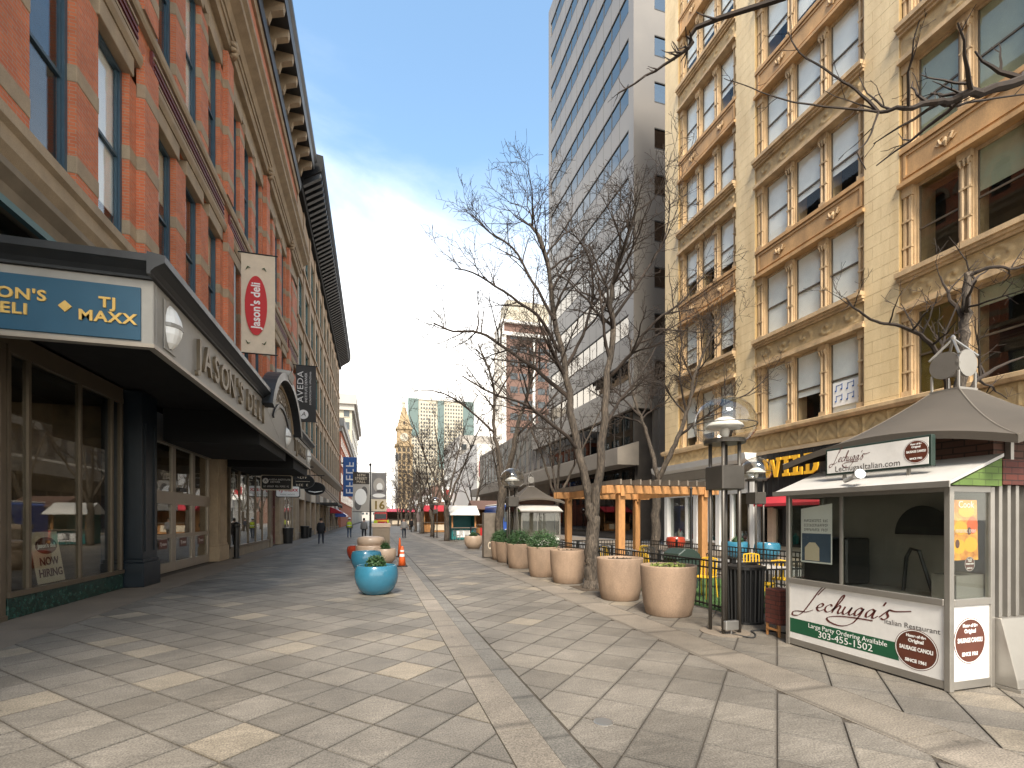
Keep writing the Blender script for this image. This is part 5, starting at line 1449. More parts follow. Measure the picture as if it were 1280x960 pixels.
tub((5.12, 12.2, 0), 'beige round planter of bare soil just beyond the double-trunked tree', 'bare')
tub((4.96, 13.75, 0), 'beige round planter with clipped shrub next to the bare one', 'shrub')
tub((5.0, 16.3, 0), 'beige round planter with clipped shrub beside the globe lamp pole', 'shrub', .96)
tub((5.15, 18.6, 0), 'smaller beige planter with clipped shrub past the lamp pole', 'shrub', .9)
tub((5.2, 19.7, 0), 'beige shrub planter beside the dark cabinet', 'shrub', .88)
bowlp = [(.24, 0), (.30, .02), (.40, .12), (.47, .27), (.495, .42), (.485, .55), (.455, .645), (.44, .665), (.42, .665), (.415, .64), (.42, .55)]
bsoil = MB().lathe([(.425, .56), (.2, .60), (.02, .60)], 20).mesh('soil', M['soil'], True)
bowls = {}
def bowl(loc, mat, label, plant=True, s=1.0, group='glazed bowl planters'):
    o = thing('bowl_planter', label, 'planter', loc, group)
    if mat not in bowls:
        bowls[mat] = MB().lathe(bowlp, 40).mesh('bowl', M[mat], True)
    link('bowl', bowls[mat], o).scale = (s, s, s)
    link('soil', bsoil, o).scale = (s, s, s)
    if plant:
        p = foliage(.22 * s, .22 * s, .26, .62 * s, 700, .05)
        rq = random.Random(6)
        for _ in range(40):
            a = rq.uniform(0, 6.28); rr = rq.uniform(.05, .25)
            p.tube([(0, 0, .58), (rr * math.cos(a) * .6, rr * math.sin(a) * .6, .72), (rr * math.cos(a), rr * math.sin(a), rq.uniform(.74, .92))], [.008, .006, .003], 3)
        part('shrub', p, M['leaf'], o, kind='stuff')
    return o
bowl((.07, 11.6, 0), 'glaze_blue', 'blue bowl planter with dark green plant in front of another bowl')
bowl((-.22, 16.6, 0), 'glaze_blue', 'second blue bowl planter standing behind the planted blue one', plant=False)
bowl((-.62, 21.0, 0), 'glaze_red', 'red bowl planter beside the beige tub and tan cabinet', plant=False, s=.9)
bowl((.45, 19.5, 0), 'glaze_cream', 'cream bowl planter with plant by the tan cabinet', plant=True, s=.85)
bowl((15.5, 22.2, .09), 'glaze_red', 'red bowl planter on the pavement by the white-framed shop', plant=False)
bowl((14.9, 17.0, .09), 'glaze_blue', 'blue bowl planter with plant on the shop pavement')
bowl((15.4, 15.9, .09), 'glaze_blue', 'blue bowl planter without plant on the shop pavement', plant=False)
o = thing('tub_planter', 'wide beige tub planter with domed lid beside the red bowl', 'planter', (-.1, 20.4, 0))
part('tub', MB().lathe([(.52, 0), (.58, .3), (.60, .62), (.58, .66), (.5, .66)], 32), M['glaze_cream'], o, smooth=True); part('lid', MB().lathe([(.52, .661), (.54, .85), (.50, .98), (.3, 1.02), (.02, 1.03)], 32), M['glaze_cream'], o, smooth=True)
o = thing('tan_cabinet', 'tall tan metal cabinet with pale cap among the bowl planters', 'cabinet', (.32, 21.6, 0))
part('body', MB().box(-.36, .36, -.3, .3, .03, 1.36), M['box_tan'], o, bevel=.01); part('cap', MB().box(-.39, .39, -.33, .33, 1.36, 1.54), M['glaze_cream'], o, bevel=.015)
part('door_panel', MB().box(-.3, .3, -.315, -.3, .1, 1.28), M['box_tan'], o, bevel=.005); part('plinth', MB().box(-.33, .33, -.27, .27, 0, .03), M['black'], o)
o = thing('traffic_cone', 'orange traffic cone with white collar beside the gutter line', 'cone', (1.0, 17.9, 0))
part('base', MB().box(-.19, .19, -.19, .19, 0, .035), M['rubber'], o, bevel=.008)
part('cone', MB().lathe([(.14, .035), (.105, .3), (.05, .72), (.03, .74)], 20), M['orange'], o, smooth=True)
for z0, z1 in ((.36, .46), (.54, .6)):
    part('collar', MB().lathe([(.0955 - (z0 - .3) * .135 + .012, z0), (.0955 - (z1 - .3) * .135 + .012, z1)], 20, cap=False), M['print_white'], o)
o = thing('traffic_cone', 'slim orange cone standing farther down the gutter line', 'cone', (1.15, 22.4, 0))
part('base', MB().box(-.17, .17, -.17, .17, 0, .03), M['rubber'], o); part('cone', MB().lathe([(.10, .03), (.03, .85), (.02, .87)], 16), M['orange'], o, smooth=True)
o = thing('dark_cabinet', 'dark brown upright cabinet with a pale oval mark at the tree foot', 'cabinet', (4.98, 21.0, 0))
part('body', MB().box(-.27, .27, -.2, .2, .02, 2.0), M['cedar_grey'], o, bevel=.01); part('plinth', MB().box(-.3, .3, -.23, .23, 0, .02), M['black'], o)
mb = MB(); 
for k in range(20):
    a0, a1 = 2 * PI * k / 20, 2 * PI * (k + 1) / 20
    mb.poly([(q * math.cos(t) * .8, -.203, .55 + q * math.sin(t) * 1.5) for q, t in ((.07, a0), (.11, a0), (.11, a1), (.07, a1))])
part('oval_mark', mb, M['print_cream'], o)
# ================================================================ patio: pergola, railings, furniture
pg = thing('pergola', 'orange cedar pergola with four posts over the railed patio', 'pergola', (7.95, 13.85, 0))
PXs, PYs = (6.6, 9.3), (12.0, 15.7)
for x in PXs:
    for y in PYs:
        part('post', MB().box(x - .10, x + .10, y - .10, y + .10, .012, 2.44), M['cedar'], pg, world=True, bevel=.01)
        part('knee_block', MB().box(x - .07, x + .07, y - .18, y - .145, 2.36, 2.66), M['cedar'], pg, world=True, bevel=.006)
for y in PYs:
    for d in (-.143, .105):
        part('beam', MB().box(6.1, 9.75, y + d, y + d + .045, 2.44, 2.66), M['cedar'], pg, world=True, bevel=.006)
for k in range(12):
    x = 6.3 + k * .295
    part('rafter', MB().box(x, x + .045, 11.45, 16.25, 2.662, 2.80), M['cedar_grey'], pg, world=True)
for x in PXs:
    part('side_beam', MB().box(x - .045, x + .045, 12.1, 15.6, 2.45, 2.655), M['cedar'], pg, world=True)
pick = MB().box(-.008, .008, -.008, .008, .06, .95).mesh('picket', M['black'])
post_me = MB().box(-.025, .025, -.025, .025, 0, 1.02).box(-.035, .035, -.035, .035, 1.02, 1.05).mesh('post', M['black'])
def railing(x0, y0, x1, y1, label, gap=None):
    o = thing('railing', label, 'railing', (x0, y0, 0.0), 'black railings around the patio')
    d = Vector((x1 - x0, y1 - y0, 0)); Ln = d.length; d.normalize(); ang = math.atan2(d.y, d.x)
    def rail(z, t=.018):
        m = MB().box(0, Ln, -t, t, z, z + .03); r_ = part('rail', m, M['black'], o); r_.rotation_euler = (0, 0, ang)
    rail(.93); rail(.10); rail(.80, .012)
    n = int(Ln / .11)
    for k in range(1, n):
        link('picket', pick, o, d * (Ln * k / n))
    for k in range(int(Ln / 2) + 1):
        link('post', post_me, o, d * min(Ln, Ln * k / max(1, int(Ln / 2))))
railing(6.15, 7.15, 6.15, 16.1, 'black railing running behind the beige planters')
railing(6.2, 7.15, 9.7, 7.0, 'black railing across the near end of the patio by the bin')
railing(9.7, 7.05, 9.7, 16.1, 'black railing on the roadway side of the patio')
railing(6.2, 16.1, 9.65, 16.1, 'black railing closing the far end of the patio')
o = thing('litter_bin', 'black slatted litter bin standing between the lamp and railings', 'bin', (6.05, 6.72, 0))
part('liner', MB().lathe([(.24, .04), (.26, .9)], 24), M['matte_black'], o)
for k in range(22):
    a = 2 * PI * k / 22
    part('slat', MB().tube([(.265 * math.cos(a), .265 * math.sin(a), .03), (.285 * math.cos(a), .285 * math.sin(a), .9)], .018, 5), M['black'], o)
part('rim', MB().lathe([(.27, .9), (.31, .9), (.31, .95), (.2, .98), (.2, .94)], 24), M['black'], o); part('foot_ring', MB().lathe([(.27, 0), (.29, 0), (.29, .04), (.2, .04)], 24), M['black'], o)
o = thing('barbecue_bin', 'dark green covered bin with sloping lid inside the patio', 'bin', (7.5, 10.5, .012))
part('body', MB().prism([(-.28, 0), (.28, 0), (.33, .72), (-.33, .72)], 'y', -.3, .3), M['metal_green'], o, bevel=.02); part('lid', MB().prism([(-.36, .721), (.36, .721), (.3, .86), (.12, .98), (-.12, .98), (-.3, .86)], 'y', -.33, .33), M['metal_green'], o, bevel=.02)
o = thing('patio_pole', 'thin black pole on a round foot inside the patio', 'pole', (8.6, 11.6, .012))
part('shaft', MB().tube([(0, 0, .04), (0, 0, 2.55)], .035, 10), M['black'], o); part('foot', MB().lathe([(.28, 0), (.28, .04), (.08, .07)], 20), M['black'], o); part('finial', MB().lathe([(.035, 2.55), (.05, 2.58), (.01, 2.64)], 10), M['black'], o)
def chair_proto(mat, label, group):
    o = thing('cafe_chair', label, 'chair', (0, 0, 0), group)
    part('seat', MB().box(-.2, .2, -.2, .2, .44, .465), M[mat], o, bevel=.008)
    for sx in (-1, 1):
        part('leg', MB().tube([(sx * .19, -.21, 0), (sx * .175, -.175, .44)], .014, 6), M[mat], o)
        part('leg', MB().tube([(sx * .19, .23, 0), (sx * .175, .18, .45), (sx * .175, .24, .84)], .014, 6), M[mat], o)
    part('top_rail', MB().tube([(-.175, .24, .84), (0, .26, .87), (.175, .24, .84)], .015, 6), M[mat], o)
    for k in range(4):
        part('back_slat', MB().box(-.12 + k * .07, -.095 + k * .07, .20, .212, .47, .85), M[mat], o)
    return o
ch0 = chair_proto('yellow_chair', 'yellow metal cafe chair beside the near end railing', 'yellow cafe chairs in the patio')
ch0.location = (7.35, 7.75, .012); ch0.rotation_euler = (0, 0, .6)
for x, y, a, lb in ((8.35, 8.2, 2.2, 'yellow metal cafe chair across the table from the near one'), (7.0, 9.0, -1.2, 'yellow metal cafe chair between litter bin and covered bin'), (6.75, 10.6, 1.5, 'yellow metal cafe chair behind the yellow-green planter'), (6.9, 13.2, .4, 'yellow metal cafe chair under the pergola'), (8.3, 13.9, 3.4, 'yellow metal cafe chair under the pergola'), (8.9, 9.6, -.5, 'yellow metal cafe chair near the roadway side railing')):
    copy_tree(ch0, (x, y, .012), a, lb)
def table(x, y, label, mat='far_grey'):
    o = thing('cafe_table', label, 'table', (x, y, .012), 'round cafe tables in the patio')
    part('top', MB().lathe([(.36, .71), (.37, .72), (.37, .735), (.36, .74)], 24), M[mat], o); part('stem', MB().lathe([(.22, 0), (.2, .02), (.03, .05), (.03, .71)], 14), M['black'], o)
table(7.85, 8.1, 'round cafe table between yellow chairs near the bin'); table(7.6, 13.5, 'round cafe table under the pergola')
bc0 = chair_proto('black', 'black metal cafe chair under the pergola', 'black cafe chairs in the patio')
bc0.location = (7.2, 14.3, .012); bc0.rotation_euler = (0, 0, 2.8)
for x, y, a, lb in ((8.0, 12.7, -.3, 'black metal cafe chair under the pergola'), (8.2, 10.0, 1.1, 'black metal cafe chair beside the covered bin'), (7.0, 12.3, 2.0, 'black metal cafe chair at the pergola post')):
    copy_tree(bc0, (x, y, .012), a, lb)
# ================================================================ bare street trees
class Tree:
    def __init__(s, seed, detail=1.0):
        s.R = random.Random(seed); s.trunk, s.crown, s.det = MB(), MB(), detail
        s.mr = .0042
        s.n = 0
    def limb(s, pts, r0, r1, lvl, twigs=True, spread=1.0):
        """a limb through given points; grows side branches along it"""
        P = [Vector(p) for p in smooth_path([tuple(p) for p in pts], 4)]
        n = len(P)
        rs = [r0 + (r1 - r0) * (i / (n - 1)) ** .85 for i in range(n)]
        for i in range(1, n - 1):
            P[i] = P[i] + Vector((s.R.uniform(-1, 1), s.R.uniform(-1, 1), s.R.uniform(-1, 1))) * min(.035, rs[i] * .6)
        (s.trunk if lvl == 0 else s.crown).tube(P, rs, (9, 7, 5, 4, 3)[min(lvl, 4)], cap=lvl < 2)
        s.n += n
        if twigs:
            L = sum((P[i + 1] - P[i]).length for i in range(n - 1))
            s.sprout(P, rs, L, lvl, spread)
    def sprout(s, P, rs, L, lvl, spread=1.0):
        if lvl >= 4:
            return
        n = len(P)
        cnt = {0: int(L * 1.5), 1: int(L * 3.3), 2: int(L * 5.5), 3: int(L * 7.5)}[lvl] * s.det
        cnt = int(cnt + s.R.random())
        for c in range(cnt):
            t = s.R.uniform((.42, .18, .12, .1)[lvl], 1.0)
            i = min(n - 2, int(t * (n - 1)))
            p = P[i].lerp(P[i + 1], t * (n - 1) - i)
            d = (P[i + 1] - P[i]).normalized()
            o = d.orthogonal().normalized(); o.rotate(Matrix.Rotation(s.R.uniform(0, 2 * PI), 3, d))
            ang = rad(s.R.uniform(35, 68))
            nd = d * math.cos(ang) + o * math.sin(ang)
            nd.z += (.35, .22, .08, .0)[lvl]
            nd.normalize()
            ln = ((2.1, 1.4, .68, .24)[lvl]) * s.R.uniform(.55, 1.15) * (1.15 - .45 * t) * spread
            s.branch(p, nd, ln, min(rs[i] * .62, (.055, .030, .016, .0095)[lvl]), lvl + 1, spread)
        # the tip carries on
    def branch(s, p, d, L, r, lvl, spread):
        k = (6, 6, 5, 4, 3)[min(lvl, 4)]
        P, rs = [p.copy()], [r]
        seg = L / k
        side = d.orthogonal().normalized(); side.rotate(Matrix.Rotation(s.R.uniform(0, 6.28), 3, d))
        zig = 1
        for i in range(k):
            d = d + side * zig * s.R.uniform(.05, .34) + Vector((s.R.uniform(-.16, .16), s.R.uniform(-.16, .16), s.R.uniform(-.10, .17)))
            d.normalize(); zig = -zig
            P.append(P[-1] + d * seg * s.R.uniform(.8, 1.2)); rs.append(r * (1 - .72 * (i + 1) / k))
        rs[-1] = max(rs[-1], .003)
        s.crown.tube(P, [max(q, s.mr) for q in rs], (9, 6, 5, 3, 3)[min(lvl, 4)], cap=False)
        s.n += k
        s.sprout(P, rs, L, lvl, spread)
    def make(s, name, label, loc, group='bare street trees'):
        o = thing(name, label, 'tree', loc, group)
        tk = part('trunk', s.trunk, M['bark'], o, smooth=True)
        part('crown', s.crown, M['twig'], o)
        return o
def pit(o, r=.5):
    part('tree_pit', MB().box(-.45, .45, -.45, .45, -.012, .006), M['soil'], o)
def px(u, v, t, o):
    """photo pixel at depth t metres, relative to tree base o (used only to shape limbs that grow from o)"""
    lat = (u - 640) / 600 * t
    return (t * math.sin(YAW) + lat * math.cos(YAW) - o[0], t * math.cos(YAW) - lat * math.sin(YAW) - o[1], 1.75 + (648 - v) / 600 * t)
# double-trunked tree between the planters
B = (5.3, 11.04, 0)
T = Tree(3)
q = lambda u, v, dt=0: px(u, v, 12.07 + dt, B)
T.limb([(0, 0, -.05), (0, 0, .5), q(740, 690), q(741, 655), q(739, 630)], .20, .15, 0, twigs=False)
T.trunk.tube([(0, 0, -.03), (0, 0, .05), (0, 0, .2)], [.30, .25, .2], 10)
T.limb([q(740, 650), q(733, 610), q(722, 560), q(712, 500), q(706, 460), q(693, 400, .2), q(688, 350, .3), q(678, 305, .3), q(662, 280, .4)], .125, .035, 0, spread=1.0)
T.limb([q(741, 648), q(748, 600, -.2), q(754, 540, -.3), q(757, 480, -.4), q(766, 420, -.4), q(764, 370, -.5), q(774, 325, -.6), q(788, 285, -.8), q(796, 262, -.9)], .12, .03, 0, spread=1.0)
T.limb([q(712, 500), q(680, 470, .3), q(640, 440, .6), q(600, 416, .9), q(566, 414, 1.2), q(542, 404, 1.3)], .06, .02, 1)
T.limb([q(722, 560), q(690, 530, -.5), q(655, 505, -.9), q(615, 492, -1.2), q(578, 470, -1.4)], .05, .014, 1)
T.limb([q(700, 440), q(672, 395, -.4), q(640, 372, -.7), q(600, 345, -1.0), q(568, 335, -1.1)], .05, .012, 1)
T.limb([q(706, 460), q(728, 420, .5), q(741, 370, .7), q(738, 330, .9), q(724, 300, 1.0), q(706, 288, 1.1)], .05, .014, 1)
T.limb([q(757, 480), q(790, 440, -.5), q(820, 400, -.9), q(850, 380, -1.1), q(880, 345, -1.4)], .05, .014, 1)
T.limb([q(765, 400), q(800, 350, .4), q(830, 300, .7), q(838, 255, .9)], .045, .012, 1)
T.limb([q(754, 540), q(775, 500, .6), q(800, 470, 1.0), q(822, 430, 1.3)], .045, .014, 1)
T.limb([q(693, 400), q(665, 350, .3), q(640, 310, .4), q(612, 290, .5), q(590, 268, .6)], .045, .012, 1)
tr = T.make('bare_tree', 'double-trunked bare tree growing between the beige planters', B); pit(tr)
# tree by the dark cabinet
B2 = (5.35, 20.6, 0); T = Tree(8); T.mr = .0055
q = lambda u, v, dt=0: px(u, v, 21.3 + dt, B2)
T.limb([(0, 0, -.05), q(624, 660), q(627, 628), q(629, 600)], .22, .17, 0, twigs=False)
T.limb([q(629, 600), q(622, 565, .2), q(617, 530, .4), q(618, 490, .5), q(608, 455, .6), q(598, 430, .7)], .12, .03, 0)
T.limb([q(629, 605), q(640, 570, -.3), q(648, 530, -.4), q(660, 490, -.5), q(668, 450, -.6), q(672, 415, -.7)], .13, .03, 0)
T.limb([q(617, 540), q(590, 515, .4), q(562, 495, .8), q(535, 488, 1.2), q(515, 490, 1.4)], .06, .014, 1)
T.limb([q(645, 545), q(680, 510, .3), q(705, 480, .6), q(725, 460, .8)], .06, .014, 1)
T.limb([q(618, 500), q(640, 462, .5), q(652, 430, .7)], .05, .014, 1)
tr = T.make('bare_tree', 'forked bare tree behind the dark brown cabinet', B2); pit(tr)
# tree beyond the pergola
B3 = (11.0, 17.2, 0); T = Tree(15); T.mr = .0055
q = lambda u, v, dt=0: px(u, v, 19.6 + dt, B3)
T.limb([(0, 0, -.05), q(819, 665), q(820, 625), q(822, 600)], .20, .16, 0, twigs=False)
T.limb([q(822, 600), q(815, 565, .2), q(806, 535, .3), q(795, 505, .4), q(786, 470, .5), q(790, 425, .6)], .11, .03, 0)
T.limb([q(822, 602), q(836, 570, -.3), q(850, 540, -.5), q(862, 505, -.7), q(868, 470, -.9), q(885, 430, -1.1), q(905, 395, -1.2)], .12, .03, 0)
T.limb([q(845, 548), q(875, 525, -.5), q(905, 505, -.9), q(935, 492, -1.2), q(960, 470, -1.4)], .06, .014, 1)
T.limb([q(858, 515), q(850, 470, .5), q(852, 420, .8), q(846, 375, 1.0)], .05, .014, 1)
T.limb([q(800, 520), q(770, 490, .6), q(750, 470, 1.0)], .05, .014, 1)
tr = T.make('bare_tree', 'bare tree forking low just beyond the cedar pergola', B3); pit(tr)
# tree behind the restaurant kiosk
B4 = (9.3, 5.6, 0); T = Tree(23); T.mr = .0032
q = lambda u, v, dt=0: px(u, v, 7.96 + dt, B4)
T.limb([(0, 0, -.05), (-.05, .05, 1.0), q(1196, 570), q(1195, 510)], .16, .12, 0, twigs=False)
T.limb([q(1195, 520), q(1204, 465), q(1206, 420), q(1208, 385), q(1210, 340)], .09, .05, 0, twigs=True, spread=.6)
T.limb([q(1192, 505), q(1180, 468), q(1170, 440, -.1), q(1150, 418, -.2), q(1120, 406, -.3), q(1095, 402, -.4), q(1068, 385, -.5), q(1058, 372, -.5)], .05, .010, 1, spread=.7)
T.limb([q(1200, 500), q(1230, 470, .2), q(1262, 452, .4), q(1300, 440, .5)], .045, .012, 1, spread=.7)
T.limb([q(1210, 345), q(1240, 333, -.2), q(1270, 336, -.3), q(1310, 320, -.4)], .035, .01, 1, spread=.6)
tr = T.make('bare_tree', 'pollarded bare tree rising behind the kiosk roof finial', B4); pit(tr)
# tree whose bough reaches in above the kiosk
B5 = (6.3, .6, 0); T = Tree(31, .55); T.mr = .0026
q = lambda u, v, dt=0: px(u, v, 4.9 + dt, B5)
T.limb([(0, 0, -.05), (.02, 0, 1.2), (.05, .1, 2.6), (0, .3, 3.8)], .19, .14, 0, twigs=False)
T.limb([(0, .28, 3.7), (-.1, .9, 4.7), q(1330, 82), q(1260, 108), q(1200, 122), q(1170, 128), q(1130, 135), q(1098, 140, .1)], .075, .014, 1, spread=.6)
T.limb([q(1172, 127), q(1190, 132, .2), q(1230, 125, .4), q(1285, 118, .5)], .02, .008, 2, spread=.6)
T.limb([q(1098, 140), q(1070, 112, .1), q(1040, 92, .2), q(1000, 66, .3), q(985, 40, .4)], .016, .006, 2, spread=.6)
T.limb([q(1098, 140), q(1085, 175), q(1072, 190), q(1082, 212)], .012, .005, 2, spread=.5)
T.limb([q(1098, 140), q(1030, 133, .2), q(980, 125, .4), q(940, 110, .6), q(905, 98, .8)], .012, .004, 2, spread=.45)
T.limb([(0, .3, 3.75), (.5, .2, 5.2), (.8, .5, 6.8), (.7, .9, 8.2)], .10, .03, 1, spread=.8)
T.limb([(-.05, .6, 4.3), (-.9, 1.6, 6.3), q(900, 25, .6), q(862, 60, .8), q(820, 88, 1.0), q(772, 117, 1.2)], .045, .009, 2, spread=.45)
tr = T.make('bare_tree', 'bare tree beside the kiosk whose bough reaches above it', B5); pit(tr)
# rows going down the street: three grown shapes, copied and turned
protos = []
for sd in (41, 52, 63):
    T = Tree(sd, .8); T.mr = .007
    rr = random.Random(sd)
    T.limb([(0, 0, -.05), (rr.uniform(-.05, .05), 0, 1.0), (rr.uniform(-.1, .1), rr.uniform(-.1, .1), 2.0)], .17, .13, 0, twigs=False)
    a0 = rr.uniform(0, 6.28)
    for k in range(4):
        a = a0 + k * 1.57 + rr.uniform(-.4, .4); w = rr.uniform(.9, 1.7)
        T.limb([(0, 0, 1.85 + .1 * k), (math.cos(a) * w * .35, math.sin(a) * w * .35, 3.2), (math.cos(a) * w * .9, math.sin(a) * w * .9, 4.9), (math.cos(a) * w * 1.5, math.sin(a) * w * 1.5, 6.6 + rr.uniform(-.5, .8))], .085, .02, 0, spread=.95)
    protos.append(T)
spots = [(5.5, 37.4, 'bare tree standing alone beside the teal cabinet'), (5.4, 46.5, 'bare tree in the row past the teal cabinet'), (5.4, 56, None), (5.4, 65, None), (5.4, 75, None), (5.4, 86, None), (5.4, 98, None), (5.4, 112, None), (5.4, 128, None),
         (11.0, 28.0, 'bare tree between the two kiosk roofs and the grey tower'), (11.0, 41, 'bare tree behind the blue food truck'), (11.0, 54, None), (11.0, 70, None), (11.0, 88, None), (11, 108, None), (5.4, 146, None), (5.4, 166, None), (11, 136, None)]
made = []
for i, (x, y, lb) in enumerate(spots):
    lb = lb or 'bare tree in the far rows down the street'
    if i < 3:
        o = protos[i].make('bare_tree', lb, (x, y, 0)); pit(o); made.append(o)
    else:
        o = copy_tree(made[i % 3], (x, y, 0), i * 1.9 + .4, lb)
    k = (1.38, 1.3, 1.42, 1.25)[i % 4]
    o.scale = (k, k, k)
# ================================================================ street to the left beyond the brick building
R = random.Random(77)
L2 = thing('buff_building', 'buff stone building with teal windows under a deep black cornice', 'building', (FX, 43, 0))
A, Bq = 42.85, 93.0
part('core', MB().box(-26, -6.7, A, Bq, 0, 31), M['interior'], L2, world=True)
part('end_wall', MB().box(-26, FX - .02, A + .0, A + .4, 18, 30.2), M['l2_stone'], L2, world=True)
nb = 12
bw = (Bq - A) / nb
zs2 = [8.2, 13.4, 18.6, 23.8]
WH = 4.0
fr2 = MB().box(-.3, -.16, -bw / 2 + .45, -bw / 2 + .6, 0, WH).box(-.3, -.16, bw / 2 - .6, bw / 2 - .45, 0, WH).box(-.3, -.16, -.09, .09, 0, WH).box(-.3, -.16, -bw / 2 + .6, bw / 2 - .6, WH - .16, WH).box(-.3, -.14, -bw / 2 + .6, bw / 2 - .6, 0, .12).box(-.3, -.2, -bw / 2 + .6, bw / 2 - .6, 1.9, 2.0).mesh('window', M['teal_frame'])
gp2 = [MB().box(-.25, -.24, s0, s1, .12, WH - .16).mesh('pane', M['glass_sky']) for s0, s1 in ((-bw / 2 + .6, -.09), (.09, bw / 2 - .6))]
bl2 = MB().box(-.34, -.32, -bw / 2 + .5, bw / 2 - .5, 2.2, WH).mesh('blind', M['blind'])
for i in range(nb + 1):
    y = A + i * bw
    part('pilaster', MB().box(FX - .5, FX + .06, max(A, y - .45), min(Bq, y + .45), 5.6, 29.6), M['l2_stone'], L2, world=True)
for z in zs2:
    part('spandrel', MB().box(FX - .5, FX - .02, A, Bq, z + WH, z + WH + 1.2), M['l2_stone'], L2, world=True)
    part('string_course', MB().box(FX - .4, FX + .16, A, Bq, z - .25, z), M['l2_stone'], L2, world=True)
    for i in range(nb):
        w = link('window', fr2, L2, (0, A + (i + .5) * bw - 43, z))
        link('pane', gp2[0], w); link('pane', gp2[1], w)
        if R.random() < .6:
            link('blind', bl2, w)
part('belt_cornice', MB().prism([(FX - .4, 6.6), (FX + .1, 6.6), (FX + .55, 7.2), (FX + .55, 7.6), (FX - .4, 7.95)], 'y', A, Bq), M['stone_dk'], L2, world=True)
part('lower_wall', MB().box(FX - .5, FX - .0, A, Bq, 4.4, 6.6), M['l2_stone'], L2, world=True)
part('roof_cornice', MB().prism([(FX - .4, 29.2), (FX + .3, 29.2), (FX + .45, 30.0), (FX + 1.85, 30.9), (FX + 1.98, 31.3), (FX + 1.98, 32.2), (FX - .4, 32.5)], 'y', A + .3, Bq + 1), M['matte_black'], L2, world=True)
dn = MB().prism([(.3, 29.6), (.42, 29.6), (1.8, 30.55), (1.8, 30.9), (.3, 30.9)], 'y', -.18, .18).mesh('bracket', M['canopy_black'])
for k in range(62):
    link('bracket', dn, L2, (0, A + .6 + k * .81 - 43, -.1))
for i in range(nb):
    y = A + i * bw
    part('shop_pier', MB().box(FX - .5, FX + .02, y, y + .9, 0, 4.4), M['l2_stone' if i % 2 else 'stone_tan'], L2, world=True)
    part('pane', MB().box(FX - .3, FX - .28, y + .9, y + bw, .5, 3.4), M['glass_dark'], L2, world=True)
    part('fascia', MB().box(FX - .3, FX + .04, y + .9, y + bw, 3.4, 4.39), M[('print_cream', 'stone_dk', 'print_cream', 'black')[i % 4]], L2, world=True)
    part('riser', MB().box(FX - .3, FX - .05, y + .9, y + bw, 0, .5), M['stone_dk'], L2, world=True)
o = thing('shop_canopy', 'flat dark glazed canopy over the shop entrance in the buff building', 'canopy', (FX, 60, 3.4))
part('frame', MB().box(0, 2.0, 0, 9, 0, .22), M['black'], o); part('tie_rod', MB().tube([(0, .5, 2.2), (1.9, .5, .2)], .03, 5), M['black'], o); part('tie_rod', MB().tube([(0, 8.5, 2.2), (1.9, 8.5, .2)], .03, 5), M['black'], o)
for k in range(10):
    part('valance_bar', MB().box(1.96, 2.03, .2 + k * .9, .3 + k * .9, -.3, 0), M['black'], o)
o = thing('shop_awning', 'red shop awning past the flat dark canopy', 'awning', (FX, 74, 2.5))
part('cloth', MB().prism([(0, .9), (1.5, .2), (1.5, 0), (0, 0)], 'y', 0, 5), M['red_awning'], o); part('arm', MB().tube([(0, .1, .05), (1.45, .1, .05)], .03, 5), M['black'], o)
o = thing('shop_awning', 'blue shop awning beyond the red one', 'awning', (FX, 84, 2.0))
part('cloth', MB().prism([(0, 1.4), (1.7, .3), (1.7, 0), (0, 0)], 'y', 0, 6), M['vehicle_blue'], o); part('arm', MB().tube([(0, .1, .05), (1.6, .1, .05)], .03, 5), M['black'], o)
def block(name, label, x0, x1, y0, y1, h, wall, win, faces, fl, cols, z0=5.0, cw=.55, ch=.6, cor=None, corp=.8, ch_h=1.5):
    """plain far building: wall mass, windows as recess-dark boxes set 6 cm proud of a recess, cornice"""
    o = thing(name, label, 'building', ((x0 + x1) / 2, (y0 + y1) / 2, 0))
    part('wall', MB().box(x0, x1, y0, y1, 0, h), M[wall], o, world=True)
    fh = (h - z0 - 1.0) / fl
    for fc in faces:
        n = cols[faces.index(fc)]
        sp = (y1 - y0) / n if fc in 'EW' else (x1 - x0) / n
        mb = MB(); sill = MB()
        for f in range(fl):
            z = z0 + f * fh
            for k in range(n):
                c = (k + .5) * sp; w = sp * cw / 2
                if fc == 'E':
                    mb.box(x1 - .2, x1 + .03, y0 + c - w, y0 + c + w, z, z + fh * ch); sill.box(x1, x1 + .15, y0 + c - w * 1.1, y0 + c + w * 1.1, z - .2, z)
                elif fc == 'W':
                    mb.box(x0 - .03, x0 + .2, y0 + c - w, y0 + c + w, z, z + fh * ch); sill.box(x0 - .15, x0, y0 + c - w * 1.1, y0 + c + w * 1.1, z - .2, z)
                else:
                    mb.box(x0 + c - w, x0 + c + w, y0 - .03, y0 + .2, z, z + fh * ch); sill.box(x0 + c - w * 1.1, x0 + c + w * 1.1, y0 - .15, y0, z - .2, z)
        part('window_rows', mb, M[win], o, world=True, kind='stuff')
        part('sill_rows', sill, M[wall], o, world=True, kind='stuff')
    if cor:
        part('cornice', MB().box(x0 - corp, x1 + corp, y0 - corp, y1 + corp, h - ch_h * .4, h + ch_h * .6).box(x0 - corp * .5, x1 + corp * .5, y0 - corp * .5, y1 + corp * .5, h - ch_h, h - ch_h * .4), M[cor], o, world=True)
    return o
b3 = block('orange_brick_building', 'orange-red brick corner building with grey cornice past the buff one', -30, -6.2, 100, 150, 20.5, 'brick_orange', 'far_window', ['E', 'S'], 4, [14, 8], cor='far_grey', corp=.7, ch_h=1.6)
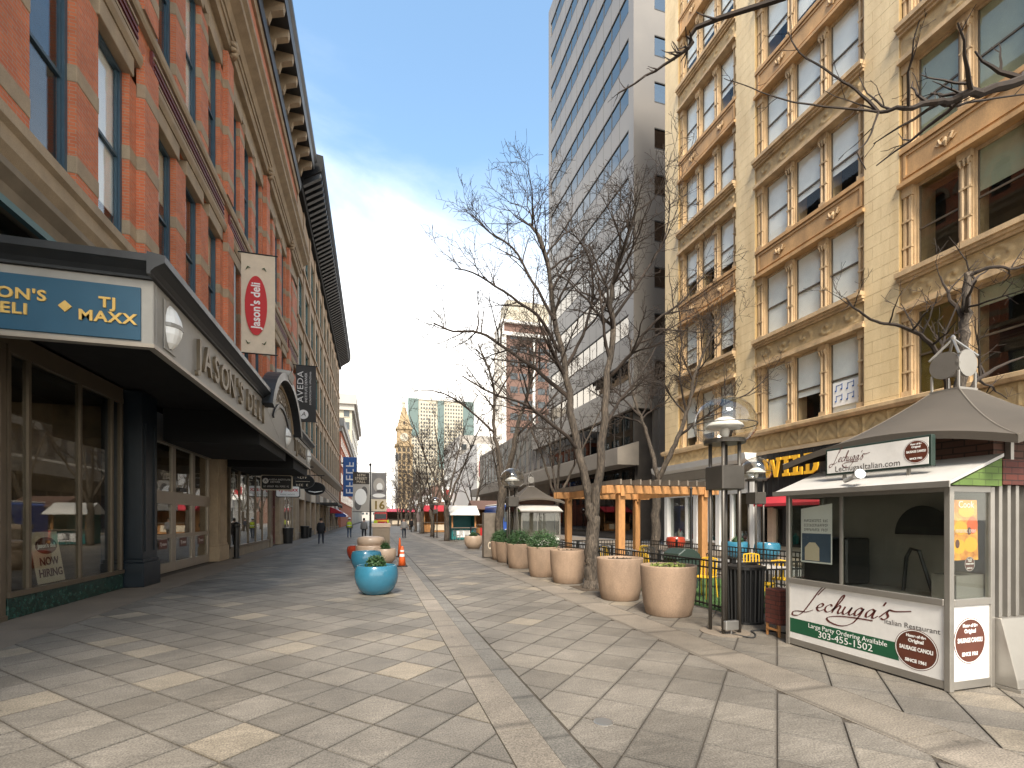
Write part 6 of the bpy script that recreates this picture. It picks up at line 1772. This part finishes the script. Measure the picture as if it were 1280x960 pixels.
block('cream_building', 'tall cream stone building with heavy cornice behind the orange brick one', -34, -6.4, 156, 215, 38, 'far_cream', 'far_window', ['E', 'S'], 8, [14, 9], cor='far_grey', corp=1.4, ch_h=3.0)
o = thing('blade_sign', 'tall blue vertical sign on the orange brick building', 'sign', (-5.9, 103, 6.2))
part('panel', MB().box(0, 2.6, -.2, .2, 0, 8.0), M['print_blue'], o, bevel=.05); [part('bracket', MB().box(-.32, 0, -.1, .1, e, e + .3), M['black'], o) for e in (1, 6.6)]
marks(o, (1.3, -.21, 4.0), Vector((0, 0, 1)), Vector((-1, 0, 0)), 6.8, 1.5, 5, 'print_white', 16)
part('pale_edge', MB().box(2.6, 2.75, -.22, .22, -.1, 8.1), M['print_white'], o)
# ================================================================ far right
o = block('white_store', 'low white store building carrying a red sign behind the trees', 20.3, 44, 96, 130, 17, 'far_white', 'far_window', ['W'], 1, [8], z0=1, cw=.7, ch=.22)
sb = thing('store_sign', 'red speech-bubble sign with white marks on the white store', 'sign', (22.6, 96, 9.0))
mb = MB(); plaque(mb, [(-1.9, 4.4), (-1.9, 1.4), (-.7, -.4), (-.4, 1.3), (1.9, 1.1), (1.9, 4.6)], (0, 0, 0), Vector((1, 0, 0)), Vector(ZU), .02, .3); part('bubble', mb, M['print_red'], sb)
marks(sb, (0, -.33, 2.9), Vector((1, 0, 0)), Vector(ZU), 2.6, 1.5, 3, 'print_white', 17)
o = thing('store_banner', 'small white flag sign with a red bubble mark', 'sign', (19.4, 128, 6.2))
part('panel', MB().box(-2.0, 0.7, -.1, .1, 0, 4.0), M['print_white'], o)
mb = MB(); plaque(mb, [(-1.4, 3.1), (-1.4, 1.4), (-.5, .7), (-.4, 1.3), (.2, 1.3), (.2, 3.2)], (0, -.1, 0), (1, 0, 0), ZU, .01, .03); part('bubble', mb, M['print_red'], o)
BT = thing('brown_tower', 'brown brick tower with pale vertical ribs and white crown band', 'building', (40, 112, 0))
X0, YF, HB = 29.6, 109.5, 48.0
part('wall', MB().box(X0, X0 + 26, YF, YF + 7.5, 0, HB), M['far_brown'], BT, world=True)
for k in range(13):
    z = 6 + k * 3.2
    for j in range(6):
        part('window', MB().box(X0 + 1.6 + j * 2.3, X0 + 3.4 + j * 2.3, YF - .05, YF + .2, z, z + 1.5), M['far_window'], BT, world=True)
for x in (X0 - .1, X0 + 7.1, X0 + 14.6):
    part('rib', MB().box(x, x + .55, YF - .55, YF, 0, HB - 3), M['far_white'], BT, world=True)
for y in (YF - .2, YF + 2.4, YF + 4.6, YF + 6.9):
    part('rib', MB().box(X0 - .5, X0, y, y + .6, 0, HB + 1), M['far_white'], BT, world=True)
part('crown_band', MB().box(X0 - .6, X0 + 26.3, YF - .7, YF + 7.8, HB - 3, HB - 2.2).box(X0 - .6, X0 + 26.3, YF - .7, YF + 7.8, HB, HB + .6), M['far_white'], BT, world=True)
part('penthouse', MB().box(X0 + 1, X0 + 26, YF + 1, YF + 7, HB + .6, HB + 6), M['far_cream'], BT, world=True)
# grey office block stepping up behind the store
block('grey_block', 'plain grey office block at the foot of the brown tower', 24, 60, 138, 170, 26, 'far_grey', 'far_window', ['W', 'S'], 6, [12, 14], cw=.6, ch=.5)
# hotel with teal glass corners, far
HT = thing('hotel_tower', 'far cream hotel tower with teal glass corners', 'building', (70, 470, 0))
hx0, hx1, hy, hh = 30.5, 92.0, 450.0, 112.0
part('wall', MB().box(hx0 + .2, hx1 - .2, hy, hy + 24, 0, hh), M['far_cream'], HT, world=True)
for a, b in ((hx0, hx0 + 9.5), (hx1 - 10.5, hx1)):
    part('glass_corner', MB().box(a, b, hy - .6, hy + 20, 78, hh + .5), M['far_teal'], HT, world=True)
part('glass_strip', MB().box(hx0 + 27, hx0 + 33, hy - .4, hy, 20, hh), M['far_teal'], HT, world=True)
mb = MB()
for f in range(30):
    for k in range(24):
        x = hx0 + 1.5 + k * 2.5
        z = 8 + f * 3.4
        if (z > 76 and (x < hx0 + 9.5 or x > hx1 - 10.5)) or hx0 + 26 < x < hx0 + 33:
            continue
        mb.box(x, x + 1.3, hy - .15, hy + .2, z, z + 1.7)
part('window_rows', mb, M['far_window'], HT, world=True, kind='stuff')
part('parapet', MB().box(hx0 + 9.6, hx1 - 10.6, hy - .8, hy + 1, hh - .3, hh + 2), M['far_white'], HT, world=True)
block('cream_annex', 'low cream building with window grid in front of the hotel', 26, 66, 425, 440, 45, 'far_cream', 'far_window', ['S'], 9, [12], cw=.5, ch=.5)
# clock tower
CT = thing('clock_tower', 'golden brick clock tower with pyramid roof at the street end', 'tower', (24, 403, 0))
hw = 6.6
part('shaft', MB().box(-hw, hw, -hw, hw, 0, 60), M['dnf'], CT)
for f in range(15):
    for k in range(3):
        part('window', MB().box(-4.6 + k * 3.5, -2.7 + k * 3.5, -hw - .05, -hw + .3, 8 + f * 3.4, 10.2 + f * 3.4), M['dnf_dark'], CT)
part('cornice', MB().box(-hw - .9, hw + .9, -hw - .9, hw + .9, 60, 61.6), M['dnf'], CT)
part('loggia', MB().box(-hw + .4, hw - .4, -hw + .4, hw - .4, 46, 60.2), M['dnf'], CT)
for k in range(3):
    for z in (50.4, 55.6):
        part('arch_opening', MB().prism([(-4.9 + k * 3.5, z)] + [(-2.9 + k * 3.5, z), (-2.9 + k * 3.5, z + 2.6), (-3.3 + k * 3.5, z + 3.4), (-3.9 + k * 3.5, z + 3.7), (-4.5 + k * 3.5, z + 3.4), (-4.9 + k * 3.5, z + 2.6)], 'y', -hw - .08, -hw + .4), M['dnf_dark'], CT)
part('clock_stage', MB().box(-hw + .9, hw - .9, -hw + .9, hw - .9, 61.6, 74), M['dnf'], CT)
ck = MB(); plaque(ck, ellipse_pts(0, 67.5, 3.4, 3.4, 28), (0, -hw + .9, 0), (1, 0, 0), ZU, .02, .3); cko = part('clock_face', ck, M['far_cream'], CT)
part('hand', MB().box(-.18, .18, -hw + .45, -hw + .55, 67.4, 70), M['dnf_dark'], cko); part('hand', MB().box(-.18, 2.0, -hw + .45, -hw + .55, 67.3, 67.7), M['dnf_dark'], cko)
part('balcony', MB().box(-hw + .1, hw - .1, -hw + .1, hw - .1, 74, 75.4), M['dnf'], CT)
rf = MB(); a, b2 = hw - .9, 1.5
rf.add([(-a, -a, 75.4), (a, -a, 75.4), (a, a, 75.4), (-a, a, 75.4), (-b2, -b2, 92), (b2, -b2, 92), (b2, b2, 92), (-b2, b2, 92)], [(0, 1, 5, 4), (1, 2, 6, 5), (2, 3, 7, 6), (3, 0, 4, 7), (4, 5, 6, 7)])
rfo = part('roof', rf, M['dnf'], CT)
part('dormer', MB().prism([(-.9, 78), (.9, 78), (.9, 80), (0, 81.2), (-.9, 80)], 'y', -5.2, -3), M['dnf_dark'], rfo)
part('lantern', MB().lathe([(1.9, 92), (1.9, 92.8), (1.2, 93), (1.2, 96), (1.8, 96.3), (1.2, 97.6), (.2, 99)], 8), M['far_cream'], CT)
# smokestack-like mast left of the tower
o = thing('mast', 'thin dark mast left of the clock tower', 'mast', (15.0, 330, 0))
part('shaft', MB().tube([(0, 0, 0), (0, 0, 40)], [.9, .7], 8), M['far_grey'], o); part('cap', MB().lathe([(1.1, 40), (1.1, 44), (.3, 46)], 8), M['black'], o)
# far infill that closes the street end
block('distant_hall', 'low distant building closing the end of the street', -28, 14, 430, 445, 12, 'far_grey', 'far_window', ['S'], 2, [14])
block('distant_store', 'low brick building far along the right side', 21, 40, 180, 300, 14, 'far_brown', 'far_window', ['W'], 2, [16])
block('distant_office', 'plain cream building far along the left side', -30, -6.5, 222, 300, 16, 'far_cream', 'far_window', ['E'], 3, [16])
# ================================================================ banner pole
o = thing('banner_pole', 'dark pole carrying two street banners, one with 16', 'banner pole', (-.2, 33.8, 0))
part('pole', MB().tube([(0, 0, 0), (0, 0, 5.3)], [.07, .05], 10), M['black'], o); part('cap', MB().lathe([(.08, 5.3), (.1, 5.4), (.02, 5.5)], 10), M['black'], o); part('foot', MB().lathe([(.16, 0), (.14, .2), (.08, .25)], 12), M['black'], o)
for z in (4.85, 2.2):
    part('arm', MB().tube([(-1.15, 0, z), (1.08, 0, z)], .025, 6), M['black'], o)
bn = part('banner', MB().box(-1.12, -.06, -.012, .012, 2.23, 4.82), M['far_grey'], o)
part('banner_head', MB().box(-1.12, -.06, -.016, -.0125, 4.05, 4.82), M['interior'], bn)
for i, t_ in enumerate(('16TH', 'STREET', 'MALL')):
    text(t_, .24, (-.6, -.02, 4.64 - i * .22), (1, 0, 0), ZU, M['print_cream'], bn, depth=.002)
for (a, b_, rx, ry, mt) in ((-.62, 3.2, .38, .55, 'print_white'), (-.4, 3.5, .22, .4, 'ink'), (-.8, 2.7, .22, .4, 'ink')):
    e = MB(); plaque(e, ellipse_pts(a, b_, rx, ry, 18), (0, -.013, 0), (1, 0, 0), ZU, .002 + .001 * rx, .001); part('print_shape', e, M[mt], bn)
bn = part('banner', MB().box(.06, 1.06, -.012, .012, 2.23, 4.82), M['cloth_grey'], o)
for (a, b_, rx, ry, mt, l) in ((.56, 4.0, .38, .5, 'far_grey', .002), (.6, 3.9, .2, .26, 'print_white', .004), (.56, 3.3, .42, .14, 'print_white', .002), (.62, 3.6, .24, .1, 'ink', .006)):
    e = MB(); plaque(e, ellipse_pts(a, b_, rx, ry, 18), (0, -.012, 0), (1, 0, 0), ZU, l, .001); part('print_shape', e, M[mt], bn)
part('banner_foot', MB().box(.06, 1.06, -.015, -.0125, 2.24, 3.05), M['print_cream'], bn)
text('16', .78, (.56, -.018, 2.62), (1, 0, 0), ZU, M['ochre'], bn, depth=.002, bold=.02)
# ================================================================ people
PEOPLE = []
def person(loc, label, rz, top, legs, stride=.28, hat=None, hairm='hair', arms=.15, h=1.72):
    s = h / 1.72
    V = [(0, 0, .94), (0, .0, 1.12), (0, .01, 1.30), (0, .0, 1.43), (0, -.01, 1.50), (0, -.02, 1.60), (0, -.02, 1.70),
         (-.10, 0, .90), (-.11, -stride * .45, .50), (-.11, -stride * .9 + .03, .09), (-.11, -stride * .9 - .10, .04),
         (.10, 0, .90), (.11, stride * .35, .50), (.11, stride, .10), (.11, stride - .11, .04),
         (-.18, 0, 1.40), (-.24, arms * .4, 1.13), (-.25, -arms * .3, .90), (-.24, -arms * .55, .80),
         (.18, 0, 1.40), (.24, -arms * .5, 1.13), (.25, -arms * 1.0, .92), (.24, -arms * 1.3, .84)]
    E = [(0, 1), (1, 2), (2, 3), (3, 4), (4, 5), (5, 6), (0, 7), (7, 8), (8, 9), (9, 10), (0, 11), (11, 12), (12, 13), (13, 14), (3, 15), (15, 16), (16, 17), (17, 18), (3, 19), (19, 20), (20, 21), (21, 22)]
    Rd = [(.15, .11), (.145, .105), (.17, .12), (.13, .09), (.058, .06), (.085, .10), (.065, .08), (.095, .1), (.07, .075), (.05, .05), (.045, .035), (.095, .1), (.07, .075), (.05, .05), (.045, .035),
          (.07, .07), (.055, .055), (.04, .04), (.035, .045), (.07, .07), (.055, .055), (.04, .04), (.035, .045)]
    me = bpy.data.meshes.new('body')
    me.from_pydata([tuple(c * s for c in v) for v in V], E, [])
    ob = bpy.data.objects.new('body', me); COL.objects.link(ob)
    md = ob.modifiers.new('skin', 'SKIN'); ss = ob.modifiers.new('sub', 'SUBSURF'); ss.levels = 2; ss.render_levels = 2
    for i, sv in enumerate(me.skin_vertices[0].data):
        sv.radius = tuple(q * s for q in Rd[i]); sv.use_root = (i == 0)
    o = thing('person', label, 'person', loc, 'people walking on the mall', rz)
    PEOPLE.append((ob, o, top, legs, s, hat, hairm))
def flush_people():
    dg = bpy.context.evaluated_depsgraph_get()
    ms = [bpy.data.meshes.new_from_object(p[0].evaluated_get(dg)) for p in PEOPLE]
    for (ob, o, top, legs, s, hat, hairm), me in zip(PEOPLE, ms):
        old = ob.data
        bpy.data.objects.remove(ob); bpy.data.meshes.remove(old)
        me.materials.clear()
        for m in (top, legs, 'skin', 'black'):
            me.materials.append(M[m])
        for p in me.polygons:
            z, x = p.center.z / s, abs(p.center.x) / s
            p.material_index = 3 if z < .10 else 2 if z > 1.47 or (z < .90 and x > .205) else 1 if z < .93 else 0
            p.use_smooth = True
        me.name = 'body'
        link('body', me, o)
        part('hair', MB().lathe([(.088 * s, 1.60 * s), (.098 * s, 1.67 * s), (.09 * s, 1.74 * s), (.05 * s, 1.785 * s), (.01, 1.79 * s)], 12, 0, .012), M[hairm], o, smooth=True)
        part('nose', MB().tube([(0, -.10 * s, 1.64 * s), (0, -.125 * s, 1.61 * s)], [.012, .014], 5), M['skin'], o)
        cw = .235 if top == 'cloth_black' else .215
        ct = part('coat', MB().lathe([(cw * s, (.72 if top == 'cloth_black' else .86) * s), (cw * .97 * s, 1.0 * s), (cw * s, 1.28 * s), (.16 * s, 1.43 * s), (.07 * s, 1.49 * s)], 16), M[top], o, smooth=True); ct.scale = (1, .72, 1)
        if hat:
            part('hard_hat', MB().lathe([(.15 * s, 1.70 * s), (.125 * s, 1.71 * s), (.12 * s, 1.77 * s), (.08 * s, 1.83 * s), (.01, 1.85 * s)], 14), M[hat], o, smooth=True)
            part('vest', MB().lathe([(.225 * s, .95 * s), (.222 * s, 1.15 * s), (.23 * s, 1.3 * s), (.165 * s, 1.45 * s)], 14, cap=False), M['hivis'], o, smooth=True)
            part('vest_band', MB().lathe([(.232 * s, 1.08 * s), (.232 * s, 1.15 * s)], 14, cap=False), M['print_white'], o)
person((-3.43, 35.0, 0), 'person in a black coat walking away beside the shops', PI, 'cloth_black', 'cloth_navy')
person((-2.1, 46.0, 0), 'person in yellow vest and white hard hat walking away', PI, 'cloth_grey', 'denim', hat='print_white')
person((-.75, 41.5, 0), 'person in a grey jacket near the banner pole', PI, 'cloth_grey', 'cloth_black', stride=.15)
person((2.6, 43.5, 0), 'person in grey top and dark trousers walking towards the cone', 0, 'cloth_grey', 'cloth_navy', stride=.2)
person((2.6, 92.0, 0), 'person in yellow jacket striding across by the red truck', 1.3, 'hivis', 'denim', stride=.35)
person((.3, 78.0, 0), 'person in yellow jacket standing behind the tan cabinet', .4, 'hivis', 'cloth_navy', stride=.1)
person((4.6, 62.0, 0), 'person in black under the far tree row', .5, 'cloth_black', 'cloth_black')
person((4.0, 70.0, 0), 'person in dark jacket passing the far trees', 2.6, 'cloth_navy', 'cloth_black')
# ================================================================ vehicles and stalls far down the street
def truck(name, label, loc, w, l, h, body, rz=0, stripe=None, roof='far_white'):
    """boxy vehicle, front towards -y"""
    o = thing(name, label, 'truck', loc, None, rz)
    bd = part('body', MB().prism([(-w / 2, .45), (w / 2, .45), (w / 2, h - .12), (w / 2 - .12, h), (-w / 2 + .12, h), (-w / 2, h - .12)], 'y', 0, l), M[body], o, bevel=.04)
    part('roof', MB().box(-w / 2 + .1, w / 2 - .1, .1, l - .1, h, h + .1), M[roof], o, bevel=.03)
    part('windscreen', MB().box(-w / 2 + .15, w / 2 - .15, -.03, .0, h * .55, h * .88), M['far_window'], o, bevel=.01)
    part('bumper', MB().box(-w / 2, w / 2, -.15, .0, .4, .7), M['steel'], o, bevel=.03)
    for sx in (-1, 1):
        part('headlight', MB().lathe([(.12, -.02), (.12, .02)], 12), M['print_white'], o).location = (sx * w * .36, -.03, .95)
        for y in (l * .18, l * .8):
            wl_ = part('wheel', MB().tube([(sx * (w / 2 - .22), y, .42), (sx * (w / 2 + .02), y, .42)], .42, 16), M['rubber'], o)
            part('rim', MB().tube([(sx * (w / 2 + .02), y, .42), (sx * (w / 2 + .035), y, .42)], .22, 12), M['steel'], wl_)
        part('side_window', MB().box(min(sx * w / 2, sx * (w / 2 + .02)), max(sx * w / 2, sx * (w / 2 + .02)), .3, l * .3, h * .55, h * .85), M['far_window'], o)
    if stripe:
        part('stripe', MB().box(-w / 2 - .015, w / 2 + .015, -.012, l * .98, h * .38, h * .46), M[stripe], o)
    return o
truck('red_truck', 'red truck with white roof parked across the street end', (1.4, 100, 0), 2.5, 8, 3.0, 'vehicle_red', 0, 'print_yellow')
truck('food_truck', 'blue food truck with white roof behind the far kiosk', (10.2, 34.0, 0), 2.3, 6, 2.75, 'vehicle_blue', PI / 2 * 0, None)
def stall(name, label, loc, w, d, h, wall, roofm, awn):
    o = thing(name, label, 'stall', loc, 'market stalls under the far trees')
    part('body', MB().box(0, w, 0, d, .05, h * .42), M[wall], o, bevel=.02); part('back', MB().box(0, w, d - .1, d, h * .42, h), M[wall], o)
    for x in (0, w - .12):
        part('post', MB().box(x, x + .12, 0, .12, h * .42, h), M['cedar'], o); part('side', MB().box(x, x + .1, .12, d - .1, h * .42, h), M[wall], o)
    part('counter', MB().box(-.08, w + .08, -.2, .3, h * .42, h * .42 + .06), M['cedar_grey'], o); part('roof', MB().prism([(-.5, h - .3), (-.5, h - .24), (d / 2, h + .5), (d + .3, h - .2), (d + .3, h - .26)], 'x', -.2, w + .2), M[roofm], o)
    part('menu_sign', MB().box(w * .2, w * .8, -.03, 0, h * .1, h * .34), M[awn], o)
stall('market_stall', 'teal market stall cabinet beside the lone tree', (6.0, 38.2, 0), 2.0, 1.6, 2.3, 'teal', 'far_white', 'print_white')
stall('market_stall', 'wooden stall with red sign next to the teal one', (8.2, 40.0, 0), 2.6, 2.0, 2.8, 'cedar', 'far_brown', 'print_red')
stall('market_stall', 'wooden stall with brown roof farther along the trees', (6.0, 60.0, 0), 4.0, 2.4, 2.9, 'cedar', 'red_awning', 'print_cream')
stall('market_stall', 'red-roofed stall at the end of the tree row', (2.9, 118.0, 0), 7.0, 3, 3.6, 'cedar_grey', 'vehicle_red', 'print_cream')
# pedicab beside the far kiosk
o = thing('pedicab', 'black pedicab with yellow seat pad beside the stalls', 'pedicab', (6.9, 33.2, 0), None, 1.35)
for x, y, r in ((-.5, 0, .36), (.5, 0, .36), (0, -1.5, .33)):
    w_ = part('wheel', MB().tube([(x + .03 * math.cos(k * PI / 12) * 0, y + r * math.cos(k * PI / 12), r + r * math.sin(k * PI / 12)) for k in range(25)], .035, 6), M['rubber'], o)
    part('hub', MB().tube([(x - .06, y, r), (x + .06, y, r)], .05, 8), M['steel'], w_)
    for k in range(4):
        part('spoke', MB().tube([(x, y + r * math.cos(k * PI / 4), r + r * math.sin(k * PI / 4)), (x, y - r * math.cos(k * PI / 4), r - r * math.sin(k * PI / 4))], .008, 3), M['steel'], w_)
part('frame', MB().tube([(-.5, 0, .36), (.5, 0, .36)], .03, 6).tube([(0, 0, .36), (0, -1.0, .5), (0, -1.35, .95), (0, -1.5, .33)], .03, 6), M['black'], o)
part('bench', MB().box(-.48, .48, -.15, .35, .6, .72).box(-.48, .48, .28, .38, .72, 1.15), M['black'], o, bevel=.03); part('seat_pad', MB().lathe([(.18, .92), (.2, 1.0), (.05, 1.06)], 12, 0, -.75), M['print_yellow'], o)
part('hood', MB().grid(lambda a, b: (-.52 + a * 1.04, .42 - math.sin(b * PI * .55) * .75, 1.1 + .75 * (1 - math.cos(b * PI * .55))), 6, 8), M['black'], o); part('handlebar', MB().tube([(-.3, -1.2, 1.05), (0, -1.33, .98), (.3, -1.2, 1.05)], .02, 6), M['steel'], o)
ct0 = chair_proto('steel', 'grey cafe chair by the far stalls', 'grey cafe chairs by the far stalls')
ct0.location = (6.0, 35.6, 0); ct0.rotation_euler = (0, 0, .7)
for x, y, a in ((6.9, 35.9, 2.5), (7.4, 36.8, 4.0), (6.4, 36.9, -.9)):
    copy_tree(ct0, (x, y, 0), a)
bowl((5.6, 27.5, 0), 'glaze_cream', 'cream bowl with shrub between kiosk and pedicab', True, 1.1)
flush_people()
flush_texts()
